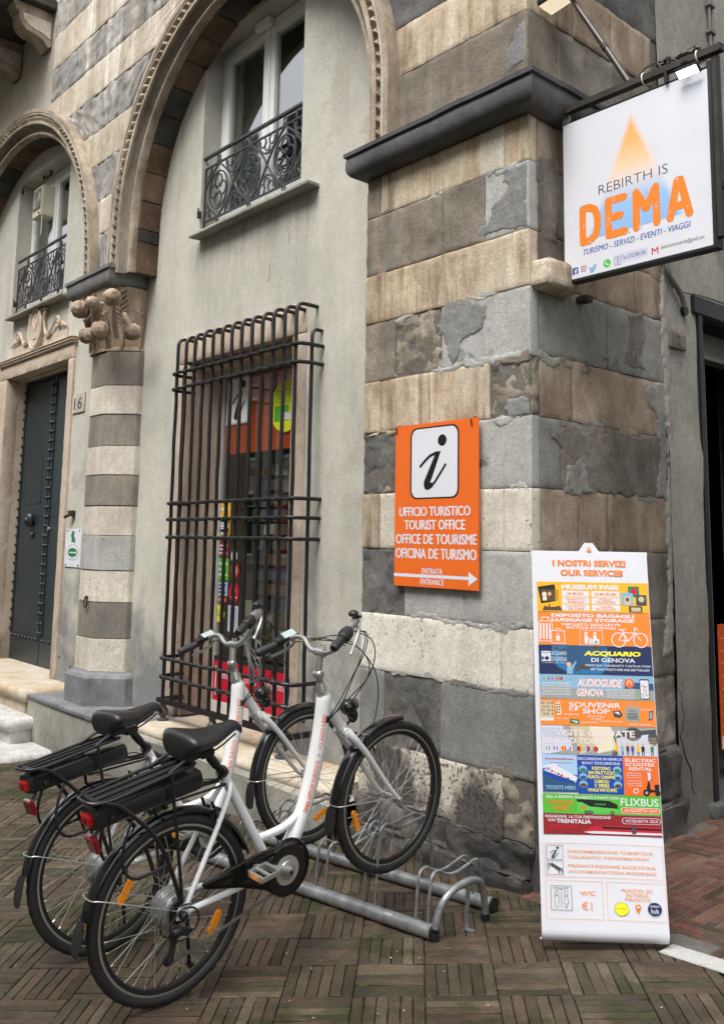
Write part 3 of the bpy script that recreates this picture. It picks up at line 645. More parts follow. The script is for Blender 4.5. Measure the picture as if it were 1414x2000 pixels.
for z, x0_, x1_, m_ in ((1.21,-.9,-.02,'cement'),(.885,-.55,-.03,'cementdark'),(2.59,-.6,-.05,'cement')):
    patch2([(x0_,z-.012),(x0_+.1,z+.025),((x0_+x1_)/2,z+.012),(x1_,z+.028),(x1_,z-.018),((x0_+x1_)/2,z-.022)], m_, .0022, 1, step=.007, rag=.8, sd=z, un=.002)
# alley side courses
rowsB = [(3.63,3.885,[(.5,'Blight'),(.9,'Bdark')]), (3.255,3.63,[(.45,'Bdark'),(.9,'Blight')]), (2.985,3.255,[(.30,'Bdark'),(.60,'Blight'),(1.0,'Blight')]),
 (2.60,2.985,[(.7,'Bcement'),(1.05,'Bcement')]), (2.27,2.60,[(.36,'Blight'),(.62,'Blight')]), (1.905,2.27,[(.25,'Bcement'),(.75,'Bdark')]),
 (1.585,1.905,[(.4,'Blight'),(.68,'Blight')]), (1.21,1.585,[(.6,'Bdark'),(1.0,'Bdark')]), (.89,1.21,[(.55,'Bcement'),(1.05,'Bdark')]),
 (.49,.89,[(.5,'Bdark'),(.95,'Bdark')]), (.17,.49,[(.35,'Bdark'),(.9,'rubble')])]
for z0, z1, js in rowsB:
    y = .078; seq = js + [(1.33, {'Blight':'Blight','Bdark':'Bdark','Bcement':'Bcement','rubble':'Bdark'}[js[-1][1]])]
    for yj, m in seq:
        sd_ += 1; pr = .0 if z0 > .5 else -.02
        bl = rough_block(-.25, random.uniform(-.004, .002), y + .001, yj - .001, z0 + .0008, z1 - .0008, .03 if z0 > .5 else .022, .0045 if z0 > .5 else .016, .005 if z0 > .5 else .014, sd_, freq=9, edge=.5)
        bl.build('stone', M[m], pier, smooth=True); y = yj
# bigger rough boulders at the alley foot
for (y0, y1, z0, z1, pr) in ((.0,.4,-.1,.18,.05),(.38,.85,-.1,.19,.05),(.82,1.33,-.08,.22,.07),(.9,1.33,.2,.5,.03)):
    sd_ += 1; rough_block(-.25, pr, y0, y1, z0, z1, .03, .022, .03, sd_, freq=6).build('footing_stone', M['darkrubble'], pier, smooth=True)
for k in range(22):
    z = R_.choice([3.63,3.255,2.985,2.6,2.27,1.905,1.585,1.21,.89]); y = R_.uniform(.12,1.25); l_ = R_.uniform(.08,.34); h_ = R_.uniform(.012,.04); zo = R_.uniform(-.02,.02)
    patch2([(y-l_/2,z+zo),(y-l_*.2,z+zo+h_),(y+l_*.3,z+zo+h_*.7),(y+l_/2,z+zo),(y+l_*.2,z+zo-h_),(y-l_*.3,z+zo-h_*.8)], R_.choice(['Bcement','Bdark','Bcement','Blight']), .0018, 0, step=.008, rag=1.0, sd=k+50, un=.002)
patch2([(1.20,1.0),(1.30,1.0),(1.36,1.6),(1.37,2.4),(1.36,3.1),(1.30,3.6),(1.27,3.0),(1.30,2.2),(1.26,1.5)], 'plasterB', .006, 0, step=.012, sd=77, base=.004)
# cornice with a rolled underside, wrapping the corner
prof = [(-.02,3.888),(.012,3.886),(.04,3.886),(.068,3.892),(.092,3.905),(.108,3.925),(.116,3.95),(.118,3.98),(.116,4.01),(.110,4.026),(.112,4.03),(.128,4.032),(.13,4.058),(-.02,4.062)]
def cornice(parent, mat, x_left, x_right, y_front, y_back, prof, name='cornice', yl=None, wob=.004):
    mb = MB(); m = len(prof); path = []
    nA = 26; nB = 12; nL = 4
    yl = y_back if yl is None else yl
    for k in range(nL): path.append(((x_left, yl + (y_front - yl)*k/nL), (-1, 0), 0))
    path.append(((x_left, y_front), (-1, -1), 1))
    for k in range(1, nA): path.append(((x_left + (x_right-x_left)*k/nA, y_front), (0, -1), 0))
    path.append(((x_right, y_front), (1, -1), 1))
    for k in range(1, nB + 1): path.append(((x_right, y_front + (y_back-y_front)*k/nB), (1, 0), 0))
    vs = []
    for i, ((x, y), (dx, dy), c_) in enumerate(path):
        for a, z in prof:
            n_ = noise.fractal(Vector((x*4, y*4, z*6)), 1, 2, 3)*wob
            vs.append((x + dx*(a+n_), y + dy*(a+n_), z + n_*.6))
    fs = [(i*m+k, (i+1)*m+k, (i+1)*m+k+1, i*m+k+1) for i in range(len(path)-1) for k in range(m-1)]
    fs += [tuple(range(m)), tuple((len(path)-1)*m+k for k in range(m-1,-1,-1))]
    mb.add(vs, fs); return mb.build(name, mat, parent, smooth=True, auto=30)
cornice(pier, M['cornice'], -1.235, 0, 0, .62, prof, yl=.25)

# ================================================================== UPPER BANDED WALL (spandrels)
X2, Z2, R2 = -2.88, 4.43, 1.89        # big arch
X1, Z1, R1 = -7.52, 4.12, 2.385       # small arch at the left
def a2r(z): return X2 + math.sqrt(max(0, R2*R2 - max(0, z-Z2)**2))
def a2l(z): return X2 - math.sqrt(max(0, R2*R2 - max(0, z-Z2)**2))
def a1r(z): return X1 + math.sqrt(max(0, R1*R1 - max(0, z-Z1)**2))
upper = thing('upper_wall', 'upper wall of striped light and dark stone above the arches, streaked with white runs', 'wall', (-3, .1, 4.1))
zr_ = [4.06, 4.483, 4.81, 5.14, 5.47, 5.80, 6.13]
matR = ['greybrown', 'tan', 'slate', 'splight', 'spdark', 'splight']
for i in range(6):
    z0, z1 = zr_[i], zr_[i+1]; xs = [0.0, -.42] if i % 2 else [0.0]
    segs = [(None, -.42), (-.42, 0)] if i in (1, 3, 5) else ([(None, 0)] if i == 0 else [(None, -.25), (-.25, 0)])
    for a, b_ in segs:
        sd_ += 1
        if a is None:
            W_ = 1.0
            def warp(p, b_=b_): xl = a2r(p.z) - .025; return Vector((xl + (b_ - xl)*(p.x), p.y, p.z))
            bl = rough_block(0, 1, .0, .26, z0+.0008, z1-.0008, .03, .010 if matR[i] == 'slate' else .0045, .004, sd_, warp=warp, edge=.5)
        else: bl = rough_block(a+.001, b_, .0, .26, z0+.0008, z1-.0008, .025, .010 if matR[i] == 'slate' else .0045, .004, sd_, edge=.5)
        bl.build('stone', M[matR[i]], upper, smooth=True)
zl_ = [4.17, 4.53, 4.885, 5.28, 5.65, 6.065, 6.415, 6.80, 7.2, 7.6, 8.1]
matL = ['spdark', 'splight', 'spdark', 'splight', 'spdark', 'splight', 'spdark', 'splight', 'spdark', 'splight']
for i in range(10):
    z0, z1 = zl_[i], zl_[i+1]
    cuts = [0, 1] if i < 3 else ([0, .55, 1] if i % 2 else [0, .4, .8, 1]) if i < 6 else [0, .3, .62, 1]
    for k in range(len(cuts) - 1):
        sd_ += 1; c0, c1 = cuts[k], cuts[k+1]
        def warp(p, c0=c0, c1=c1):
            xl = max(a1r(p.z) - .02, -6.62) if p.z < Z1 + R1 else -6.62
            xr = a2l(p.z) + .02 if p.z < Z2 + R2 else X2
            t = c0 + (c1 - c0)*p.x; return Vector((xl + (xr - xl)*t, p.y, p.z))
        rough_block(.001, .999, .0, .26, z0+.001, z1-.001, .028, .016 if matL[i] == 'spdark' else .005, .005, sd_, warp=warp, freq=10, edge=.6).build('stone', M[matL[i]], upper, smooth=True)
for i in range(4):   # courses above the big arch, right half
    z0, z1 = [6.13, 6.45, 6.9, 7.4][i], [6.45, 6.9, 7.4, 8.1][i]
    for a, b_ in ((-2.86,-2.0),(-2.0,-1.1),(-1.1,0)):
        sd_ += 1
        def warp(p): return Vector((max(p.x, a2r(p.z) if p.z < Z2+R2 else -9), p.y, p.z))
        rough_block(a+.002, b_-.002, 0, .26, z0+.002, z1-.002, .06, .004, .009, sd_, warp=warp).build('stone', M[('splight','spdark')[i % 2]], upper, smooth=True)
pl = MB(); n = 40    # plain rendered part over the small arch
pts = [(-9.95, 4.1)] + [(X1 + R1*math.cos(PI - t*PI/n*1.0), Z1 + R1*math.sin(PI - t*PI/n)) for t in range(n+1)]
pts = [p for p in pts if p[0] <= -6.62 or p[1] < 4.2]
top = [(-6.62, Z1 + math.sqrt(R1*R1 - (-6.62-X1)**2)), (-6.62, 8.1), (-12.5, 8.1), (-12.5, -1), (-9.95, -1)]
left = [(X1 - R1*math.cos(t*PI/n), Z1 + R1*math.sin(t*PI/n)) for t in range(n+1) if X1 - R1*math.cos(t*PI/n) < -6.62]
pl.prism([(-9.95, -1), (X1 - R1, 4.1)] + left + top[:-1], lambda a, b_: (a, .004, b_), lambda a, b_: (a, .26, b_))
pl.build('render_panel', M['plasterup'], upper)
# alley side of the upper wall
for i in range(6):
    z0, z1 = zr_[i], zr_[i+1]; y = .262
    for yj, m in (((.95,'Bdark'),(1.25,'Bdark')), ((.42,'Blight'),(.8,'Blight'),(1.25,'Blight')), ((.7,'Bdark'),(1.46,'slate')), ((.8,'Blight'),(1.46,'Blight')), ((.7,'Bdark'),(1.3,'Bdark')), ((.8,'Blight'),(1.3,'Blight')))[i]:
        sd_ += 1; rough_block(-.25, random.uniform(-.003,.003), y+.001, yj-.001, z0+.001, z1-.001, .035, .009 if i != 1 else .003, .005, sd_, edge=.5).build('stone', M[m], upper, smooth=True); y = yj
MB().box(-.25, -.02, .26, 1.6, 4.02, 8.1).build('core', M['joint'], upper)

# ================================================================== ARCHES
def arch_path(xc, zc, R, zs, n=72):
    """left spring -> crown -> right spring; returns (origin at radius R, inward unit)"""
    out = []
    for k in range(5): z = zs + (zc - zs)*k/5; out.append((Vector((xc - R, 0, z)), Vector((1, 0, 0))))
    for k in range(n + 1): a = PI - PI*k/n; d = Vector((math.cos(a), 0, math.sin(a))); out.append((Vector((xc, 0, zc)) + d*R, -d))
    for k in range(5): z = zc - (zc - zs)*(k+1)/5; out.append((Vector((xc + R, 0, z)), Vector((-1, 0, 0))))
    return out
def make_arch(label, xc, zc, R, zs, nd):
    t = thing('arch', label, 'arch', (xc, 0, zs), 'moulded arches of the facade'); pth = arch_path(xc, zc, R, zs)
    MB().sweep(pth, [(0,.02),(0,-.098),(.045,-.10),(.05,-.088),(.05,.02)]).build('outer_moulding', M['mould'], t, smooth=True)
    MB().sweep(pth, [(.051,.02),(.051,-.092),(.066,-.094),(.07,-.082),(.07,-.060),(.128,-.060),(.128,.02)]).build('light_fillet', M['mouldlight'], t, smooth=True)
    MB().sweep(pth, [(.129,.02),(.129,-.078),(.165,-.080),(.171,-.066),(.171,.02)]).build('middle_moulding', M['mould'], t, smooth=True)
    MB().sweep(pth, [(.172,-.060),(.185,-.03),(.205,-.005),(.230,.004),(.236,.004)]).build('cove', M['greybrown'], t, smooth=True)
    MB().sweep(pth, [(.236,.010),(.238,-.004),(.247,-.010),(.262,-.010),(.275,.002),(.28,.03),(.28,.06)]).build('inner_moulding', M['mould'], t, smooth=True)
    # dentils: small pointed blocks, one mesh shared
    me = None; L_ = PI*(R-.1)
    m0 = MB(); m0.add([(-.034,.004,-.029),(.034,.004,-.029),(.034,.004,.029),(-.034,.004,.029),(-.020,-.030,-.020),(.014,-.036,-.018),(.014,-.038,.014),(-.020,-.030,.014),(0,-.048,-.002)],
                      [(0,1,5,4),(1,2,6,5),(2,3,7,6),(3,0,4,7),(4,5,8),(5,6,8),(6,7,8),(7,4,8)])
    for k in range(nd):
        a = PI - PI*(k+.5)/nd; d = Vector((math.cos(a), 0, math.sin(a))); p = Vector((xc, 0, zc)) + d*(R-.098) + Vector((0,-.058,0))
        if me is None: o = m0.build('dentil', M['mould'], t, local=True); me = o.data
        else: o = link('dentil', me, t)
        o.matrix_local = Matrix.Translation(p - base_of(t)) @ Matrix.Rotation(-(a - PI/2), 4, 'Y') @ Matrix.Scale(random.uniform(.85,1.1), 4)
    for s_ in (-1, 1):
        zz = zs + .03
        while zz < zc - .03:
            o = link('dentil', me, t); o.location = Vector((xc + s_*(R-.098), -.058, zz)) - base_of(t); zz += .085
    # soffit voussoirs
    n = int(PI*R/.30); ro = R - .28
    for k in range(n):
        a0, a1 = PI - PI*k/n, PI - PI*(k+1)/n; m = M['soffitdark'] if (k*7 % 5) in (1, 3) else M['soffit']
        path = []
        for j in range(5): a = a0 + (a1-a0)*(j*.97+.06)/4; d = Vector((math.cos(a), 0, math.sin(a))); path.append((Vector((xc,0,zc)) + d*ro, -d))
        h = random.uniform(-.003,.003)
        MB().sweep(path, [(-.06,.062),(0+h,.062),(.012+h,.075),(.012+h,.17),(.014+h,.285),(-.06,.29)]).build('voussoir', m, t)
    for s_ in (-1, 1):
        zz = zs; k = 0
        while zz < zc - .02:
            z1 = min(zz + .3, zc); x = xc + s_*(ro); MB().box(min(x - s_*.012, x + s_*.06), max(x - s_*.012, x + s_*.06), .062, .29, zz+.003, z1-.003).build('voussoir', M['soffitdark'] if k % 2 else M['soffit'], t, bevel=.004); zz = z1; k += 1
    return t
make_arch('tall moulded arch with dentils over the grilled shop window', X2, Z2, R2, 4.01, 66)
make_arch('lower moulded arch with dentils over the door numbered 16', X1, Z1, R1, 4.17, 84)

# ================================================================== INFILL WALLS
def wall_holes(x0, x1, z0, z1, y, holes, thick=.04, cell=.25):
    """front skin with rectangular openings and their reveals; holes: (x0,x1,z0,z1,depth)"""
    xs = sorted(set([x0, x1] + [h[0] for h in holes] + [h[1] for h in holes])); zs = sorted(set([z0, z1] + [h[2] for h in holes] + [h[3] for h in holes])); mb = MB()
    for i in range(len(xs)-1):
        for j in range(len(zs)-1):
            xm, zm = (xs[i]+xs[i+1])/2, (zs[j]+zs[j+1])/2
            if any(h[0] < xm < h[1] and h[2] < zm < h[3] for h in holes): continue
            nx = max(1, int((xs[i+1]-xs[i])/.12)); nz = max(1, int((zs[j+1]-zs[j])/.12)); V = []; F = []
            for a in range(nx+1):
                for b_ in range(nz+1):
                    X_, Z_ = xs[i] + (xs[i+1]-xs[i])*a/nx, zs[j] + (zs[j+1]-zs[j])*b_/nz
                    edge = any(abs(X_-h[0]) < 1e-6 or abs(X_-h[1]) < 1e-6 or abs(Z_-h[2]) < 1e-6 or abs(Z_-h[3]) < 1e-6 for h in holes)
                    V.append((X_, y + (0 if edge else noise.fractal(Vector((X_*1.7, 3, Z_*1.7)), 1, 2, 3)*.006), Z_))
            for a in range(nx):
                for b_ in range(nz): F.append((a*(nz+1)+b_, (a+1)*(nz+1)+b_, (a+1)*(nz+1)+b_+1, a*(nz+1)+b_+1))
            mb.add(V, F)
    for a, b_, c_, d_, dp in holes:
        mb.add([(a,y,c_),(a,y+dp,c_),(a,y+dp,d_),(a,y,d_)], [(0,1,2,3)]); mb.add([(b_,y,c_),(b_,y+dp,c_),(b_,y+dp,d_),(b_,y,d_)], [(0,1,2,3)])
        mb.add([(a,y,d_),(b_,y,d_),(b_,y+dp,d_),(a,y+dp,d_)], [(0,1,2,3)]); mb.add([(a,y,c_),(b_,y,c_),(b_,y+dp,c_),(a,y+dp,c_)], [(0,1,2,3)])
    return mb
YI = .27
bay2 = thing('plaster_wall', 'pale grey plastered wall under the tall arch holding the grilled window', 'wall', (-3, .3, 0))
wall_holes(-5.0, -1.0, -.5, 6.5, YI, [(-3.862,-2.338,.185,3.13,.34), (-3.76,-2.33,4.215,5.98,.2)]).build('plaster', M['plaster'], bay2, smooth=True, auto=30)
bay1 = thing('plaster_wall', 'pale grey plastered wall at far left around the dark studded door', 'wall', (-7.4, .3, 0))
wall_holes(-10.2, -5.0, -.5, 6.6, YI+.002, [(-8.11,-6.27,.09,3.52,.25), (-8.15,-6.62,4.25,5.99,.2)]).build('plaster', M['plaster'], bay1, smooth=True, auto=30)
# broken damp render near the foot of the left wall
for pts in ([(107,1250),(118,1240),(125,1262),(135,1285),(138,1300),(133,1345),(100,1340),(101,1312),(115,1300),(120,1283),(106,1276)],):
    P3 = [wp(u, v, 1, YI) for u, v in pts]; mb = MB(); mb.prism([(p.x, p.z) for p in P3], lambda a, b_: (a, YI - .012, b_), lambda a, b_: (a, YI + .02, b_)); mb.build('render_patch', M['cementdark'], bay1)
# hairline cracks as recessed dark slits
for pts in ([(562,442),(565,460),(563,478)], [(527,510),(526,532),(524,552)]):
    MB().tube([wp(u, v, 1, YI-.0005) for u, v in pts], .0011, 4).build('crack', M['dark'], bay2)

# ================================================================== COLUMN WITH CAPITAL
colm = thing('column', 'octagonal striped column with carved capital between the shop window and the door', 'column', (-5.02, .375, .15))
def octo(cx_, cy_, ap):    # ap: distance to the flats
    r = ap / math.cos(PI/8); return [(cx_ + r*math.cos(PI/8 + k*PI/4), cy_ + r*math.sin(PI/8 + k*PI/4)) for k in range(8)]
zc_ = [wp(u, v, 1, 0).z for u, v in ((209,751),(208,807),(206,869),(205,926),(202,987),(200,1046),(197,1115),(192,1178),(190,1250))]
zs_ = [3.33] + zc_ + [.445]
cm = ['coldark','collight','coldark','collight','coldark','collight','cement','cream','coldark','cream']
for i in range(10):
    z1, z0 = zs_[i], zs_[i+1]; ap = .372 + .004*math.sin(i*2.3); oc = octo(-5.02, .375, ap); mb = MB()
    mb.prism(oc, lambda a, b_, z=z0+.0015: (a, b_, z), lambda a, b_, z=z1-.0015: (a, b_, z)); mb.build('stone_drum', M[cm[i]], colm, bevel=.005)
mb = MB(); vs = []; prof_b = [(.455,.12),(.455,.40),(.44,.425),(.41,.44),(.385,.447)]
for ap, z in prof_b: vs += [(a, b_, z) for a, b_ in octo(-5.02, .385, ap)]
mb.add(vs, [(i*8+k, i*8+(k+1) % 8, (i+1)*8+(k+1) % 8, (i+1)*8+k) for i in range(4) for k in range(8)] + [tuple(range(8)), tuple(range(32,40))]); mb.build('base', M['bluestone'], colm, smooth=True, auto=30)
# capital: bell growing from an octagon to a square, ribbed with leaf veins
mb = MB(); n = 96; H0, H1 = 3.335, 3.905; rings = 26; vs = []
for i in range(rings+1):
    t = i/rings; z = H0 + (H1-H0)*t
    for k in range(n):
        a = 2*PI*k/n; ro = .375/max(abs(math.cos((a+PI/8) % (PI/4) - PI/8)), .3)
        rs = .47/max(abs(math.cos(a)), abs(math.sin(a))); rs = min(rs, .56)
        fl = t**1.8; r = ro*(1-fl) + rs*fl
        leaf = abs(math.sin(a*4 + .4))**.6; vein = math.sin(a*44 + 9*abs(math.sin(a*4+.4))*t)*.006*leaf
        r += (.020*leaf - .012 + vein)*min(1, t*6)*min(1, (1-t)*7) + noise.noise(Vector((math.cos(a)*5, math.sin(a)*5, z*9)))*.006
        if i in (0, 1): r = ro + .02
        vs.append((-5.05 - .03*t + r*math.cos(a), .375 + r*math.sin(a)*.98, z))
mb.add(vs, [(i*n+k, i*n+(k+1) % n, (i+1)*n+(k+1) % n, (i+1)*n+k) for i in range(rings) for k in range(n)])
capital = mb.build('capital', M['carved'], colm, smooth=True)
def bell(a, t):
    ro = .375/max(abs(math.cos((a+PI/8) % (PI/4) - PI/8)), .3); rs = min(.47/max(abs(math.cos(a)), abs(math.sin(a))), .56); r = ro*(1-t**1.8) + rs*t**1.8
    return Vector((-5.05 - .03*t + (r+.004)*math.cos(a), .375 + (r+.004)*math.sin(a)*.98, H0 + (H1-H0)*t))
for deg, t1 in ((-112,.62),(-90,.95),(-68,.6),(-45,.95),(-22,.62),(0,.95),(-135,.9)):
    a0 = math.radians(deg); lf = MB(); sp_ = [bell(a0, .05 + (t1-.05)*k/12) for k in range(13)]
    out_ = Vector((math.cos(a0), math.sin(a0), 0)); sp_ = [p + out_*(.012 + .03*(k/12)**3) for k, p in enumerate(sp_)]; lf.tube(sp_, [.013 - .006*k/12 for k in range(13)], 7)
    for k in range(1, 12):
        w_ = .15*math.sin(min(1, k/9)*PI*.55)*(1 if t1 > .7 else .8)
        for s_ in (-1, 1):
            t_ = .05 + (t1-.05)*k/12; lf.tube([sp_[k] - out_*.004, bell(a0 + s_*w_*.5, min(.97, t_+.06)) + out_*.012, bell(a0 + s_*w_, min(.98, t_+.10)) + out_*.002], [.011,.012,.007], 6)
    lf.build('leaf', M['carved'], capital, smooth=True)
def knob(u, v, y, r, ribs=11, amp=.07, tilt=0):
    p = wp(u, v, 1, y); mb = MB()
    mb.ball(p, (r, r, r*1.05), 40, 18, fn=lambda d, a, ph: 1 + amp*1.6*abs(math.sin(a*ribs/2 + ph*1.2))*math.sin(ph) - .08 + noise.noise(d*3 + p*7)*.16 + noise.noise(d*9 + p*7)*.05); return mb.build('leaf_ball', M['carved'], capital, smooth=True, auto=85)
knob(157, 604, -.12, .085); knob(180, 590, -.20, .058); knob(219, 580, -.20, .078); knob(170, 655, -.10, .078); knob(196, 645, -.16, .086); knob(258, 648, .02, .074, 15, .12)
for (u0,v0,u1,v1,y0,y1) in ((170,640,184,610,-.03,-.08),(190,632,200,590,-.10,-.12),(222,590,228,660,-.13,-.02),(212,640,214,680,-.05,-.02),(243,612,256,640,-.02,.0),(182,600,190,650,-.14,-.05)):
    a, b_ = wp(u0,v0,1,y0), wp(u1,v1,1,y1); MB().tube([a, (a+b_)/2 + Vector((0,-.015,0)), b_], [.02,.028,.02], 8).build('leaf_stem', M['carved'], capital, smooth=True)
profa = [(-.04,3.90),(0,3.895),(.035,3.895),(.07,3.903),(.098,3.922),(.115,3.95),(.122,3.985),(.124,4.02),(.122,4.045),(.126,4.05),(.14,4.053),(.14,4.085),(-.05,4.09)]
ab = cornice(colm, M['abacus'], -5.43, -4.755, -.01, .29, profa, 'abacus')
MB().box(-5.44,-4.74,-.012,.28,3.90,4.088).build('abacus_block', M['abacus'], colm)
MB().box(-5.16,-4.74,.0,.28,4.088,4.19).build('springer', M['spdark'], colm, bevel=.006)

# ================================================================== PLINTH, LEDGE, STEPS
pt = thing('plinth', 'low rendered plinth with grey slab top running under the striped column', 'plinth', (-4.4, -.1, -.2))
xl, xr = -5.70, -3.82
mb = MB(); nx = 40; V = []; F = []
rows = [(-.55, .0), (-.25, 0), (-.2, .0), (-.1, -.004), (0, -.003), (.08, 0), (.128, 0)]
for i in range(nx+1):
    x = xl + (3.2+xl*-1-3.2-.9)*0 + (-1.3 - xl)*i/nx
    for z, o in rows: V.append((x, -.198 + o + noise.fractal(Vector((x*3, 1, z*5)), 1, 2, 3)*.006, z))
m_ = len(rows); F = [(i*m_+k, (i+1)*m_+k, (i+1)*m_+k+1, i*m_+k+1) for i in range(nx) for k in range(m_-1)]
mb.add(V, F); mb.add([(xl,-.198,-.55),(xl,.28,-.55),(xl,.28,.128),(xl,-.198,.128)], [(0,1,2,3)]); mb.add([(xl,-.198,.128),(-1.3,-.198,.128),(-1.3,.28,.128),(xl,.28,.128)], [(0,1,2,3)])
mb.build('rendered_face', M['plinth'], pt, smooth=True, auto=30)
for a, b_ in ((xl-.01, -5.0), (-4.997, -4.45), (-4.447, xr)):
    sd_ += 1; rough_block(a, b_, -.214, .275, .128, .166, .04, .003, .006, sd_).build('top_slab', M['bluestone'], pt, smooth=True)
ledge = thing('window_ledge', 'thick yellowed marble ledge with rounded nose below the grilled window', 'window ledge', (-2.8, 0, .2))
for a, b_, m in ((-3.74,-2.62,'marbleY'), (-2.617,-1.40,'marbleY')):
    yf = -.075; pr = [(.60,.196),(yf+.02,.196),(yf-.012,.190),(yf-.032,.172),(yf-.038,.150),(yf-.030,.128),(yf-.012,.116),(yf+.004,.112),(yf+.004,.098),(yf+.02,.085),(.60,.085)]
    mb = MB(); n = 24; V = []; m_ = len(pr)
    for i in range(n+1):
        x = a + (b_-a)*i/n
        for y, z in pr: q = noise.fractal(Vector((x*7, y*9, z*9)), 1, 2, 3)*.004; V.append((x, y + (q if y < .1 else 0), z + q*.5))
    mb.add(V, [(i*m_+k, (i+1)*m_+k, (i+1)*m_+(k+1) % m_, i*m_+(k+1) % m_) for i in range(n) for k in range(m_)] + [tuple(range(m_)), tuple(n*m_+k for k in range(m_))])
    mb.build('ledge_slab', M[m], ledge, smooth=True, auto=40)
# vent below the ledge
vt = thing('vent_grille', 'dark rusty perforated vent let into the wall under the marble ledge', 'vent', (-3.25, -.2, -.2))
x0, x1, z0, z1 = wp(299,1440,1,-.2).x, wp(341,1455,1,-.2).x, -.22, .07
MB().box(x0, x1, -.205, -.195, z0, z1).build('backing', M['dark'], vt)
mb = MB()
for k in range(15): z = z0 + .01 + k*(z1-z0-.02)/14; mb.box(x0+.006, x1-.006, -.2095, -.2055, z-.004, z+.004)
mb.build('louvre_slats', M['vent'], vt, kind='stuff')
mb = MB()
for k in range(17): x = x0 + .01 + k*(x1-x0-.02)/16; mb.box(x-.003, x+.003, -.213, -.2098, z0+.006, z1-.006)
mb.build('mesh_bars', M['vent'], vt, kind='stuff')
mb = MB(); mb.box(x0-.012, x0, -.214, -.195, z0-.012, z1+.012).box(x1, x1+.012, -.214, -.195, z0-.012, z1+.012).box(x0, x1, -.214, -.195, z1, z1+.012).box(x0, x1, -.214, -.195, z0-.012, z0); mb.build('frame', M['vent'], vt)
# marble steps up to the door
def step(label, x1, yf, z0, z1, mat, rad, depth=.9, thing_name='marble_step'):
    t = thing(thing_name, label, 'step', (x1 - .6, yf, z0), 'marble steps up to the door'); n = 14
    zt = z1 - z0; tread = min(.11, zt*.6); out = []
    xs_ = [-11, -8.5, x1 - rad - .6, x1 - rad]
    path = [((x, yf), (0, -1)) for x in xs_] + [((x1 - rad + rad*math.sin(a), yf + rad - rad*math.cos(a)), (math.sin(a), -math.cos(a))) for a in [PI/2*k/8 for k in range(1, 9)]] + [((x1, yf + depth), (1, 0))]
    nose = [(-.02, z1 - tread), (.0, z1 - tread + .003), (.022, z1 - tread*.8), (.03, z1 - tread*.5), (.022, z1 - tread*.2), (.002, z1 - .004), (-.02, z1)]
    V = []; m_ = len(nose)
    for (x, y), (dx, dy) in path:
        for a, z in nose: q = noise.fractal(Vector((x*5, y*5, z*8)), 1, 2, 3)*.005; V.append((x + dx*(a+q), y + dy*(a+q), z + q*.6))
    F = [(i*m_+k, (i+1)*m_+k, (i+1)*m_+k+1, i*m_+k+1) for i in range(len(path)-1) for k in range(m_-1)]
    nV = len(V); V.append((-11, yf + depth, z1)); F.append(tuple([i*m_+m_-1 for i in range(len(path))] + [nV]))
    mb = MB(); mb.add(V, F); mb.build('tread', M[mat], t, smooth=True, auto=40)
    r2 = MB(); P2 = [((x - dx*.022, y - dy*.022)) for (x, y), (dx, dy) in path] + [(-11, yf + depth)]
    r2.prism(P2, lambda a, b_: (a, b_, z0), lambda a, b_: (a, b_, z1 - tread + .002)); r2.build('riser', M['marble' if mat != 'marbleY' else 'marbleY'], t)
step('top yellowed marble step directly below the dark door', -5.72, -.22, -.02, .195, 'marbleY', .02, 1.0)
step('middle white marble step with a rounded nose', -5.55, -.42, -.24, -.02, 'marble', .05, .6)
step('lowest white marble step resting on the brick paving', -5.12, -.62, -.46, -.24, 'marble', .12, .45)

# ================================================================== LOWER WINDOW
sw = thing('shop_window', 'tall shop window with stickers behind the iron grille and a red panel below', 'window', (-3.1, .4, .2))
# stone surround
mb = MB(); 
for a, b_, c_, d_ in ((-3.99,-3.84,.196,3.11),(-2.36,-2.20,.196,3.11)): rough_block(a, b_, .258, .36, c_, d_, .06, .002, .006, int(a*10), freq=4).build('window_surround', M['surround'], sw, smooth=True)
rough_block(-3.99, -2.20, .256, .36, 3.113, 3.345, .06, .002, .008, 77, freq=4).build('window_lintel', M['surround'], sw, smooth=True)
MB().box(-3.838, -3.800, .30, .60, .196, 3.10).build('jamb_lining', M['surround'], sw, bevel=.004)
MB().box(-3.84, -3.818, .345, .365, .198, 3.10).box(-3.84, -3.812, .44, .475, .198, 3.10).build('jamb_moulding', M['surround'], sw, bevel=.004)
MB().box(-3.84, -2.36, .34, .60, 3.05, 3.109).build('jamb_head', M['surround'], sw)
yf = .55
fr = MB().box(-3.80, -3.735, yf, yf+.06, .20, 3.02).box(-2.44, -2.37, yf, yf+.06, .20, 3.02).box(-3.735, -2.44, yf, yf+.06, .20, .31).box(-3.80, -2.37, yf-.03, yf+.06, 3.02, 3.11)
fr.build('window_frame', M['pvcold'], sw, bevel=.003)
MB().box(-3.79, -2.38, yf-.045, yf-.032, 3.0, 3.05).box(-3.79, -2.38, yf-.055, yf-.046, 3.03, 3.06).build('shutter_box', M['pvcold'], sw)
MB().box(-3.735, -2.44, yf+.03, yf+.036, .66, 3.02).build('pane', M['glass'], sw)
MB().box(-3.735, -2.44, yf+.012, yf+.05, .63, .665).build('rail', M['dark'], sw)
rp = MB().box(-3.735, -2.44, yf+.01, yf+.03, .31, .63).build('red_panel', M['p_crimson'], sw)
fw = Frame((-3.735, yf+.0095, .63), (1,0,0), (0,0,-1), (0,-1,0))
text(fw, 'Informazione Turistica', .13, .075, .62, .135, M['p_white'], rp, 1); text(fw, 'Tourist Information', .68, .075, 1.16, .135, M['p_white'], rp, 1)
rect(fw, .03, .04, .045, .28, M['p_white'], rp, 1); disc(fw, .09, .10, .028, .035, M['p_orange'], rp, 1)
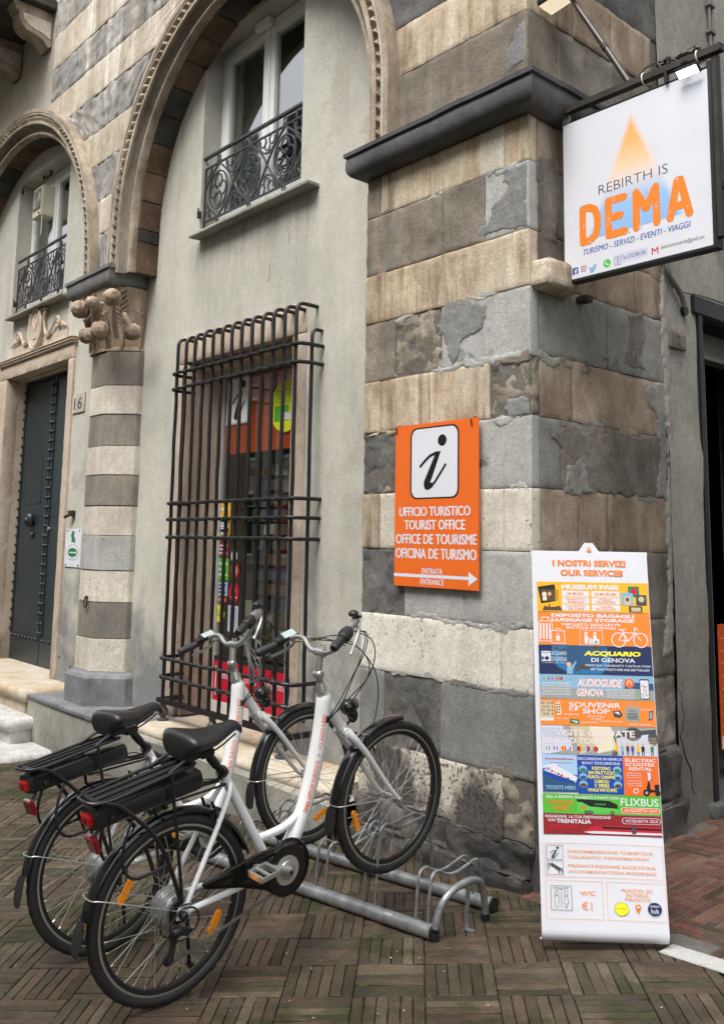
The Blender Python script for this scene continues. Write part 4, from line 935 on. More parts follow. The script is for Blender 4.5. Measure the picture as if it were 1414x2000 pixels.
# interior room
MB().add([(-4.6,yf+.08,.1),(-1.6,yf+.08,.1),(-1.6,2.6,.1),(-4.6,2.6,.1),(-4.6,yf+.08,3.2),(-1.6,yf+.08,3.2),(-1.6,2.6,3.2),(-4.6,2.6,3.2)], [(0,1,2,3),(4,5,6,7),(1,2,6,5),(2,3,7,6),(3,0,4,7)]).build('room', M['interior'], sw)
ib = MB().box(-3.73, -2.445, yf+.042, yf+.05, 2.34, 3.02).build('orange_banner', M['p_darkorange'], sw)
# postcard rack and clutter in the window
R_ = random.Random(9); pr_ = thing('postcard_rack', 'wire rack of postcards standing inside the shop window', 'postcard rack', (-3.20, .85, .2))
MB().tube([(-3.20,.85,.2),(-3.20,.85,2.3)], .012).build('pole', M['darkmetal'], pr_)
for i in range(13):
    for k in range(4):
        z = .75 + i*.12; a = -1.9 + k*.5; c_ = Vector((-3.20 + .24*math.cos(a), .85 + .18*math.sin(a), z)); nn = Vector((math.cos(a), math.sin(a), .25)).normalized(); u_ = nn.cross(Vector((0,0,1))).normalized()
        MB().obox(c_, u_, nn.cross(u_), nn, .055, .045, .002).build('postcard', M[R_.choice(['p_brown','p_dgrey','p_dgrey','p_brown','p_black','p_grey','p_navy','p_black'])], pr_)
tag(MB().box(-2.95,-2.55,.85,.87,1.32,1.62).build('white_sign_card', M['p_grey'], None), 'grey card with handwriting standing inside the shop window', 'card')
bb = thing('display_boxes', 'shelf of dark boxes and papers inside the shop window', 'shelf', (-2.8, 1.1, .2))
for i in range(6): MB().box(-2.95, -2.47, .95, 1.25, .7 + i*.30, .72 + i*.30).build('shelf_board', M['p_brown'], bb)
for i in range(18):
    x = -2.93 + (i % 6)*.075; z = .72 + (i//6)*.6; MB().box(x, x+.06, .97, 1.1, z, z + R_.uniform(.12,.24)).build('box', M[R_.choice(['p_dgrey','p_black','p_brown','p_dgrey'])], bb)
tag(MB().add([(-3.25,.78,1.9),(-3.05,.80,2.0),(-3.0,.8,1.25),(-3.2,.78,1.2)], [(0,1,2,3)]).build('red_cloth', M['p_crimson'], None), 'red cloth hanging inside the shop window', 'cloth')
tag(MB().box(-3.62,-2.62,.75,.78,.66,1.12).build('pale_board', M['p_cream'], None), 'pale printed board standing at the bottom of the shop window', 'board')
# stickers on the glass
def glass_print(label, cat, u0, v0, u1, v1, mat, rr=0, lines=()):
    a, b_ = wp(u0, v0, 1, yf+.03), wp(u1, v1, 1, yf+.03); F_ = Frame((a.x, yf+.0292, a.z), (1,0,0), (0,0,-1), (0,-1,0)); W_, H_ = b_.x-a.x, a.z-b_.z
    mb = MB(); 
    if rr == 'disc': disc(F_, W_/2, H_/2, W_/2, H_/2, None, None, 0, into=mb)
    else: rect(F_, 0, 0, W_, H_, None, None, 0, into=mb)
    mb.add([Vector(v) + Vector((0,.0004,0)) for v in mb.v], [tuple(reversed(f)) for f in mb.f]); o = mb.build('sticker', M[mat], None); tag(o, label, cat)
    o.name = 'window_sticker' if cat == 'sticker' else 'window_poster'
    return F_, W_, H_, o
F_, W_, H_, o = glass_print('white poster with a black slanted letter i at the top of the shop window', 'poster', 445, 742, 487, 824, 'p_card')
line(F_, [(.008,.008),(W_-.008,.008),(W_-.008,H_-.008),(.008,H_-.008)], .004, M['p_black'], o, 1, closed=True); i_glyph(F_, W_*.2, H_*.06, W_*.85, H_*.92, M['p_black'], o, 1)
F_, W_, H_, o = glass_print('round acid yellow parcel point sticker high on the shop window', 'sticker', 530, 748, 586, 840, 'p_lime', 'disc')
for k, s_ in enumerate(('PuntoPoste', 'BASTA UN PUNTO', 'PER TUTTE LE', 'TUE SPEDIZIONI')): text(F_, s_, W_*.22, H_*(.16+.075*k), W_*.80, H_*(.16+.075*k+.05), M['p_dkgreen'], o, 1)
rect(F_, W_*.14, H_*.48, W_*.62, H_*.78, M['p_green'], o, 1); rect(F_, W_*.34, H_*.62, W_*.7, H_*.76, M['p_white'], o, 2)
st_ = [('yellow and white notice with blue drops beside the rack, upper of the left column', 425,978,449,1045,'p_yellow'), ('small yellow notice with orange block, second in the left column of stickers', 424,1012,447,1052,'p_yellow'),
       ('red and white ticket office label in the left column of stickers', 422,1058,446,1088,'p_red'), ('green bus company sticker in the left column', 421,1090,446,1134,'p_green'),
       ('pale blue opening notice low in the left column', 418,1135,444,1165,'p_lightblue'), ('orange strip sticker under the pale blue notice', 418,1166,442,1176,'p_orange')]
for lb, a, b_, c_, d_, m in st_:
    F_, W_, H_, o = glass_print(lb, 'sticker', a, b_, c_, d_, m)
    for k in range(3): rect(F_, W_*.15, H_*(.2+.25*k), W_*(.9-.2*(k % 2)), H_*(.2+.25*k+.1), M['p_white' if m != 'p_lightblue' else 'p_dgrey'], o, 1)
F_, W_, H_, o = glass_print('white oval sticker on the shop window glass', 'sticker', 452,1074,463,1098,'p_white','disc')
F_, W_, H_, o = glass_print('round red emblem sticker with pale picture on the glass', 'sticker', 450,1096,467,1134,'p_red','disc'); disc(F_, W_*.5, H_*.5, W_*.3, H_*.3, M['p_skin'], o, 1)
F_, W_, H_, o = glass_print('plain red round sticker with white pin sign on the glass', 'sticker', 448,1136,466,1180,'p_crimson','disc'); disc(F_, W_*.5, H_*.42, W_*.16, H_*.14, M['p_white'], o, 1); rect(F_, W_*.2, H_*.68, W_*.8, H_*.74, M['p_white'], o, 1)
F_, W_, H_, o = glass_print('round yellow sticker low at the left edge of the shop window', 'sticker', 414,1180,438,1217,'p_acidyellow','disc')
for k in range(4): rect(F_, W_*.3, H_*(.3+.1*k), W_*.7, H_*(.3+.1*k+.03), M['p_dkgreen'], o, 1)
F_, W_, H_, o = glass_print('white printed sheet taped low on the shop window', 'poster', 446,1182,464,1236,'p_lav')
for k in range(9): rect(F_, W_*.15, H_*(.1+.08*k), W_*.85, H_*(.1+.08*k+.02), M['p_dgrey'], o, 1)

# ================================================================== IRON GRILLE
gr = thing('window_grille', 'bulging black wrought iron grille of round bars over the shop window', 'window grille', (-2.9, .1, .2))
YG, YW = .08, .30
xA, xB = wp(338, 700, 1, YG).x, wp(579, 650, 1, YG).x - .0
xA, xB = -3.70, -2.085; NBAR = 13
R_ = random.Random(21)
def smooth_poly(P3, it=1):
    P3 = [Vector(p) for p in P3]
    for _ in range(it):
        q = [P3[0]]
        for a, b2 in zip(P3, P3[1:]): q += [a.lerp(b2,.25), a.lerp(b2,.75)]
        P3 = q + [P3[-1]]
    return P3
def bar_pts(x, zt, ztop=True):
    return [(x, YW, zt), (x, YG+.07, zt+.004), (x, YG+.03, zt-.004), (x, YG+.006, zt-.03), (x, YG, zt-.07)] 
for k in range(NBAR):
    x = xA + (xB-xA)*k/(NBAR-1); zt = 3.275 + R_.uniform(-.006,.006)
    pts = bar_pts(x, zt); z = zt - .07
    while z > .45: z -= .16; pts.append((x + R_.uniform(-.003,.003), YG + R_.uniform(-.003,.003), max(z, .365)))
    pts.append((x, YG, .365)); MB().tube(smooth_poly(pts), .0145, 8).build('bar', M['iron'], gr, smooth=True)
for x, s_ in ((xA-.055,-1),(xB+.055,1)):      # side bars, set back
    for y, zt in ((YG+.10, 3.09),):
        pts = [(x, YW, zt), (x, y+.03, zt+.002), (x, y+.006, zt-.02), (x, y, zt-.06)]; z = zt-.06
        while z > .45: z -= .2; pts.append((x, y + R_.uniform(-.003,.003), max(z,.365)))
        MB().tube(pts, .0135, 8).build('bar', M['iron'], gr, smooth=True)
for z in (2.975, 2.845, 1.905, 1.775, 1.632, .68, .535):
    pts = [(xA-.075, YW, z), (xA-.072, YG+.06, z), (xA-.055, YG+.0, z), (xA-.02, YG-.018, z)]
    for k in range(26):
        t = k/25; x = xA + (xB-xA)*t; pts.append((x, YG - .020 + .012*math.cos(t*25*PI), z + R_.uniform(-.004,.004)))
    pts += [(xB+.02, YG-.018, z), (xB+.055, YG, z), (xB+.072, YG+.06, z), (xB+.075, YW, z)]
    MB().tube(pts, .014, 8).build('crossbar', M['iron'], gr, smooth=True)
col_ = MB()
for z in (2.975, 2.845, 1.905, 1.775, 1.632, .68, .535):
    for k in range(NBAR): x = xA + (xB-xA)*k/(NBAR-1); col_.ball((x, YG-.008, z), (.021, .024, .020), 10, 6)
col_.build('forged_collars', M['iron'], gr, smooth=True, kind='stuff')
MB().box(xA-.075, xB+.075, YG-.02, YG+.03, .335, .372).box(xA-.075, xA-.045, YG+.03, YW, .335, .372).box(xB+.045, xB+.075, YG+.03, YW, .335, .372).build('bottom_rail', M['iron'], gr, bevel=.005)
for x in (xA-.02, -3.0, -2.15):
    MB().lathe([(.045,.198),(.045,.212),(.022,.218),(.018,.225),(.034,.24),(.042,.262),(.036,.285),(.02,.30),(.028,.31),(.028,.334)], (x, YG+.02, 0), (0,0,1), 16).build('foot', M['greymetal'], gr, smooth=True)

# ================================================================== UPPER WINDOWS AND RAILINGS
def upper_window(label, x0, x1, z0, z1, y, mull, cols):
    t = thing('upper_window', label, 'window', ((x0+x1)/2, y, z0), 'white framed first floor windows')
    f = MB().box(x0, x0+.05, y, y+.07, z0, z1).box(x1-.05, x1, y, y+.07, z0, z1).box(x0+.05, x1-.05, y, y+.07, z1-.07, z1).box(x0+.05, x1-.05, y, y+.07, z0, z0+.12)
    f.build('window_frame', M['pvc'], t, bevel=.003)
    for a, b_ in ((x0+.055, mull-.008), (mull+.008, x1-.055)):
        zb, zt = z0+.13, z1-.08; s = MB().box(a, a+.075, y-.012, y+.05, zb, zt).box(b_-.075, b_, y-.012, y+.05, zb, zt).box(a+.075, b_-.075, y-.012, y+.05, zt-.075, zt).box(a+.075, b_-.075, y-.012, y+.05, zb, zb+.09)
        so = s.build('sash', M['pvc'], t, bevel=.004)
        MB().box(a+.07, b_-.07, y+.018, y+.022, zb+.085, zt-.07).build('pane', M['glasstop'], so)
    MB().box(mull-.022, mull+.022, y-.022, y-.012, z0+.13, z1-.08).build('meeting_cover', M['pvc'], t, bevel=.004)
    MB().add([(x0-.3,y+.1,z0-.1),(x1+.3,y+.1,z0-.1),(x1+.3,y+1.4,z0-.1),(x0-.3,y+1.4,z0-.1),(x0-.3,y+.1,z1+.1),(x1+.3,y+.1,z1+.1),(x1+.3,y+1.4,z1+.1),(x0-.3,y+1.4,z1+.1)], [(0,1,2,3),(4,5,6,7),(1,2,6,5),(2,3,7,6),(3,0,4,7)]).build('room', M['interior'], t)
    # curtain inside
    cu = MB(); n = 40; V = []
    for i in range(n+1):
        x = x0 + (x1-x0)*i/n; V += [(x, y+.16 + .02*math.sin(i*1.3), z0), (x, y+.16 + .02*math.sin(i*1.3+.4), z1)]
    cu.add(V, [(2*i, 2*i+2, 2*i+3, 2*i+1) for i in range(n) if i < n*.3 or i > n*.68]); cu.build('curtain', M['p_grey'], t, smooth=True)
    return t
upper_window('large white framed window inside the tall arch above the grille', -3.76, -2.33, 4.215, 5.975, .45, -3.03, None)
upper_window('white framed window at far left above the door, with a fan unit in its pane', -8.15, -6.62, 4.25, 5.985, .45, -7.39, None)
def sill(label, x0, x1, z):
    t = tag(rough_block(x0, x1, .155, .46, z+.010, z+.040, .05, .002, .005, int(x0*7)).build('window_sill', M['plinth'], None, smooth=True), label, 'window sill', 'slate sills of the first floor windows'); return t
sill('thin slate sill under the large upper window railing', -3.75, -2.10, 4.165)
sill('thin slate sill above the carved cartouche at far left', -8.05, -6.40, 4.20)
def railing(label, x0, x1, z0, y, cw, ox):
    """cast railing: lattice of ogees, rings with fourfold scrolls, half rings, knobs and rails"""
    t = thing('window_railing', label, 'railing', ((x0+x1)/2, y, z0), 'ornamental iron railings of the first floor windows')
    zt, zb = z0 + .615, z0 + .13; zm = (zt+zb)/2; h = (zt-zb)/2
    MB().box(x0-.02, x1+.02, y-.018, y+.012, z0+.70, z0+.725).build('handrail', M['railing'], t, bevel=.003)
    MB().box(x0, x1, y-.008, y+.008, zt-.008, zt+.008).build('top_rail', M['railing'], t, bevel=.002)
    MB().box(x0, x1, y-.008, y+.008, zb-.008, zb+.008).build('bottom_rail', M['railing'], t, bevel=.002)
    MB().box(x0, x1, y-.007, y+.007, z0+.055, z0+.068).build('foot_rail', M['railing'], t, bevel=.002)
    MB().box(x0-.003, x0+.012, y-.009, y+.009, z0, zt).build('end_post', M['railing'], t); MB().box(x1-.012, x1+.003, y-.009, y+.009, z0, zt).build('end_post', M['railing'], t)
    def clip(pts):
        out = []; cur = []
        for p in pts:
            if x0 <= p[0] <= x1: cur.append(p)
            else:
                if len(cur) > 1: out.append(cur)
                cur = []
        if len(cur) > 1: out.append(cur)
        return out
    def strip(pts, r=.0085, name='scroll', parent=None):
        mb = MB()
        for c_ in clip(pts): mb.tube([(p[0], y, p[1]) for p in c_], r, 4, flat=(0, 1, 0))
        return mb
    k = math.floor((x0 - ox)/cw) - 1; x = ox + k*cw
    while x < x1 + cw:
        # ogee diagonals
        mb = MB()
        for s_ in (-1, 1):
            for d_ in (0, 1):
                pts = []
                for i in range(17):
                    q = i/16; xx = x + s_*(q*cw); zz = zt - (zt-zb)*q; xx += s_*.028*math.sin(q*2*PI); pts.append((xx, zz))
                if d_ == 0: m2 = strip(pts, .010); mb.add(m2.v, m2.f)
        if mb.v: mb.build('lattice_bar', M['railing'], t)
        # ring with scrolls
        ring = [(x + .138*math.cos(a), zm + .165*math.sin(a)) for a in [2*PI*i/36 for i in range(37)]]
        m2 = strip(ring, .009)
        if m2.v:
            rg = m2.build('ring', M['railing'], t); m3 = MB()
            for q in range(4):
                a0 = q*PI/2; cx_, cz_ = x + .068*math.cos(a0), zm + .080*math.sin(a0)
                pts = [(cx_ + .052*math.cos(a0 + b_), cz_ + .060*math.sin(a0 + b_)) for b_ in [math.radians(-150 + 300*i/16) for i in range(17)]]
                m4 = strip(pts, .008); m3.add(m4.v, m4.f)
                for s_ in (-1, 1):
                    b_ = math.radians(150*s_); ex, ez = cx_ + .052*math.cos(a0+b_), cz_ + .060*math.sin(a0+b_)
                    if x0 < ex < x1: m3.ball((ex, y, ez), .012, 8, 5)
            if m3.v: m3.build('quatrefoil', M['railing'], rg)
        # half rings between the nodes, top and bottom
        xm = x + cw/2
        for zc2, s_ in ((zt, -1), (zb, 1)):
            pts = [(xm + .125*math.cos(PI*i/16), zc2 + s_*.150*math.sin(PI*i/16)) for i in range(17)]; m2 = strip(pts, .009)
            for ex in (-1, 0, 1):
                c2 = (xm + .062*ex, zc2 + s_*(.045 if ex else .085)); pts = [(c2[0] + .036*math.cos(math.radians(-20 + 260*i/12))*(ex or 1), c2[1] + s_*.042*math.sin(math.radians(-20 + 260*i/12))) for i in range(13)]
                m4 = strip(pts, .007); m2.add(m4.v, m4.f)
            if m2.v: m2.build('half_ring', M['railing'], t)
        # knobs: rings above, between rails and at the sill
        if x0 + .02 < x < x1 - .02:
            m3 = MB(); m3.tube([(x + .020*math.cos(a), y-.004, z0+.658 + .026*math.sin(a)) for a in [2*PI*i/12 for i in range(12)]], .008, 5, closed=True); m3.build('knob_ring', M['railing'], t); m2 = MB(); m5 = MB()
            m5.tube([(x + .018*math.cos(a), y-.004, z0+.098 + .024*math.sin(a)) for a in [2*PI*i/12 for i in range(12)]], .008, 5, closed=True)
            m5.build('knob_ring', M['railing'], t); MB().box(x-.03, x+.03, y-.009, y+.009, zt+.006, zt+.022).build('knob', M['railing'], t); m2.box(x-.016, x+.016, y-.010, y+.010, z0+.03, z0+.075).box(x-.03, x+.03, y-.009, y+.009, z0+.01, z0+.035).build('knob', M['railing'], t)
        x += cw
railing('dark iron railing with ring and scroll lattice in front of the large upper window', -3.745, -2.335, 4.215, .30, .475, -3.53)
railing('black scroll railing in front of the far left upper window', -8.02, -6.63, 4.25, .28, .475, -7.72)
# fan unit
a, b_ = wp(74, 372, 1, .33), wp(88, 418, 1, .33)
fu = thing('fan_unit', 'small cream extractor fan box fixed in the far left upper window', 'fan', (a.x, .33, b_.z))
x0, x1, z0, z1 = a.x, a.x + .28, 5.42, 5.80
MB().box(x0, x1, .28, .46, z0, z1).build('housing', M['beige'], fu, bevel=.012)
MB().box(x0+.03, x1-.03, .276, .281, z0+.09, z1-.03).build('fan_opening', M['p_dgrey'], fu)
mb = MB()
for k in range(6): r = .02 + k*.018; mb.tube([(x0+.14 + r*math.cos(a_), .272, z0+.215 + r*math.sin(a_)) for a_ in [2*PI*i/20 for i in range(20)]], .003, 4, closed=True)
mb.build('fan_guard', M['beige'], fu); MB().box(x0+.2, x0+.23, .27, .28, z0+.03, z0+.05).build('badge', M['p_dgrey'], fu)
pts = [wp(*p, 1, .30) for p in ((82,418),(81,440),(79,458),(72,465),(66,460),(65,445),(66,436))]; tag(MB().tube(pts, .006, 6).build('white_cable', M['beige'], None, smooth=True), 'thin cream cable looping below the fan unit at far left', 'cable')

# ================================================================== DOOR 16
dr = thing('entrance_door', 'tall dark green black double door with rows of round studs at far left', 'door', (-7.2, .5, .14))
yD = .50
for nm, x0, x1 in (('door_leaf', -8.10, -7.225), ('door_leaf', -7.205, -6.28)):
    lf = MB().box(x0, x1, yD, yD+.06, .15, 3.50).build(nm, M['door'], dr, bevel=.003)
    MB().box(x0, x1, yD-.008, yD-.001, .15, .50).build('kick_plate', M['door'], lf, bevel=.002)
    MB().box(x0+.004, x0+.05, yD-.012, yD-.001, .50, 3.49).build('edge_strip', M['door'], lf, bevel=.002); MB().box(x1-.05, x1-.004, yD-.012, yD-.001, .50, 3.49).build('edge_strip', M['door'], lf, bevel=.002)
    MB().box(x0+.05, x1-.05, yD-.004, yD-.001, 1.85, 1.862).box(x0+.22, x1-.22, yD-.004, yD-.001, 2.0, 2.56).build('sheet_seam', M['door'], lf, bevel=.001)
me = None
def stud(x, z, par):
    global me
    if me is None: m0 = MB(); m0.ball((0,0,0), (.020,.018,.020), 8, 5); o = m0.build('stud', M['door'], par, smooth=True, local=True); me = o.data
    else: o = link('stud', me, par)
    o.location = Vector((x, yD-.016, z)) - base_of(par)
z = .55
while z < 3.46:
    for x in (-8.075, -7.25, -7.18): stud(x, z, dr)
    z += .108
for k in range(8):
    stud(-8.0 + k*.10, .475, dr); stud(-8.0 + k*.10, 3.45, dr); stud(-7.12 + k*.09, .475, dr); stud(-7.12 + k*.09, 3.45, dr)
lk = MB(); p = wp(61, 1016, 1, yD-.02); lk.ball(p + Vector((0,-.02,0)), (.075,.05,.085), 14, 10, fn=lambda d, a, ph: 1 + .15*noise.noise(d*3)); lk.ball(p + Vector((0,-.06,-.01)), (.04,.03,.045), 12, 8)
lk.build('door_knocker', M['door'], dr, smooth=True); p = wp(62, 1045, 1, yD-.02); MB().ball(p, (.03,.02,.04), 10, 8).build('keyhole_cover', M['door'], dr, smooth=True)
p = wp(97, 1033, 1, yD-.01); MB().lathe([(.02,0),(.02,.02),(.012,.025)], p, (0,-1,0), 12).build('lock_cylinder', M['silver'], dr)
# stone surround and carved overdoor
ds = thing('door_surround', 'pinkish stone surround framing the dark door at far left', 'door surround', (-7.2, .25, .1))
for a, b_ in ((-8.30,-8.08),(-6.30,-6.17)): rough_block(a, b_, .245, .40, .08, 3.5, .08, .002, .006, int(a*9)).build('jamb', M['surround'], ds, smooth=True)
rough_block(-8.30, -6.17, .243, .40, 3.503, 3.66, .08, .002, .006, 91).build('lintel', M['surround'], ds, smooth=True)
MB().box(-8.33,-6.15,.215,.40,3.662,3.685).box(-8.345,-6.14,.20,.40,3.687,3.71).box(-8.36,-6.135,.19,.40,3.712,3.728).build('lintel_moulding', M['surround'], ds, bevel=.006)
MB().box(-8.13,-8.082,.39,.53,.12,3.5).box(-8.08,-6.3,.40,.52,3.494,3.512).build('reveal', M['surround'], ds)
MB().box(-8.08,-6.30,.02,.5,.02,.15).build('threshold', M['marbleY'], ds, bevel=.01)
cg = thing('carved_cartouche', 'carved stone oval cartouche with monogram and scrolls above the dark door', 'carving', (-7.2, .24, 3.74))
MB().prism([(-8.0,3.73),(-6.40,3.73),(-6.40,3.86),(-6.9,3.87),(-7.2,3.9),(-7.6,3.87),(-8.0,3.86)], lambda a, b_: (a,.255,b_), lambda a, b_: (a,.30,b_)).build('back_slab', M['surround'], cg, bevel=.005)
oc = Vector((-7.21, .22, 3.98)); MB().prism([(oc.x + .185*math.cos(a), oc.z + .245*math.sin(a)) for a in [2*PI*k/40 for k in range(40)]], lambda a, b_: (a,.215,b_), lambda a, b_: (a,.28,b_)).build('oval', M['surround'], cg, bevel=.01)
MB().tube([(oc.x + .175*math.cos(a), .212, oc.z + .235*math.sin(a)) for a in [2*PI*k/40 for k in range(40)]], .016, 8, closed=True).tube([(oc.x + .145*math.cos(a), .212, oc.z + .20*math.sin(a)) for a in [2*PI*k/40 for k in range(40)]], .006, 6, closed=True).build('oval_rim', M['surround'], cg, smooth=True)
fo = Frame((oc.x-.1, .2135, oc.z+.12), (1,0,0), (0,0,-1), (0,-1,0))
mb = MB()
def T(pts, r=.008): mb.tube([fo.p(*q) for q in pts], r, 6)
T([(.02,.03),(.02,.16)]); T([(.02,.03),(.10,.14)]); T([(.10,.14),(.18,.03)]); T([(.18,.03),(.18,.16)]); T([(.02,.02)]+arc(.0,.03,.02,.02,0,-250,8)); T(arc(.2,.03,.02,.02,180,430,8)); T([(.06,.2),(.06,.1),(.14,.1),(.14,.2)]); T(arc(.10,.22,.06,.02,0,180,8)); T([(.10,.0),(.10,-.05)]); T([(.07,-.03),(.13,-.03)])
mb.build('monogram', M['surround'], cg, smooth=True)
mb = MB()
for s_ in (-1, 1):
    c0 = Vector((oc.x, 0, 0)); 
    sp = [(oc.x + s_*(.21 + .0), 4.0)]
    pts = [(oc.x+s_*.19, 4.06),(oc.x+s_*.22, 3.95),(oc.x+s_*.27,3.875),(oc.x+s_*.35,3.86),(oc.x+s_*.42,3.90),(oc.x+s_*.49,3.985),(oc.x+s_*.56,4.01)]
    pts += [(oc.x+s_*(.585 + .055*(1-k/18)*math.sin(k*.55)), 3.95 + .06*(1-k/18)*math.cos(k*.55)) for k in range(16)]
    for off, r in ((0,.014),(.022,.010),(-.022,.010)): mb.tube([(p[0], .238, p[1]+off*(1 if i < 8 else .3)) for i, p in enumerate(pts)], r, 6)
    for k in range(4): mb.ball((oc.x+s_*(.68+.035*k), .245, 3.93-.012*k), (.016,.014,.04-.006*k), 8, 6)
    pts = [(oc.x+s_*.20, 4.17),(oc.x+s_*.20,4.10),(oc.x+s_*.19,4.05)]; mb.tube([(p[0], .235, p[1]) for p in pts], .016, 6); mb.ball((oc.x+s_*.215,.235,4.13), (.03,.02,.035), 10, 8)
mb.box(oc.x-.24, oc.x+.24, .21, .28, 4.165, 4.19); mb.build('scrollwork', M['surround'], cg, smooth=True)
# little plates
def plate(name, label, cat, u0, v0, u1, v1, mat, y=YI, th=.012):
    a, b_ = wp(u0, v0, 1, y), wp(u1, v1, 1, y); o = MB().box(a.x, b_.x, y-th, y-.001, b_.z, a.z).build(name, M[mat], None, bevel=.002); tag(o, label, cat)
    return Frame((a.x, y-th-.0003, a.z), (1,0,0), (0,0,-1), (0,-1,0)), b_.x-a.x, a.z-b_.z, o
F_, W_, H_, o = plate('house_number_plate', 'small stone plate with the number 16 between the door and the column', 'number plate', 144.5, 771, 166, 803, 'collight')
text(F_, '16', W_*.14, H_*.2, W_*.82, H_*.84, M['p_dgrey'], o, 1, bold=.02)
F_, W_, H_, o = plate('wall_plaque', 'white plaque with green cat and green oval key emblem beside the door', 'plaque', 131, 1033, 157.5, 1109, 'p_white', th=.01)
poly(F_, [(W_*x, H_*y) for x, y in ((.38,.34),(.40,.24),(.34,.18),(.40,.10),(.38,.04),(.46,.07),(.54,.04),(.56,.12),(.53,.18),(.62,.26),(.62,.34),(.70,.36),(.62,.37))], M['p_dkgreen'], o, 1)
disc(F_, W_*.5, H_*.62, W_*.42, H_*.205, M['p_red'], o, 1); disc(F_, W_*.5, H_*.62, W_*.40, H_*.195, M['p_white'], o, 2); disc(F_, W_*.5, H_*.62, W_*.30, H_*.12, M['p_dkgreen'], o, 3)
line(F_, [(W_*.3,H_*.62),(W_*.64,H_*.62)], .012, M['p_white'], o, 4); disc(F_, W_*.68, H_*.62, W_*.06, H_*.03, M['p_white'], o, 4)
text(F_, '***', W_*.36, H_*.765, W_*.64, H_*.80, M['p_red'], o, 4); text(F_, 'comune', W_*.38, H_*.93, W_*.62, H_*.95, M['p_red'], o, 1)
mb = MB()
for x, y in ((.12,.05),(.88,.05),(.12,.95),(.88,.95)): mb.lathe([(.010,0),(.010,.004)], F_.p(W_*x, H_*y), (0,-1,0), 10)
mb.build('screws', M['darkmetal'], o)
p = wp(145, 1003, 1, YI); kb = MB(); kb.box(p.x-.05, p.x+.03, YI-.05, YI, p.z-.03, p.z+.03).tube([(p.x, YI-.02, p.z), (p.x-.06, YI-.08, p.z-.04)], .018, 6); tag(kb.build('wall_bracket', M['vent'], None, bevel=.004), 'small rusty broken bracket sticking from the wall above the white plaque', 'bracket')
p = wp(170, 1178, 1, 0); mb = MB().tube([(p.x + .028*math.cos(a), -.018, p.z + .04*math.sin(a)) for a in [2*PI*k/14 for k in range(14)]], .007, 6, closed=True).ball((p.x, -.01, p.z+.05), .018, 8, 6); tag(mb.build('iron_ring', M['vent'], None, smooth=True), 'small rusty iron ring hanging on the striped column', 'ring')
# hinge pins beside the upper windows
for wl, u, v in ((bay2, 404, 130), (bay2, 392, 420), (bay1, 47, 375), (bay1, 31, 595)):
    p = wp(u, v, 1, YI); MB().box(p.x-.012, p.x+.012, YI-.03, YI, p.z-.03, p.z+.03).tube([(p.x, YI-.025, p.z-.03), (p.x, YI-.025, p.z+.06)], .008, 6).build('shutter_hinge', M['vent'], wl)
p = wp(518, 40, 1, .35); tag(MB().box(-3.18,-2.98,.38,.45,5.90,5.975).build('shutter_latch_block', M['pvc'], None, bevel=.005), 'white latch block under the lintel of the large upper window', 'latch')
p = wp(108, 322, 1, .33); tag(MB().tube([(-7.62,.36,5.985),(-7.62,.36,5.94),(-7.40,.36,5.93),(-7.40,.36,5.985)], .014, 6).build('iron_hook', M['vent'], None), 'rusty iron hook under the lintel of the far left upper window', 'hook')

# ================================================================== BALCONY AT TOP LEFT
bc = thing('balcony', 'underside of a stone balcony on scrolled brackets at the top left corner', 'balcony', (-8, 0, 7.2))
for x0 in (-6.93, -7.83):
    pr = [(0,7.13),(-.03,7.10),(-.06,7.12),(-.10,7.17),(-.18,7.20),(-.27,7.215),(-.34,7.26),(-.375,7.33),(-.385,7.42),(-.42,7.43),(-.42,7.47),(-.45,7.48),(-.45,7.53),(0.0,7.53)]
    MB().prism(pr, lambda a, b_, x=x0: (x, a, b_), lambda a, b_, x=x0: (x+.22, a, b_)).build('corbel', M['mould'], bc, bevel=.008)
    MB().prism([(-.02,7.20),(-.12,7.25),(-.25,7.27),(-.33,7.34),(-.34,7.41),(-.02,7.41)], lambda a, b_, x=x0: (x+.219, a, b_), lambda a, b_, x=x0: (x+.228, a, b_)).build('corbel_panel', M['collight'], bc, bevel=.004)
MB().box(-12, -6.62, -.95, .0, 7.535, 7.66).build('slab', M['soffitdark'], bc, bevel=.01); MB().box(-12,-6.58,-1.0,-.93,7.53,7.74).build('slab_edge', M['mould'], bc, bevel=.02)

# ================================================================== ALLEY WALL AND DOORWAY
aw = thing('alley_wall', 'plain grey rendered alley wall around the black framed doorway at the right', 'wall', (0, 3, 0))
mb = MB(); HY0, HY1, HZ0, HZ1 = 1.70, 2.95, .06, 3.20
ys = [1.31, HY0, HY1, 8.0]; zs = [-.3, HZ0, HZ1, 8.1]
for i in range(3):
    for j in range(3):
        if i == 1 and j == 1: continue
        ny = max(1, int((ys[i+1]-ys[i])/.08)); nz = max(1, int((zs[j+1]-zs[j])/.1)); V = []; F = []
        for a in range(ny+1):
            for b_ in range(nz+1):
                Y_, Z_ = ys[i] + (ys[i+1]-ys[i])*a/ny, zs[j] + (zs[j+1]-zs[j])*b_/nz
                e = .004 + noise.fractal(Vector((5, Y_*2.5, Z_*2.0)), 1, 2, 3)*.007 + (.012 if 2.2 > Z_ and Y_ < HY0 + .01 else 0)
                V.append((e, Y_, Z_))
        for a in range(ny):
            for b_ in range(nz): F.append((a*(nz+1)+b_, (a+1)*(nz+1)+b_, (a+1)*(nz+1)+b_+1, a*(nz+1)+b_+1))
        mb.add(V, F)
mb.build('render', M['plasterB'], aw, smooth=True, auto=30)
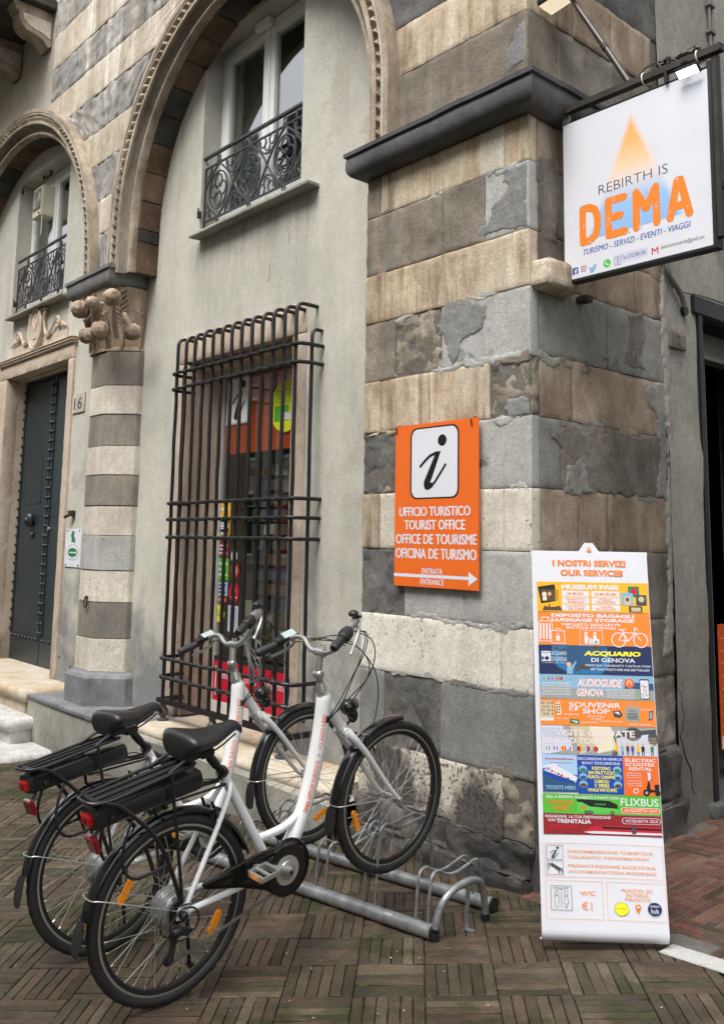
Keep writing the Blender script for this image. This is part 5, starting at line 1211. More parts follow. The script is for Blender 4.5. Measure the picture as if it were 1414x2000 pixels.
MB().box(-.5,-.02,1.6,HY0,-.3,8).box(-.5,-.02,HY1,8,-.3,8).box(-.5,-.02,HY0,HY1,HZ1,8).build('core', M['joint'], aw)
for pts in ([(1326,1345),(1331,1360),(1332,1380),(1336,1400),(1333,1425),(1328,1440),(1333,1455),(1337,1475),(1343,1490),(1349,1502),(1351,1520),(1352,1540),(1357,1552)],):
    MB().tube([wp(u, v, 0, .018) for u, v in pts], [.0015,.002,.003,.003,.004,.005,.005,.007,.006,.006,.004,.004,.002], 5).build('crack', M['dark'], aw)
ad = thing('alley_doorway', 'open doorway with black frame and grey door panel at the right edge', 'doorway', (0, 2.3, .06))
MB().box(-.10, .022, HY0-.005, HY0+.055, HZ0, HZ1-.10).box(-.10, .022, HY1-.055, HY1, HZ0, HZ1-.10).build('door_jamb', M['doorframe'], ad, bevel=.006)
MB().box(-.10, .026, HY0-.06, HY1+.05, HZ1-.10, HZ1+.02).build('door_head', M['doorframe'], ad, bevel=.008)
MB().box(-.45, -.10, HY0, HY0+.04, HZ0, HZ1-.1).box(-.45,-.1,HY1-.04,HY1,HZ0,HZ1-.1).box(-.45,-.1,HY0,HY1,HZ1-.12,HZ1-.08).build('reveal', M['dark'], ad)
MB().box(-.20, -.165, HY0+.04, HY0+.42, HZ0+.04, HZ1-.32).build('door_panel', M['grey_door'], ad, bevel=.004)
MB().box(-.165, -.155, HY0+.10, HY0+.125, HZ0+.3, HZ1-.5).box(-.165, -.155, HY0+.36, HY0+.38, HZ0+.3, HZ1-.5).build('panel_bead', M['pvcold'], ad, bevel=.003)
MB().box(-.22, -.12, HY0+.04, HY1-.04, HZ1-.32, HZ1-.29).box(-.21,-.17,HY0+.04,HY1-.04,HZ1-.29,HZ1-.12).build('transom', M['grey_door'], ad)
MB().add([(-.25,1.6,.05),(-3,1.6,.05),(-3,4.6,.05),(-.25,4.6,.05),(-.25,1.6,3.2),(-3,1.6,3.2),(-3,4.6,3.2),(-.25,4.6,3.2)], [(0,1,2,3),(4,5,6,7),(1,2,6,5),(2,3,7,6),(0,1,5,4)]).build('room', M['interior'], ad)
sd_ += 1; tag(rough_block(-.35, .075, HY0-.07, HY1+.05, .035, .115, .06, .003, .008, sd_).build('door_step', M['cornice'], None, smooth=True), 'dark grey stone doorstep at the foot of the black framed doorway', 'step')
bo = tag(MB().box(-.155,-.148,2.14,2.62,.33,1.12).build('leaning_poster', M['p_darkorange'], None), 'orange printed poster with thin white lines standing inside the alley doorway', 'poster')  # darker orange: the shade of the doorway is put into the colour
F_ = Frame((-.1475, 2.14, 1.12), (0,1,0), (0,0,-1), (1,0,0))
for k in range(9): rect(F_, .02, .09 + k*.08, .46, .093 + k*.08, M['p_cream'], bo, 1)
rect(F_, 0, .71, .48, .79, M['p_white'], bo, 1); text(F_, 'BENVENUTI', .05, .735, .4, .77, M['p_orange'], bo, 2, bold=.02); text(F_, 'GUIDE', .12, .45, .35, .49, M['p_white'], bo, 2, bold=.02)
a, b_ = wp(1304, 643, 0, .012), wp(1337, 688, 0, .012)
np_ = tag(rough_block(.004, .026, a.y, b_.y, 2.83, 2.945, .03, .002, .004, 6).build('house_number_plate', M['greybrown'], None, smooth=True), 'weathered square stone plate with a faint number 2 beside the alley doorway', 'number plate')
F_ = Frame((.0285, a.y, 2.945), (0,1,0), (0,0,-1), (1,0,0)); text(F_, '2', .075, .025, .12, .09, M['p_dgrey'], np_, 1)
# conduits
tag(MB().tube([(.03,1.98,8),(.03,1.98,5.3),(.03,1.985,5.0),(.032,1.99,3.6)], .011, 8).tube([(.03,2.02,8),(.03,2.02,3.7)], .006, 6).build('conduit', M['pipe'], None, smooth=True), 'vertical grey cable conduit running up the alley wall above the doorway', 'conduit')
cdt = [o for o in bpy.data.objects if o.name == 'conduit'][0]
for z in (5.35, 5.15, 4.8): MB().box(.01,.05,1.955,2.035,z-.012,z+.012).build('clip', M['pipe'], cdt, bevel=.003)
pp = [wp(u, v, 0, .04) for u, v in ((1303,500),(1302,520),(1308,540),(1322,560),(1333,580),(1337,597))]
tag(MB().tube([pp[0]+Vector((0,0,.2))]+pp, .018, 10).tube([wp(1305,515,0,.03), wp(1307,548,0,.03), wp(1315,562,0,.03)], .007, 6).build('bent_conduit', M['pipe'], None, smooth=True), 'bent grey conduit pipe below the hanging sign ending over the number plate', 'conduit')
p = wp(1337, 607, 0, .02); tag(MB().lathe([(.024,0),(.030,.006),(.030,.03),(.022,.03)], (.002, p.y, p.z), (1,0,0), 14).build('pipe_sleeve', M['iron'], None, smooth=True), 'short black pipe sleeve in the wall beside the alley doorway', 'pipe')
tag(MB().tube([wp(u, v, 0, .015) for u, v in ((1325,565),(1340,572),(1360,575),(1385,582),(1414,592))], .004, 5).build('loose_wire', M['cable'], None), 'thin wire sagging above the black door head', 'cable')
cb = tag(rough_block(-.03, .12, .010, .30, 2.93, 3.085, .015, .005, .035, 44, freq=9).build('stone_bracket', M['Blight' if 0 else 'tan'], None, smooth=True), 'worn rounded stone bracket on the alley side of the pier behind the hanging sign', 'bracket')
p = wp(1140, 586, 0, .03); tag(MB().box(0,.07,p.y-.03,p.y+.03,p.z-.015,p.z+.02).build('iron_stub', M['vent'], None, bevel=.004), 'rusty sawn iron stub below the rounded stone bracket', 'iron stub')

# ================================================================== HANGING SIGN
ys_ = .20
hs_ = thing('hanging_sign', 'square white projecting sign with orange and blue triangle hung on a steel beam', 'sign', (.48, ys_, 3.0))
SX0, SX1, SZ0, SZ1 = .075, .892, 2.99, 3.852
MB().box(SX0, SX1, ys_, ys_+.05, SZ0, SZ1).build('panel', M['p_white'], hs_, bevel=.002)
MB().box(SX0-.006, SX1+.006, ys_-.004, ys_+.055, SZ0-.016, SZ0-.001).box(SX1+.001, SX1+.020, ys_-.006, ys_+.055, SZ0-.016, SZ1+.03).box(SX0-.004, SX1+.0, ys_-.002, ys_+.052, SZ1+.001, SZ1+.010).build('frame', M['doorframe'], hs_, bevel=.002)
MB().box(-.02, .97, ys_-.02, ys_+.02, 3.905, 3.945).build('beam', M['signmetal'], hs_, bevel=.004)
MB().box(SX1+.02, SX1+.05, ys_-.005, ys_+.03, 3.02, 3.905).build('post', M['signmetal'], hs_, bevel=.003)
MB().box(.075,.115,ys_-.003,ys_+.02,3.853,3.905).box(.855,.885,ys_+.0,ys_+.02,3.86,3.905).build('hanger', M['galv'], hs_)
MB().box(.10,.14,ys_-.021,ys_-.0205,3.904,3.946).build('weld_mark', M['vent'], hs_)
mb = MB(); mb.tube([(.478,ys_,3.945),(.36,ys_,4.165),(.153,ys_,4.54),(-.01,ys_,4.84)], [.016,.016,.013,.013], 12); mb.build('strut', M['signmetal'], hs_, smooth=True)
MB().tube([(.352,ys_,4.178),(.335,ys_,4.208)], .0185, 12).build('strut_sleeve', M['vent'], hs_, smooth=True)
MB().box(SX1+.05, SX1+.20, ys_, ys_+.03, 3.255, 3.285).build('side_arm', M['doorframe'], hs_)
for x in (.565, .85): MB().tube([(x+.0, ys_+.026*math.sin(a), 3.925+.030*math.cos(a)) for a in [2*PI*k/16 for k in range(16)]], .004, 6, closed=True).build('cable_tie', M['tie'], hs_, smooth=True)
F_ = Frame((SX0, ys_, SZ1), (1,0,0), (0,0,-1), (0,-1,0)); panel = [o for o in bpy.data.objects if o.name.startswith('panel') and o.parent == hs_][0]
def sg(x, y): p = wp(1080 + x/4.234, 180 + y/4.234, 1, ys_); return (p.x - SX0, SZ1 - p.z)
# gradient triangle
m, nt_, b = new_mat('printed_triangle'); N = nt_.nodes; L = nt_.links; geo = N.new('ShaderNodeNewGeometry'); sx = N.new('ShaderNodeSeparateXYZ'); L.new(geo.outputs['Position'], sx.inputs[0])
A_, B_, C_ = sg(640,140), sg(275,1235), sg(1095,985); 
zt_, zb_ = SZ1 - A_[1], SZ1 - (B_[1]+C_[1])/2; xc_ = SX0 + A_[0]
r_ = N.new('ShaderNodeMapRange'); r_.inputs['From Min'].default_value = zb_; r_.inputs['From Max'].default_value = zt_; L.new(sx.outputs['Z'], r_.inputs['Value'])
cr = N.new('ShaderNodeValToRGB'); E_ = cr.color_ramp.elements; E_[0].position = 0; E_[0].color = (*srgb(140,185,235),1); E_[1].position = 1; E_[1].color = (*srgb(245,170,95),1)
for p_, c_ in ((.22,(150,190,235)),(.42,(225,215,215)),(.55,(240,205,170)),(.75,(246,180,110))): e = E_.new(p_); e.color = (*srgb(*c_),1)
L.new(r_.outputs[0], cr.inputs['Fac'])
def mth(op, a, b_):
    x = N.new('ShaderNodeMath'); x.operation = op
    for i, s_ in ((0, a), (1, b_)):
        if isinstance(s_, (float, int)): x.inputs[i].default_value = s_
        else: L.new(s_, x.inputs[i])
    return x.outputs[0]
hw = (C_[0]-B_[0])/2; xm = SX0 + (B_[0]+C_[0])/2
one = mth('SUBTRACT', 1.0, r_.outputs[0]); cxn = mth('ADD', mth('MULTIPLY', one, xm - xc_), xc_); half = mth('MULTIPLY', one, hw)
dist = mth('SUBTRACT', half, mth('ABSOLUTE', mth('SUBTRACT', sx.outputs['X'], cxn), 0))
ef = N.new('ShaderNodeMapRange'); ef.inputs['From Min'].default_value = 0; ef.inputs['From Max'].default_value = .035; L.new(dist, ef.inputs['Value'])
mx = N.new('ShaderNodeMixRGB'); mx.inputs['Color1'].default_value = (*srgb(217,218,225),1); L.new(ef.outputs[0], mx.inputs['Fac']); L.new(cr.outputs[0], mx.inputs['Color2']); L.new(mx.outputs[0], b.inputs['Base Color']); b.inputs['Roughness'].default_value = .4
M['tri'] = m
zbf = SZ1 - zb_; poly(F_, [A_, (B_[0], zbf), (C_[0], zbf)], M['tri'], panel, 1)
l0, r0 = sg(378,850), sg(950,660); t0 = sg(378,770); text(F_, 'REBIRTH IS', l0[0], t0[1], r0[0], l0[1]-.002, M['p_dgrey'], panel, 3, bold=-.012)
D0, D1, A1 = sg(220,945), sg(225,1278), sg(1165,990)
def big(letter, xa, xb):
    u0, u1 = sg(xa, 1100)[0], sg(xb, 1100)[0]; wdt = .040; o_ = wdt/2; v0, v1 = D0[1]+o_, D1[1]-o_; u0 += o_; u1 -= o_; f = lambda x, y: (u0+(u1-u0)*x, v0+(v1-v0)*y); mb = MB(); k = 0
    segs = {'D': [[(0,0),(.45,0),(.85,.12),(1,.35),(1,.65),(.85,.88),(.45,1),(0,1),(0,0)]], 'E': [[(1,0),(0,0),(0,1),(1,1)],[(0,.5),(.75,.5)]], 'M': [[(0,1),(.02,0),(.5,.52),(.98,0),(1,1)]], 'A': [[(0,1),(.42,.02),(.58,.02),(1,1)],[(.2,.72),(.8,.72)]]}[letter]
    for sgm in segs:
        for a_, b_ in zip(sgm, sgm[1:]):
            k += 1; A2, B2 = Vector(f(*a_)), Vector(f(*b_)); d = (B2-A2).normalized(); q = Vector((-d.y, d.x))*o_; h = LAYER*(4 + .06*k)
            mb.add([F_.p(*(A2+q), h), F_.p(*(B2+q), h), F_.p(*(B2-q), h), F_.p(*(A2-q), h)], [(0,1,2,3)])
        for a_ in sgm: k += 1; A2 = f(*a_); disc(F_, A2[0], A2[1], o_, o_, None, None, 4 + .06*k, n=14, into=mb)
    mb.build('letter', M['p_orange2'], panel)
for lt_, xa, xb in (('D',220,397),('E',432,622),('M',660,892),('A',940,1166)): big(lt_, xa, xb)
R_ = random.Random(2); mb = MB()
for k in range(150):
    c_ = R_.choice([(.03,.02),(.10,.95),(.32,.1),(.45,.95),(.62,.12),(.70,.55),(.87,.12),(.95,.75),(.56,.9),(.28,.55),(.05,.5),(.80,.85)])
    u = D0[0] + (A1[0]-D0[0])*min(1,max(0,c_[0] + R_.gauss(0,.010))); v = D0[1] + (D1[1]-D0[1])*min(.97,max(.03,c_[1] + R_.gauss(0,.045))); r = R_.uniform(.0012,.0034); disc(F_, u, v, r, r*.8, None, None, 6.5, n=6, into=mb)
mb.build('worn_specks', M['p_white'], panel, kind='stuff')
a0, a1 = sg(250,1300), sg(1135,1045); t1 = sg(250,1348); text(F_, 'TURISMO - SERVIZI - EVENTI - VIAGGI', a0[0], a0[1], a1[0], t1[1], M['p_fb'], panel, 2, bold=0, shear=.15); text(F_, 'TURISMO - SERVIZI - EVENTI - VIAGGI', sg(250,1300)[0]+.0012, sg(250,1300)[1], sg(1135,1045)[0]+.0012, sg(250,1348)[1], M['p_fb'], panel, 2.5, bold=0, shear=.15)
a0, a1 = sg(570,1350), sg(768,1310); t1 = sg(570,1385); rect(F_, sg(495,1370)[0], a0[1]-.015, a1[0]+.012, t1[1]+.015, M['p_lav'], panel, 1, r=.015); text(F_, 'Tel 3755981245', a0[0], a0[1], a1[0], t1[1], M['p_dgrey'], panel, 2)
a0, a1 = sg(890,1262), sg(1252,1190); t1 = sg(890,1308); text(F_, 'dema.turismoservizi@gmail.com', a0[0], a0[1], a1[0], t1[1], M['p_dgrey'], panel, 2)
p0, p1 = sg(820,1290), sg(868,1330); line(F_, [(p0[0],p1[1]),(p0[0],p0[1]),((p0[0]+p1[0])/2,(p0[1]+p1[1])/2),(p1[0],p0[1]),(p1[0],p1[1])], .006, M['p_crimson'], panel, 2)
p0, p1 = sg(162,1455), sg(210,1510); rect(F_, p0[0], p0[1], p1[0], p0[1]+(p1[0]-p0[0])*1.05, M['p_fb'], panel, 2, r=.005); text(F_, 'f', p0[0]+.013, p0[1]+.008, p1[0]-.006, p0[1]+(p1[0]-p0[0])*1.04, M['p_white'], panel, 3, bold=.03)
p0, p1 = sg(234,1440), sg(274,1490); w_ = p1[0]-p0[0]; line(F_, [(p0[0],p0[1]),(p1[0],p0[1]),(p1[0],p0[1]+w_),(p0[0],p0[1]+w_)], .003, M['p_red'], panel, 2, closed=True); line(F_, arc(p0[0]+w_/2,p0[1]+w_/2,w_*.25,w_*.25,0,360), .003, M['p_red'], panel, 2)
p0 = sg(298,1430); poly(F_, [(p0[0]+x*.045, p0[1]+y*.042) for x, y in ((0,.15),(.3,.4),(.5,.4),(.55,.1),(.8,0),(1,.15),(.9,.5),(.6,.95),(.25,1),(.0,.85),(.2,.8),(.05,.55))], M['p_sky'], panel, 2)
p0 = sg(447,1413); disc(F_, p0[0], p0[1], .022, .022, M['p_wa'], panel, 2); line(F_, [(p0[0]-.009,p0[1]-.008),(p0[0]-.003,p0[1]+.005),(p0[0]+.009,p0[1]+.009)], .005, M['p_white'], panel, 3)
p0 = sg(510,1365); line(F_, [(p0[0],p0[1]),(p0[0]+.016,p0[1]),(p0[0]+.016,p0[1]+.042),(p0[0],p0[1]+.042)], .002, M['p_dgrey'], panel, 2, closed=True); line(F_, [(p0[0]+.019,p0[1]),(p0[0]+.034,p0[1]),(p0[0]+.034,p0[1]+.042),(p0[0]+.019,p0[1]+.042)], .002, M['p_red'], panel, 2, closed=True)
# cable bundle on the beam
R_ = random.Random(6); mb = MB()
for k in range(7): x = .62 + R_.uniform(0,.05); mb.tube([(x + i*.022 + R_.uniform(-.006,.006), ys_ + R_.uniform(-.03,.02), 3.955 + R_.uniform(-.006,.022)) for i in range(10)], .004, 5)
mb.tube([(.53,ys_,3.95),(.58,ys_-.01,3.975),(.64,ys_-.01,3.98)], .004, 5).tube([(.80,ys_-.01,3.98),(.83,ys_,3.99),(.86,ys_,3.95)], .004, 5)
tag(mb.build('cable_bundle', M['cable'], None, smooth=True), 'tangle of black cable lying on top of the steel sign beam', 'cable')
# floodlights
fl = thing('floodlight', 'lit slim floodlight under the beam at the right end above the white sign', 'floodlight', (.80, ys_-.05, 3.88))
mb = MB(); c0 = wp(1343, 139, 1, ys_-.05); U_, V_ = Vector((1,0,0)), Vector((0,.80,-.60)).normalized(); N_ = U_.cross(V_)
if N_.z > 0: N_ = -N_
MB().obox(c0 - N_*.008, U_, V_, N_, .057, .027, .008).build('lamp_body', M['darkmetal'], fl, bevel=.003); MB().obox(c0 + N_*.0035, U_, V_, N_, .049, .020, .001).build('led_panel', M['led'], fl)
MB().obox((.80, ys_-.025, 3.90), (1,0,0), (0,1,0), (0,0,1), .012, .03, .006).obox((.69, ys_-.01, 3.885), (1,0,0), (0,1,0), (0,0,1), .008, .012, .03).build('bracket', M['darkmetal'], fl)
mb = MB()
for k in range(9): mb.obox(c0 - N_*.020 + U_*(-.048+.012*k), U_, V_, N_, .002, .026, .005)
mb.build('cooling_fins', M['darkmetal'], fl)
f2 = thing('floodlight', 'floodlight with faintly glowing glass at the top of the strut cut by the upper edge of the photo', 'floodlight', (.0, .12, 4.55))
a, b_ = wp(1064, 20, 1, .16), wp(1118, -4, 1, .16); c0 = (a + b_)/2 + Vector((0,0,.012)); 
MB().obox(c0 + Vector((0,0,.022)), (1,0,.12), (0,1,0), (0,0,1), .10, .07, .016).build('lamp_body', M['darkmetal'], f2, bevel=.004); MB().obox(c0 + Vector((0,0,.0045)), (1,0,.12), (0,1,0), (0,0,1), .088, .058, .001).build('lamp_glass', M['ledfaint'], f2)
MB().obox(c0 + Vector((.09,.02,.02)), (1,0,0), (0,1,0), (0,0,1), .03, .012, .012).build('bracket', M['darkmetal'], f2)

# ================================================================== ORANGE SIGN
yo = -.034; OX0, OX1, OZ0, OZ1 = -.952, -.318, 1.378, 2.286
os_ = thing('tourist_office_sign', 'upright orange board with a white square letter i and four tourist office lines', 'sign', (-.63, yo, 1.38))
mb = MB(); n = 12; V = []
for i in range(n+1):
    for j in range(n+1):
        u, v = i/n, j/n; q = .004*math.sin(u*3) + .012*max(0, v-.85)*max(0, u-.6)*10 ; V.append((OX0 + (OX1-OX0)*u, yo - q*.4, OZ1 - (OZ1-OZ0)*v))
MB().box(OX0, OX1, yo, yo+.008, OZ0, OZ1).build('board', M['p_orange'], os_, bevel=.0015); board = [o for o in bpy.data.objects if o.parent == os_][0]
mb.v = []; mb.f = []
F_ = Frame((OX0, yo-.0002, OZ1), (1,0,0), (0,0,-1), (0,-1,0)); W_, H_ = OX1-OX0, OZ1-OZ0
fu_ = lambda x: (x-158)/330*W_; fv_ = lambda y: (y-88)/634*H_
rect(F_, fu_(223), fv_(103), fu_(417), fv_(384), M['p_black'], board, 1, r=.05); rect(F_, fu_(229), fv_(109), fu_(411), fv_(378), M['p_white'], board, 2, r=.045)
i_glyph(F_, fu_(252), fv_(136), fu_(380), fv_(350), M['p_black'], board, 3)
for s, a, b_, c_, d_, bo_ in (('UFFICIO TURISTICO',178,414,460,450,.03),('TOURIST OFFICE',200,465,440,502,.03),('OFFICE DE TOURISME',164,519,482,557,.03),('OFICINA DE TURISMO',164,574,482,613,.03),('ENTRATA',272,649,356,670,.015),('ENTRANCE',267,689,362,711,.015)):
    mb = MB()
    for q, (du, dv) in enumerate(((-.0026,-.0006),(-.0013,.0006),(0,-.0006),(.0013,.0006),(.0026,0)) if bo_ > .02 else ((-.001,0),(0,0),(.001,0))): text(F_, s, fu_(a)+.003+du, fv_(b_)+dv, fu_(c_)-.003+du, fv_(d_)+dv, None, None, 2 + q*.3, bold=0, into=mb)
    mb.build('lettering', M['p_white'], board)
rect(F_, fu_(158), fv_(673), fu_(455), fv_(685), M['p_white'], board, 2); poly(F_, [(fu_(452),fv_(655)),(fu_(484),fv_(680)),(fu_(452),fv_(706))], M['p_white'], board, 3)
for x in (-.935, -.36): MB().tube([(x, yo-.004, OZ1-.045),(x-.006, yo-.006, OZ1-.01),(x-.008, 0, OZ1+.01)], .004, 5).build('hanging_hook', M['darkmetal'], os_)

# ================================================================== SERVICES BANNER
T_ = Vector((.302, -.393, 1.587)); U_ = Vector((.697,.717,0)).normalized(); n_ = Vector((.717,-.697,0)).normalized(); le = math.radians(7.1); D_ = Vector((0,0,-math.cos(le))) + n_*math.sin(le); N_ = U_.cross(D_)
if N_.dot(n_) < 0: N_ = -N_
BW, BH = .50, 1.167
bn = thing('services_banner', 'tall white printed banner listing services with coloured panels leaning at the pier corner', 'banner', (.5, -.15, .03))
# sheet, with a curl at its foot
mb = MB(); V = []; prof = [(v_, .0) for v_ in (0, .4, .8, 1.14)] + [(1.167, .002)]
D2 = (D_ + N_*.035).normalized()
end = [(1.225 + .03*k, .0) for k in range(1, 9)]
rows = []
for v_, h in prof: rows.append(T_ + D_*v_ + N_*h)
base2 = T_ + D_*1.167
for k in range(1, 8): rows.append(base2 + D2*(.0465*k))
p0 = rows[-1]; 
for k in range(1, 7): a = .35 - k*.36; p0 = p0 + (D2*math.cos(a) + N_*math.sin(a))*.015; rows.append(p0)
nu = 6
for r in rows:
    for i in range(nu+1): V.append(r + U_*(BW*i/nu) + N_*(.003*math.sin(i/nu*PI)))
# thin solid sheet: the outline is offset backwards
n1 = len(V); V2 = [v - N_*.002 for v in V]; F = []
R_n = len(rows)
for j in range(R_n-1):
    for i in range(nu): a = j*(nu+1)+i; F += [(a, a+1, a+nu+2, a+nu+1), (a+n1, a+nu+1+n1, a+nu+2+n1, a+1+n1)]
mb.add(V + V2, F); sheet = mb.build('sheet', M['p_white'], bn, smooth=True)
MB().obox(T_ + U_*BW/2 - N_*.006, U_, D_, N_, BW/2+.002, .008, .004).build('top_bar', M['p_white'], bn)
mb = MB(); c0 = T_ + U_*.25 
mb.prism([(-.05,0),(-.018,-.045),(.018,-.045),(.05,0)], lambda a, b_: c0 + U_*a + D_*b_ - N_*.001, lambda a, b_: c0 + U_*a + D_*b_ - N_*.004); mb.build('hanger_tab', M['p_white'], bn)
F_ = Frame(T_ + N_*.0040, U_, D_, N_)
tabp = MB(); poly(F_, [(.238,-.008),(.25,-.032),(.262,-.008)], M['p_salmon'], sheet, 1)
for s_ in (.12, BW-.08): MB().tube([T_ + U_*s_ - N_*.015, T_ + U_*s_ + D_*1.2 - N_*.18, Vector(((T_ + U_*s_ - N_*.30).x, (T_ + U_*s_ - N_*.30).y, .03))], .006, 6).build('support_rod', M['darkmetal'], bn)
K = .002084
def row(name, y0, y1, mat, u0=.019, u1=.496): 
    o = rect(F_, u0, (y0-1080)*K, u1, (y1-1080)*K, M[mat], bn, 1.0, name='printed_panel'); return o
tx = lambda s, u0, y0, u1, y1, mat, par, lay=3, bold=.012, shear=0: text(F_, s, u0*BW, (y0-1080)*K, u1*BW, (y1-1080)*K, M[mat], par, lay, bold=bold, shear=shear)
rc = lambda u0, y0, u1, y1, mat, par, lay=2, r=0, into=None: rect(F_, u0*BW, (y0-1080)*K, u1*BW, (y1-1080)*K, M[mat], par, lay, r=r, into=into)
pg = lambda pts, mat, par, lay=2: poly(F_, [(u*BW, (y-1080)*K) for u, y in pts], M[mat], par, lay)
ln = lambda pts, wd, mat, par, lay=2, closed=False: line(F_, [(u*BW, (y-1080)*K) for u, y in pts], wd, M[mat], par, lay, closed=closed)
dc_ = lambda u, y, ru, ry, mat, par, lay=2, a0=0, a1=360: disc(F_, u*BW, (y-1080)*K, ru*BW, ry*K, M[mat], par, lay, a0=a0, a1=a1)
tx('I NOSTRI SERVIZI', .18, 1095, .81, 1108, 'p_orange2', sheet, 2, .04); tx('OUR SERVICES', .245, 1115, .785, 1128, 'p_orange2', sheet, 2, .04)
# museum pass
o = row('a', 1141, 1202, 'p_yellow'); tx('MUSEUM PASS', .25, 1146, .74, 1156, 'p_white', o, 3, .06)
for i, (s0, s1) in enumerate((('28 MUSEI','28 MUSEUMS'),('TRASPORTO','PUBLIC'),('VALIDITA\'','VALID'))):
    y = 1159 + i*14; rc(.25, y, .485, y+12, 'p_white', o); rc(.505, y, .745, y+12, 'p_white', o)
    if i == 0: tx(s0,.295,y+3,.435,y+9,'p_orange2',o,4,.02); tx(s1,.53,y+3,.72,y+9,'p_orange2',o,4,.02)
    else:
        t2 = (('PUBBLICO','TRANSPORT'),('24 ORE','24 HOURS'))[i-1]; tx(s0,.28,y+1.2,.45,y+5.5,'p_orange2',o,4,.02); tx(t2[0],.30,y+6.5,.44,y+11,'p_orange2',o,4,.02); tx(s1,.57,y+1.2,.68,y+5.5,'p_orange2',o,4,.02); tx(t2[1],.54,y+6.5,.71,y+11,'p_orange2',o,4,.02)
pg([(.045,1152),(.19,1146),(.215,1180),(.07,1186)],'p_black',o,2); pg([(.07,1157),(.19,1157),(.19,1180),(.075,1180)],'p_brown',o,3); dc_(.10,1167,.02,5,'p_cream',o,4); rc(.085,1171,.12,1180,'p_cream',o,4); dc_(.145,1166,.015,4,'p_skin',o,4); rc(.195,1157,.225,1180,'p_yellow',o,3)
for k in range(5): rc(.20,1159+k*4,.218,1161+k*4,'p_black',o,4)
rc(.82,1148,.915,1170,'p_dkgreen',o,2,.004); dc_(.87,1158,.03,6,'p_crimson',o,3); rc(.76,1161,.86,1187,'p_sky',o,3,.004); rc(.785,1168,.84,1186,'p_beige',o,4); dc_(.812,1175,.014,4,'p_brown',o,5); rc(.885,1165,.975,1187,'p_dgrey',o,3,.004); dc_(.93,1174,.025,6,'p_beige',o,4); rc(.82,1188,.935,1201,'p_brown',o,2,.004); rc(.84,1191,.92,1199,'p_beige',o,3)
pg([(.08,1199),(.10,1190),(.13,1193),(.14,1184),(.15,1193),(.19,1192),(.23,1190),(.25,1198),(.25,1200),(.08,1200)],'p_brown',o,2)
# luggage
o = row('b', 1203.5, 1269, 'p_orange2'); tx('DEPOSITO BAGAGLI', .155, 1206, .86, 1213, 'p_white', o, 3, .05); tx('LUGGAGE STORAGE', .155, 1215, .86, 1222, 'p_white', o, 3, .05); tx('DEPOSITO BICICLETTE', .24, 1225, .74, 1230, 'p_white', o, 3, .03); tx('BICYCLE STORAGE', .28, 1231.5, .70, 1236.5, 'p_white', o, 3, .03)
ln([(.045,1222),(.155,1222),(.16,1226),(.16,1262),(.045,1262),(.04,1226)], .0028, 'p_white', o, 3, True); ln([(.07,1222),(.07,1214),(.13,1214),(.13,1222)], .004, 'p_white', o, 3)
for k in range(4): rc(.053+k*.026,1226,.067+k*.026,1258,'p_white',o,3)
rc(.15,1241,.262,1266,'p_orange2',o,4); ln([(.15,1241),(.262,1241),(.262,1266),(.15,1266)], .003,'p_white',o,5,True); ln([(.185,1241),(.185,1237),(.228,1237),(.228,1241)],.003,'p_white',o,5); rc(.19,1251,.222,1261,'p_white',o,5); ln([(.197,1251),(.197,1246),(.215,1246),(.215,1251)],.002,'p_white',o,5)
ln([(.395,1239),(.585,1239),(.585,1268),(.395,1268)], .0015,'p_white',o,3,True)
for u in (.445,.52): dc_(u,1245,.014,3,'p_white',o,3)
pg([(.432,1249),(.458,1249),(.462,1258),(.455,1266),(.435,1266),(.43,1258)],'p_white',o,3); rc(.505,1249,.535,1256,'p_white',o,3); rc(.495,1256,.555,1266,'p_white',o,3); rc(.47,1256,.49,1266,'p_white',o,3); ln([(.455,1252),(.485,1256)],.003,'p_white',o,3); pg([(.515,1264),(.527,1258),(.54,1264)],'p_dkgreen',o,4)
for u in (.72,.905): ln([(u + .058*math.cos(a), 1257 + 14*math.sin(a)) for a in [2*PI*k/24 for k in range(24)]], .0042, 'p_white', o, 3, True)
ln([(.72,1257),(.76,1242),(.86,1243),(.80,1259),(.72,1257)],.004,'p_white',o,3.3); ln([(.80,1259),(.75,1237),(.725,1236),(.78,1236)],.004,'p_white',o,3.6); ln([(.905,1257),(.86,1240),(.855,1233),(.875,1233),(.885,1237)],.004,'p_white',o,3.9)
# aquarium
o = row('c', 1270, 1327, 'p_navy'); pg([(.155,1271),(.61,1271),(.645,1290),(.63,1310),(.56,1326),(.30,1326),(.19,1312),(.145,1290)],'p_teal',o,1.6); pg([(.20,1280),(.30,1271.5),(.60,1271.5),(.60,1300),(.45,1318),(.30,1312)],'p_sea',o,1.9)
for u, y, r in ((.19,1276,.02),(.24,1281,.012),(.30,1312,.022),(.36,1318,.022),(.42,1312,.035),(.52,1273,.026)): dc_(u,y,r,r*140,'p_brown',o,2.2)
dc_(.29,1308,.02,5,'p_skin',o,2.6); pg([(.27,1326),(.275,1313),(.31,1312),(.35,1300),(.355,1303),(.32,1318),(.32,1326)],'p_sky',o,2.5)
tx('ACQUARIO',.42,1280,.90,1291,'p_acidyellow',o,4,.05,.1); tx('DI GENOVA',.48,1293.5,.85,1302,'p_white',o,4,.022); tx('PRENDI QUI I TUOI BIGLIETTI  E SALTA LA CODA!',.43,1306.5,.975,1311,'p_white',o,4,.012); tx('GET YOUR TICKETS HERE AND SKIP THE LINE!',.47,1314,.965,1318.5,'p_white',o,4,.012)
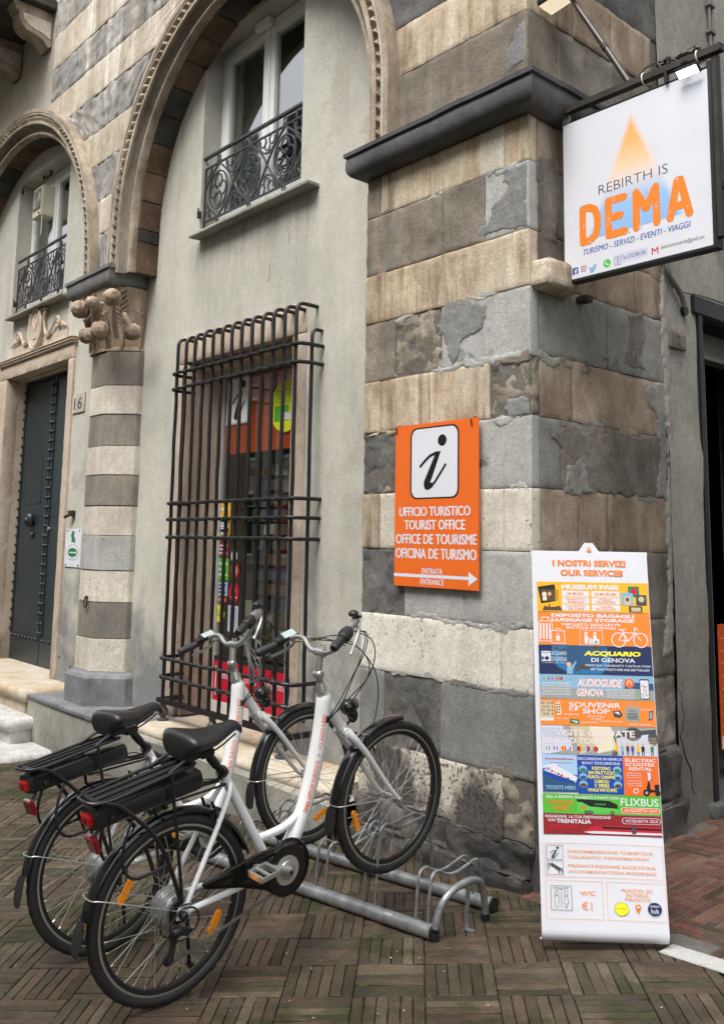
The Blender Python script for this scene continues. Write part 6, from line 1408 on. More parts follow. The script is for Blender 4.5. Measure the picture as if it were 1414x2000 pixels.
tx('ACQUARIO',.145,1282,.275,1291,'p_white',o,4,.0); tx('DI GENOVA',.145,1293,.275,1302,'p_white',o,4,.0); tx('Ti emoziona per natura',.06,1303.5,.275,1306.5,'p_white',o,4,.0)
rc(.06,1282,.14,1302,'p_white',o,3); ln([(.062,1286),(.08,1284),(.10,1287),(.12,1284),(.138,1286)],.002,'p_navy',o,4); pg([(.062,1291),(.085,1296),(.105,1291),(.13,1296),(.105,1301),(.085,1296.5),(.062,1301)],'p_navy',o,4)
# audioguide
o = row('d', 1328, 1375, 'p_sky'); pg([(.04,1352),(.2,1348),(.34,1355),(.6,1358),(.8,1352),(.99,1356),(.99,1375),(.04,1375)],'p_grey',o,1.5); pg([(.75,1340),(.99,1342),(.99,1356),(.75,1354)],'p_sea',o,1.3)
for k in range(40): R2_ = random.Random(k+40); rc(R2_.uniform(.05,.95),R2_.uniform(1356,1372),0,0,'p_white',o,1.7) if 0 else None
for k, (c1, c2, c3) in enumerate((('p_green','p_white','p_crimson'),('p_blue','p_white','p_crimson'),('p_blue','p_white','p_crimson'),('p_crimson','p_yellow','p_crimson'),('p_black','p_crimson','p_yellow'))):
    u = .085 + k*.033; rc(u,1333,u+.008,1339,c1,o,3); rc(u+.008,1333,u+.016,1339,c2,o,3); rc(u+.016,1333,u+.024,1339,c3,o,3)
for k, s in enumerate(('SCOPRI GENOVA IN PIENA LIBERTA','DISCOVER GENOA IN COMPLETE FREEDOM','DECOUVREZ GENES EN PLEINE LIBERTE','DESCUBRE GENOVA CON TOTAL LIBERTAD','ENTDECKEN SIE GENUA OHNE GRENZEN')): tx(s,.05+.01*(k%2),1343+k*5.4,.30,1346.6+k*5.4,'p_white',o,4,.02)
tx('AUDIOGUIDE',.35,1334.5,.735,1351.5,'p_orange2',o,3,.07,.25); tx('AUDIOGUIDE',.353,1335,.732,1351,'p_white',o,4,.035,.25); tx('GENOVA',.345,1354,.575,1370,'p_orange2',o,3,.06,.12); tx('GENOVA',.348,1354.5,.572,1369.5,'p_white',o,4,.035,.12)
for k, s in enumerate(('LA TUA AUDIOGUIDA DIGITALE PER','CONOSCERE IL CENTRO STORICO','YOUR DIGITAL AUDIOGUIDE TO','DISCOVER THE HISTORICAL CENTER')): tx(s,.59,1354.5+k*4.7,.83,1357.7+k*4.7,'p_white',o,4,.02)
dc_(.79,1342,.043,9,'p_orange',o,3); ln([(.775,1345),(.775,1340),(.79,1337),(.805,1340),(.805,1345)],.003,'p_white',o,4); rc(.875,1333,.955,1373,'p_dgrey',o,3,.006); rc(.881,1336,.949,1371,'p_white',o,4,.004)
R_ = random.Random(8); 
for k in range(22): u, y = R_.uniform(.886,.935), R_.uniform(1345,1367); rc(u,y,u+.01,y+2,R_.choice(['p_dgrey','p_sky','p_orange','p_beige']),o,5)
# souvenir
o = row('e', 1376, 1426, 'p_orange2'); tx('SOUVENIR',.28,1381,.71,1391,'p_white',o,4,.026); tx('SHOP',.39,1393,.615,1403,'p_white',o,4,.026); tx('PRODUCTS MADE',.43,1406,.575,1410,'p_white',o,4,.0,.2); tx('BY DEMA',.46,1411.5,.545,1415.5,'p_white',o,4,.0,.2)
rc(.04,1380,.15,1412,'p_beige',o,2); rc(.04,1412,.15,1418,'p_white',o,2)
for k in range(24): rc(.045+(k%6)*.018,1382+(k//6)*7,.053+(k%6)*.018,1386+(k//6)*7,('p_teal','p_black','p_yellow','p_brown')[k*5%4],o,3)
pg([(.165,1384),(.205,1382),(.215,1405),(.175,1407)],'p_cream',o,2)
for k in range(8): rc(.172+(k%2)*.018,1385+(k//2)*5,.184+(k%2)*.018,1388+(k//2)*5,('p_black','p_red','p_dgrey')[k%3],o,3)
pg([(.285,1413),(.36,1415),(.36,1424),(.28,1422)],'p_dkgreen',o,2); pg([(.29,1416),(.35,1418),(.34,1422)],'p_white',o,3)
pg([(.64,1397),(.70,1395),(.725,1404),(.70,1410),(.65,1408)],'p_dgrey',o,2); pg([(.65,1399),(.69,1398),(.70,1404)],'p_white',o,3)
rc(.745,1388,.865,1416,'p_grey',o,2); ln([(.77,1388),(.775,1382),(.835,1382),(.84,1388)],.004,'p_grey',o,2); tx('GENOVA',.765,1394,.845,1397,'p_dgrey',o,3,.01)
for k in range(5): rc(.76,1400+k*2.6,.85,1401.2+k*2.6,'p_dgrey',o,3)
pg([(.945,1396),(.975,1394),(.965,1412),(.935,1414)],'p_navy',o,2); pg([(.95,1398),(.968,1397),(.96,1410),(.943,1411)],'p_sky',o,3); rc(.28,1392,.31,1398,'p_white',o,3); rc(.325,1391,.35,1397,'p_white',o,3); rc(.29,1394,.305,1396,'p_crimson',o,4)
for s, u0, y0, u1 in (('POSTER',.175,1378.5,.215),('BANDIERE / FLAGS',.235,1403.5,.36),('GUIDE / AMBER',.17,1412,.27),('CALAMITE / MAGNETS',.37,1418.5,.52),('CARTOLINE / POSTCARDS',.54,1415.5,.72),('SHOPPER BAG',.87,1391,.97),('SEGNALIBRI / BOOKMARKS',.765,1420,.95)): tx(s,u0,y0,u1,y0+2.8,'p_white',o,4,.01)
# guided tours
o = row('f', 1427, 1481, 'p_grey'); pg([(.04,1427),(.22,1427),(.30,1470),(.10,1481),(.04,1481)],'p_lav',o,1.3); pg([(.28,1427),(.44,1427),(.50,1470),(.36,1481)],'p_beige',o,1.4); pg([(.44,1427),(.62,1427),(.66,1470),(.5,1478)],'p_cream',o,1.6); pg([(.62,1440),(.99,1430),(.99,1481),(.62,1481)],'p_dgrey',o,1.2); pg([(.66,1448),(.99,1438),(.99,1481),(.66,1481)],'p_lav',o,1.8); dc_(.80,1440,.07,13,'p_dgrey',o,2); dc_(.96,1448,.04,14,'p_dgrey',o,2)
for k in range(14): ln([(.05+k*.02,1432),(.08+k*.02,1452)],.0012,'p_dgrey',o,2)
for k in range(10): ln([(.62,1450+k*3),(.99,1446+k*3)],.0014,'p_beige',o,2.1)
tx('VISITE GUIDATE',.15,1433.5,.815,1446.5,'p_salmon',o,3,.03); tx('VISITE GUIDATE',.152,1434,.812,1446,'p_white',o,4,.02); tx('GUIDED TOUR',.06,1449,.55,1461,'p_salmon',o,3,.03); tx('GUIDED TOUR',.062,1449.5,.547,1460.5,'p_white',o,4,.02)
for k, (c1,c2,c3) in enumerate((('p_green','p_white','p_crimson'),('p_blue','p_white','p_crimson'),('p_crimson','p_yellow','p_crimson'),('p_blue','p_white','p_crimson'),('p_black','p_crimson','p_yellow'),('p_white','p_blue','p_crimson'),('p_dkgreen','p_crimson','p_crimson'))):
    u = .09+k*.066; dc_(u,1470,.022,5,c2,o,3); rc(u-.016,1466.5,u-.006,1473.5,c1,o,3.5); rc(u+.006,1466.5,u+.016,1473.5,c3,o,3.5)
for k in range(7):
    u = (.66,.705,.75,.79,.835,.875,.95)[k]; cb_ = ('p_yellow','p_sky','p_brown','p_fb','p_yellow','p_black','p_dkgreen')[k]; dc_(u,1460,.011,2.6,'p_skin',o,3); pg([(u-.014,1463),(u+.014,1463),(u+.012,1473),(u-.012,1473)],cb_,o,3); rc(u-.010,1473,u-.003,1480,'p_black',o,3); rc(u+.003,1473,u+.010,1480,'p_black',o,3)
# three small panels
o = row('g', 1482, 1552, 'p_lightblue', .020, .164); pg([(.042,1512),(.33,1520),(.33,1552),(.042,1552)],'p_sea',o,1.4); pg([(.045,1504),(.12,1500),(.2,1508),(.33,1524),(.31,1534),(.16,1528),(.05,1514)],'p_white',o,2); pg([(.05,1512),(.31,1532),(.29,1535),(.16,1530),(.05,1518)],'p_blue',o,2.4)
for k in range(6): dc_(.12+k*.026,1513.5+k*2.6,.011,2,('p_crimson','p_yellow','p_blue')[k%3],o,3)
pg([(.10,1502),(.15,1498),(.17,1503),(.13,1506)],'p_white',o,2.6); tx('MOBY',.045,1507,.11,1512,'p_blue',o,4,.016); tx('traghettilines',.065,1488,.30,1493,'p_crimson',o,4,.02,.2); tx('TICKETS HERE',.065,1540,.31,1547,'p_sky',o,4,.03,.1); tx('un mare di offerte',.10,1496,.28,1498.5,'p_dgrey',o,4,0,.1)
o = row('h', 1482, 1554, 'p_blue', .165, .352); tx('ESCURSIONI IN BARCA',.34,1486,.70,1491,'p_white',o,4,.012); tx('BOAT EXCURSIONS',.37,1494,.68,1499,'p_white',o,4,.012)
for k, s in enumerate(('PORTOFINO','SAN FRUTTUOSO','PUNTA CHIAPPA','CAMOGLI','5 TERRE','WHALE WATCHING')): l_ = len(s)*.0085; tx(s,.525-l_,1503+k*8,.525+l_,1509.5+k*8,'p_acidyellow',o,4,.02)
for u in (.375,.655):
    for k in range(3): dc_(u,1508+k*14,.034,6.4,'p_sky',o,3); dc_(u,1510+k*14,.026,3.6,('p_dkgreen','p_sea','p_brown')[k],o,3.5)
o = row('i', 1482, 1556, 'p_orange', .353, .496)
for k, s in enumerate(('ELECTRIC','SCOOTER','RENTAL')): tx(s,(.722,.725,.75)[k],1486+k*8,(.975,.965,.94)[k],1492.3+k*8,'p_white',o,4,.022)
for k in range(6): tx(('ESPERIENZA UNICA','AUTONOMIA 60 KM','CASCO INCLUSO','LIMITED TRAFFIC','AREA AUTHORIZED','2 HELMET INCLUDED')[k],.73,1512+k*4.2+(2 if k > 2 else 0),.73+.12,1514.4+k*4.2+(2 if k > 2 else 0),'p_white',o,4,0)
dc_(.80,1546,.022,5,'p_white',o,3); dc_(.80,1546,.016,3.6,'p_orange',o,4); dc_(.885,1549,.028,6.5,'p_black',o,3); dc_(.885,1549,.012,2.8,'p_grey',o,4); dc_(.975,1549,.022,6,'p_black',o,3); pg([(.885,1540),(.905,1528),(.915,1530),(.92,1543),(.955,1543),(.95,1534),(.99,1533),(.99,1546),(.91,1549)],'p_black',o,3.4); pg([(.90,1510),(.925,1512),(.925,1528),(.905,1528)],'p_lav',o,3.6); ln([(.895,1529),(.935,1525)],.003,'p_black',o,4)
# coach and train rows
o = row('j', 1555, 1591, 'p_green'); tx('SALI A BORDO, RILASSATI E PARTI CON',.065,1558,.655,1564,'p_white',o,4,.02); tx('FLIXBUS',.67,1560,.975,1574,'p_white',o,4,.012); tx('TICKETS',.075,1567,.285,1575,'p_orange',o,4,.02); tx('HERE',.12,1577,.25,1585,'p_orange',o,4,.02)
pg([(.315,1566),(.60,1570),(.64,1574),(.65,1588),(.32,1588)],'p_wa',o,2); pg([(.315,1564),(.58,1566),(.64,1572),(.65,1580),(.42,1577),(.36,1570),(.315,1569)],'p_black',o,2.5); tx('FLIXBUS',.46,1571,.55,1574,'p_wa',o,4,.01); pg([(.35,1573),(.40,1581),(.36,1582)],'p_orange',o,3)
for u in (.39,.425,.60): dc_(u,1588,.017,3.6,'p_black',o,3.4); dc_(u,1588,.008,1.7,'p_grey',o,3.8)
rect(F_, .67*BW, (1577-1080)*K, .985*BW, (1588-1080)*K, M['p_white'], o, 2, r=.011); rect(F_, .675*BW, (1577.8-1080)*K, .98*BW, (1587.2-1080)*K, M['p_orange'], o, 3, r=.009); tx('ACQUISTA QUI',.695,1579.5,.96,1585.5,'p_white',o,4,.012)
o = row('k', 1591.5, 1629, 'p_red'); tx('RAGGIUNGI  LA TUA DESTINAZIONE',.055,1594,.585,1599,'p_white',o,4,.02); tx('CON',.075,1601,.135,1606,'p_white',o,4,.02); tx('TRENITALIA',.145,1601,.425,1608.5,'p_white',o,4,.035); tx('TICKETS HERE',.075,1611.5,.31,1617.5,'p_crimson',o,4,.02)
pg([(.36,1623),(.42,1615),(.50,1611),(.99,1612),(.99,1625),(.45,1625)],'p_crimson',o,2); pg([(.50,1612.6),(.99,1614.6),(.99,1618),(.52,1617)],'p_black',o,3); pg([(.36,1623.4),(.45,1621.5),(.99,1622.4),(.99,1626),(.42,1626)],'p_white',o,3); rc(.75,1611,.785,1625,'p_dgrey',o,4)
rect(F_, .675*BW, (1595.5-1080)*K, .985*BW, (1607-1080)*K, M['p_white'], o, 2, r=.012); rect(F_, .68*BW, (1596.3-1080)*K, .98*BW, (1606.2-1080)*K, M['p_red'], o, 3, r=.010); tx('ACQUISTA QUI',.70,1598.5,.96,1604.5,'p_white',o,4,.012)
# lower information boxes on the slightly bent foot of the sheet
T2 = T_ + D_*1.167 + N_*.0046; F_ = Frame(T2, U_, D2, N_); K = .00176; Y0 = 1640
def V_(y): return (y - Y0)*K
tx = lambda s, u0, y0, u1, y1, mat, par, lay=3, bold=.012, shear=0: text(F_, s, u0*BW, V_(y0), u1*BW, V_(y1), M[mat], par, lay, bold=bold, shear=shear)
ln = lambda pts, wd, mat, par, lay=2, closed=False: line(F_, [(u*BW, V_(y)) for u, y in pts], wd, M[mat], par, lay, closed=closed)
pg = lambda pts, mat, par, lay=2: poly(F_, [(u*BW, V_(y)) for u, y in pts], M[mat], par, lay)
ln([(.035,1646),(.985,1646),(.985,1716),(.035,1716)], .0012, 'p_salmon', sheet, 1, True); ln([(.04,1724),(.49,1724),(.49,1802),(.04,1802)], .0012, 'p_salmon', sheet, 1, True); ln([(.525,1724),(.99,1724),(.99,1802),(.525,1802)], .0012, 'p_salmon', sheet, 1, True)
ln([(.055,1651),(.185,1651),(.185,1680),(.055,1680)], .0014, 'p_dgrey', sheet, 1, True); i_glyph(F_, .075*BW, V_(1653), .165*BW, V_(1678), M['p_dgrey'], sheet, 1)
ln([(.055,1683),(.185,1683),(.185,1712),(.055,1712)], .0014, 'p_dgrey', sheet, 1, True); pg([(.07,1690),(.10,1688),(.175,1700),(.155,1704)],'p_dgrey',sheet,2); ln([(.07,1688),(.07,1700)],.003,'p_dgrey',sheet,2); ln([(.175,1699),(.175,1709)],.003,'p_dgrey',sheet,2); ln([(.15,1703),(.15,1709)],.003,'p_dgrey',sheet,2)
tx('INFORMAZIONE TURISTICA',.225,1659,.91,1665,'p_salmon',sheet,2,.016); tx('TOURISTIC INFORMATION',.225,1671,.87,1677,'p_salmon',sheet,2,.016); tx('PRENOTAZIONE RICETTIVA',.225,1689,.925,1695,'p_salmon',sheet,2,.016); tx('ACCOMODATION BOOKING',.225,1701,.925,1707,'p_salmon',sheet,2,.016)
ln([(.08,1735),(.245,1735),(.245,1785),(.08,1785)], .0016, 'p_dkgreen', sheet, 1, True); tx('TOILET',.10,1738,.225,1743,'p_dgrey',sheet,2,0)
ln([(.162,1748),(.162,1779)],.0015,'p_dgrey',sheet,2)
for u in (.125,.20): line(F_, [(u*BW + .008*math.cos(a), V_(1750) + .007*math.sin(a)) for a in [2*PI*k/12 for k in range(12)]], .0014, M['p_dgrey'], sheet, 2, closed=True)
ln([(.108,1756),(.142,1756),(.142,1766),(.136,1779),(.114,1779),(.108,1766)],.0014,'p_dgrey',sheet,2,True); ln([(.19,1756),(.21,1756),(.222,1770),(.207,1772),(.207,1780),(.193,1780),(.193,1772),(.178,1770)],.0014,'p_dgrey',sheet,2,True)
tx('WC',.31,1744,.43,1753,'p_salmon',sheet,2,.022); tx('€1',.32,1766,.405,1783,'p_salmon',sheet,2,.012)
for k, s in enumerate(('PUNTO DI','RITIRO','PACCHI')): tx(s,(.64,.68,.665)[k],1737+k*9,(.88,.85,.865)[k],1743.5+k*9,'p_salmon',sheet,2,.016)
dq = lambda u, y, ru, ry, mat, lay=2: disc(F_, u*BW, V_(y), ru*BW, ry*K, M[mat], sheet, lay)
dq(.635,1779,.057,14,'p_dkgreen',1.6); dq(.635,1779,.054,13.2,'p_acidyellow',2); tx('PuntoPoste',.595,1776,.675,1779.5,'p_dkgreen',sheet,3,0); dq(.765,1774,.022,6,'p_orange2'); pg([(.746,1777),(.784,1777),(.765,1788)],'p_orange2',sheet,2); dq(.765,1774,.009,2.5,'p_white',3); dq(.895,1777,.055,13.5,'p_navy'); tx('hub',.865,1776,.925,1786,'p_white',sheet,3,.01); tx('amazon',.86,1769.5,.93,1773.5,'p_white',sheet,3,.012)

# ================================================================== BIKE RACK
rk = thing('bike_rack', 'low galvanised steel bicycle rack with two floor tubes and paired hoops', 'bike rack', (0, -.55, 0))
RO = Vector((.045, -.735, gz(.045,-.735))); ra = Vector((-.998,-.055,-.056)); rb = Vector((-.05,.999,.017)); rn = Vector((.055,.02,1)).normalized()
def rp(s, t, h): return RO + ra*s + rb*t + rn*h
for t in (0, .405):
    tb = MB().tube([rp(0,t,.032), rp(1.75,t,.032)], .030, 20).build('floor_tube', M['galv'], rk, smooth=True)
    MB().tube([rp(-.006,t,.032), rp(.004,t,.032)], .0305, 20).build('end_cap', M['black'], tb, smooth=True)
def hoop(s, tall):
    f, d, b_ = (.40,.365,.38) if tall else (.262,.222,.245)
    pts = [(0,.05),(.0,f-.05),(.005,f-.02),(.022,f-.004),(.05,f),(.09,d+.016),(.14,d),(.19,d),(.23,d+.008),(.27,b_-.008),(.305,b_),(.335,b_-.012),(.35,b_-.04),(.375,b_*.5),(.40,.05)]
    P3 = [rp(s + .02*t_, t_, h) for t_, h in pts]
    # smooth the polyline (Chaikin)
    for _ in range(2):
        q = [P3[0]]
        for a, b2 in zip(P3, P3[1:]): q += [a.lerp(b2,.25), a.lerp(b2,.75)]
        P3 = q + [P3[-1]]
    MB().tube(P3, .0065, 8).build('wheel_hoop', M['galv'], rk, smooth=True)
for i, (s, tall) in enumerate(((.035,0),(.345,1),(.665,0),(.965,1),(1.28,0))): hoop(s, tall); hoop(s+.068, tall)
P3 = [rp(-.005,.0,.05), rp(-.012,.01,.12), rp(-.02,.05,.175), rp(-.025,.12,.195), rp(-.03,.20,.20), rp(-.03,.255,.18), rp(-.028,.29,.12), rp(-.025,.315,.02)]
for _ in range(2):
    q = [P3[0]]
    for a, b2 in zip(P3, P3[1:]): q += [a.lerp(b2,.25), a.lerp(b2,.75)]
    P3 = q + [P3[-1]]
br_ = MB().tube(P3, .0155, 12).build('end_bracket', M['galv'], rk, smooth=True); MB().tube([rp(-.025,.315,.0), rp(-.025,.313,.03)], .020, 12).build('rubber_foot', M['black'], br_, smooth=True); MB().tube([rp(-.005,0,.0), rp(-.005,0,.03)], .020, 12).build('rubber_foot', M['black'], br_, smooth=True)
MB().obox(rp(-.035,.17,.10), rb, rn, ra, .012, .095, .003).obox(rp(-.052,.17,.006), rb, ra, rn, .012, .025, .003).build('floor_bracket', M['galv'], rk, bevel=.001)
MB().obox(rp(.24,-.021,.054), ra, rn, rb, .022, .008, .0008).build('label_sticker', M['p_white'], rk)

# ================================================================== E-BIKES
RW = .332
def rotm(yaw, pitch, roll): return (Matrix.Rotation(yaw, 3, 'Z') @ Matrix.Rotation(-pitch, 3, 'Y') @ Matrix.Rotation(roll, 3, 'X'))
def bike_matrix(c_, yaw, pitch, roll):
    r = rotm(yaw, pitch, roll); loc = Vector(c_) - r @ Vector((0,0,RW)); return Matrix.Translation(loc) @ r.to_4x4()
def smooth_pts(P3, it=2):
    P3 = [Vector(p) for p in P3]
    for _ in range(it):
        q = [P3[0]]
        for a, b2 in zip(P3, P3[1:]): q += [a.lerp(b2,.25), a.lerp(b2,.75)]
        P3 = q + [P3[-1]]
    return P3
bm1 = bike_matrix((-.263,-1.793,.281), 1.59, .178, .053); bm2 = bike_matrix((-.879,-1.759,.25), 1.625, .168, -.061)
bk = empty('electric_bicycle', 'nearer white step-through electric bicycle, its front wheel resting in the tall rack hoops', 'bicycle', group='white rental electric bicycles in the rack', mat=bm1)
def q3(x, y, z): return (x, y, z + RW)
def B(mb, name, m, par=None, smooth=True, **k):
    mb.v = [(a, b_, c_ + RW) for a, b_, c_ in mb.v]; return mb.build(name, M[m] if isinstance(m, str) else m, par or bk, smooth=smooth, local=True, **k)
def wheel(cx_, rear):
    c_ = Vector((cx_, 0, 0)); mb = MB(); n = 72
    profr = [(.287,-.013),(.293,-.013),(.297,-.011),(.293,-.009),(.286,-.006),(.286,.006),(.293,.009),(.297,.011),(.293,.013),(.287,.013),(.272,.009),(.268,.0),(.272,-.009)]
    V = []; m_ = len(profr)
    for i in range(n):
        a = 2*PI*i/n
        for r, y in profr: V.append((cx_ + r*math.cos(a), y, r*math.sin(a)))
    mb.add(V, [(i*m_+k, ((i+1) % n)*m_+k, ((i+1) % n)*m_+(k+1) % m_, i*m_+(k+1) % m_) for i in range(n) for k in range(m_)])
    mi = []
    for i in range(n):
        for k in range(m_): mi.append(1 if profr[k][0] > .286 and profr[(k+1) % m_][0] > .286 else 0)
    mb.m = mi; mb.v = [(a, b_, c2 + RW) for a, b_, c2 in mb.v]; wh = mb.build('wheel', [M['rimblack'], M['rim']], bk, smooth=True, local=True)
    # tyre with blocks on the shoulders
    mb = MB(); n = 144; V = []; sg_ = 12
    for i in range(n):
        a = 2*PI*i/n
        for k in range(sg_):
            b_ = 2*PI*k/sg_; ry, rr = .0205*math.sin(b_), .0205*math.cos(b_); tread = .0
            if rr > .006 and abs(ry) > .006: tread = .0022 if (i + (1 if ry > 0 else 0)) % 3 else -.0006
            if abs(ry) > .019: tread = 0
            r = .311 + rr + (tread if rr > 0 else 0); V.append((cx_ + r*math.cos(a), ry*(1 + tread*10), r*math.sin(a)))
    mb.add(V, [(i*sg_+k, ((i+1) % n)*sg_+k, ((i+1) % n)*sg_+(k+1) % sg_, i*sg_+(k+1) % sg_) for i in range(n) for k in range(sg_)]); B(mb, 'tyre', 'rubber', wh, auto=50)
    hr, hy = (.070, .023) if rear else (.020, .030); mb = MB(); rnd = random.Random(1)
    for k in range(36):
        a = 2*PI*k/36; s_ = 1 if k % 2 else -1; b_ = a + (1 if (k//2) % 2 else -1)*(.9 if not rear else .62)
        mb.tube([(cx_ + hr*math.cos(b_), s_*hy, hr*math.sin(b_)), (cx_ + .272*math.cos(a), s_*.003, .272*math.sin(a))], .00125, 4); mb.tube([(cx_ + .260*math.cos(a), s_*.0045, .260*math.sin(a)), (cx_ + .273*math.cos(a), s_*.003, .273*math.sin(a))], .0021, 5)
    B(mb, 'spokes', 'chrome', wh, kind='stuff')
    mb = MB()
    if rear: mb.lathe([(.018,-.05),(.030,-.048),(.052,-.044),(.060,-.040),(.062,-.034),(.066,-.033),(.066,-.027),(.073,-.026),(.073,-.020),(.066,-.018),(.066,.018),(.073,.020),(.073,.026),(.062,.034),(.050,.042),(.018,.050)], (cx_,0,0), (0,1,0), 36)
    else: mb.lathe([(.009,-.05),(.016,-.036),(.022,-.034),(.022,-.028),(.012,-.024),(.012,.024),(.022,.028),(.022,.034),(.016,.036),(.009,.05)], (cx_,0,0), (0,1,0), 20)
    B(mb, 'hub', 'silver', wh)
    for ang in ((math.radians(-38), math.radians(142)) if rear else (math.radians(-172),)):
        d = Vector((math.cos(ang), 0, math.sin(ang))); t_ = Vector((-math.sin(ang), 0, math.cos(ang))); p = c_ + d*(.222 if rear else .226)
        # amber reflector across the spokes
        mb = MB(); L_ = .052; pl_ = [(-L_,-.004),(-L_*.8,-.0115),(L_*.8,-.0115),(L_,-.004),(L_,.004),(L_*.8,.0115),(-L_*.8,.0115),(-L_,.004)]
        mb.prism(pl_, lambda a, b_: p + t_*a*.9 + d*b_ + d*abs(a)*-.05 + Vector((0,-.007,0)), lambda a, b_: p + t_*a*.9 + d*b_ + d*abs(a)*-.05 + Vector((0,.007,0))); B(mb, 'spoke_reflector', 'amber', wh, smooth=False)
    MB_ = MB().tube([(cx_ + .272*math.cos(1.9), 0, .272*math.sin(1.9)), (cx_ + .245*math.cos(1.9), 0, .245*math.sin(1.9))], .004, 6); B(MB_, 'valve', 'black', wh)
    return wh
wheel(0, True); wheel(1.138, False)
def fender(cx_, a0, a1, r, rear):
    mb = MB(); n = 40; V = []; pr = [(-.027,-.014),(-.026,-.006),(-.020,0),(-.010,.0035),(.010,.0035),(.020,0),(.026,-.006),(.027,-.014),(.024,-.014),(.022,-.006),(.016,-.0035),(-.016,-.0035),(-.022,-.006),(-.024,-.014)]; m_ = len(pr)
    for i in range(n+1):
        a = math.radians(a0 + (a1-a0)*i/n)
        for y, dr in pr: V.append((cx_ + (r+dr)*math.cos(a), y, (r+dr)*math.sin(a)))
    mb.add(V, [(i*m_+k, (i+1)*m_+k, (i+1)*m_+(k+1) % m_, i*m_+(k+1) % m_) for i in range(n) for k in range(m_)] + [tuple(range(m_)), tuple(n*m_+k for k in range(m_))])
    f = B(mb, 'mudguard', 'gloss'); a = math.radians(a1); mb = MB(); V = []
    for i in range(9):
        t = i/8; an = a + t*.30; rr = r + .004 + t*.022; w_ = .026 + .006*math.sin(t*PI) - (.012 if i == 8 else 0)
        V += [(cx_ + rr*math.cos(an), -w_, rr*math.sin(an)), (cx_ + (rr+.003)*math.cos(an), w_*0, (rr+.005)*math.sin(an)), (cx_ + rr*math.cos(an), w_, rr*math.sin(an))]
    n1 = len(V); V += [(x + .002, y, z - .001) for x, y, z in V]; F = []
    for i in range(8):
        for k in range(2): q = i*3+k; F += [(q,q+1,q+4,q+3),(q+n1,q+3+n1,q+4+n1,q+1+n1)]
    mb.add(V, F); B(mb, 'mud_flap', 'rubber', f)
    # wire stay round the tyre
    an = math.radians(a1 - (12 if rear else 2)); e = Vector((cx_ + (r+.006)*math.cos(an), 0, (r+.006)*math.sin(an)))
    mb = MB().tube(smooth_pts([(cx_, -.075 if rear else -.062, .012), (e.x+.02, -.050, e.z), (e.x, -.036, e.z), (e.x-.004, 0, e.z), (e.x, .036, e.z), (e.x+.02, .050, e.z), (cx_, .075 if rear else .062, .012)]), .0024, 6); B(mb, 'mudguard_stay', 'chrome', f)
    return f
fender(0, 12, 163, .352, True); fender(1.138, 74, 168, .352, False)
# frame tubes
fr = MB(); fr.tube([q for q in ((.786,0,.575),(.812,0,.515),(.845,0,.455),(.876,0,.395))], [.024,.025,.025,.024], 16); frame = B(fr, 'frame', 'white')
MAIN = smooth_pts([(.797,0,.560),(.772,0,.455),(.738,0,.350),(.700,0,.255),(.655,0,.160),(.605,0,.075),(.545,0,.005),(.475,0,-.025)], 2)
mr_ = [.0340 - .004*abs(k/(len(MAIN)-1)-.3) for k in range(len(MAIN))]; mr_[0] = .029; mr_[1] = .031; B(MB().tube(MAIN, mr_, 20), 'down_tube', 'white', frame)
B(MB().tube(smooth_pts([(.662,0,.175),(.630,0,.135),(.585,0,.105),(.53,0,.092),(.47,0,.092),(.395,0,.098)]), .0165, 14), 'step_tube', 'white', frame)
B(MB().tube([(.262,0,.415),(.300,0,.325),(.345,0,.215),(.395,0,.095),(.445,0,-.020)], .0195, 16), 'seat_tube', 'white', frame)
B(MB().lathe([(.0,-.045),(.024,-.045),(.026,-.04),(.026,.04),(.024,.045),(0,.045)], (.463,0,-.025), (0,1,0), 20), 'bottom_bracket', 'white', frame)
for s_ in (-1, 1):
    B(MB().tube(smooth_pts([(.285,s_*.018,.365),(.262,s_*.040,.335),(.18,s_*.052,.225),(.08,s_*.060,.095),(.020,s_*.066,.018)]), [.010]*25 if 0 else .0100, 12), 'seat_stay', 'white', frame)
    B(MB().tube(smooth_pts([(.455,s_*.030,-.030),(.37,s_*.044,-.030),(.27,s_*.052,-.022),(.14,s_*.060,-.010),(.025,s_*.066,.002)]), .0118, 12), 'chain_stay', 'white', frame)
    mb = MB().prism([(-.022,-.012),(.0,-.022),(.035,-.014),(.045,.004),(.03,.03),(.008,.042),(-.014,.018)], lambda a, b_, s_=s_: (a, s_*.064, b_), lambda a, b_, s_=s_: (a, s_*.070, b_)); B(mb, 'dropout', 'white', frame, smooth=False)
    B(MB().tube(smooth_pts([(.888,s_*.030,.378),(.900,s_*.044,.355),(.925,s_*.050,.320),(.968,s_*.051,.262),(1.02,s_*.052,.175),(1.08,s_*.054,.075),(1.130,s_*.056,.006)]), [.0165]*29 if 0 else [max(.0092, .0195 - .010*k/24) for k in range(len(smooth_pts([(0,0,0)]*7)))], 14), 'fork_leg', 'white', frame)
    B(MB().tube([(1.138,s_*.045,0),(1.138,s_*.068,0)], .0085, 10), 'axle_nut', 'chrome', frame)
B(MB().tube([(.884,-.038,.378),(.884,.038,.378)], .020, 14).tube([(.876,0,.397),(.890,0,.365)], .024, 16), 'fork_crown', 'white', frame)
B(MB().lathe([(.027,0),(.027,.006)], (.8755,0,.399), (.081,0,-.164), 16), 'headset_ring', 'chrome', frame); B(MB().lathe([(.0262,-.002),(.0262,.004)], (.786,0,.578), (-.081,0,.164), 16), 'headset_ring', 'chrome', frame)
B(MB().lathe([(.013,-.002),(.013,.003)], (.781,-.030,.468), (0,-1,.1), 14).tube([(.782,-.0335,.480),(.776,-.0335,.455)], .009, 10), 'cable_port', 'black', frame)
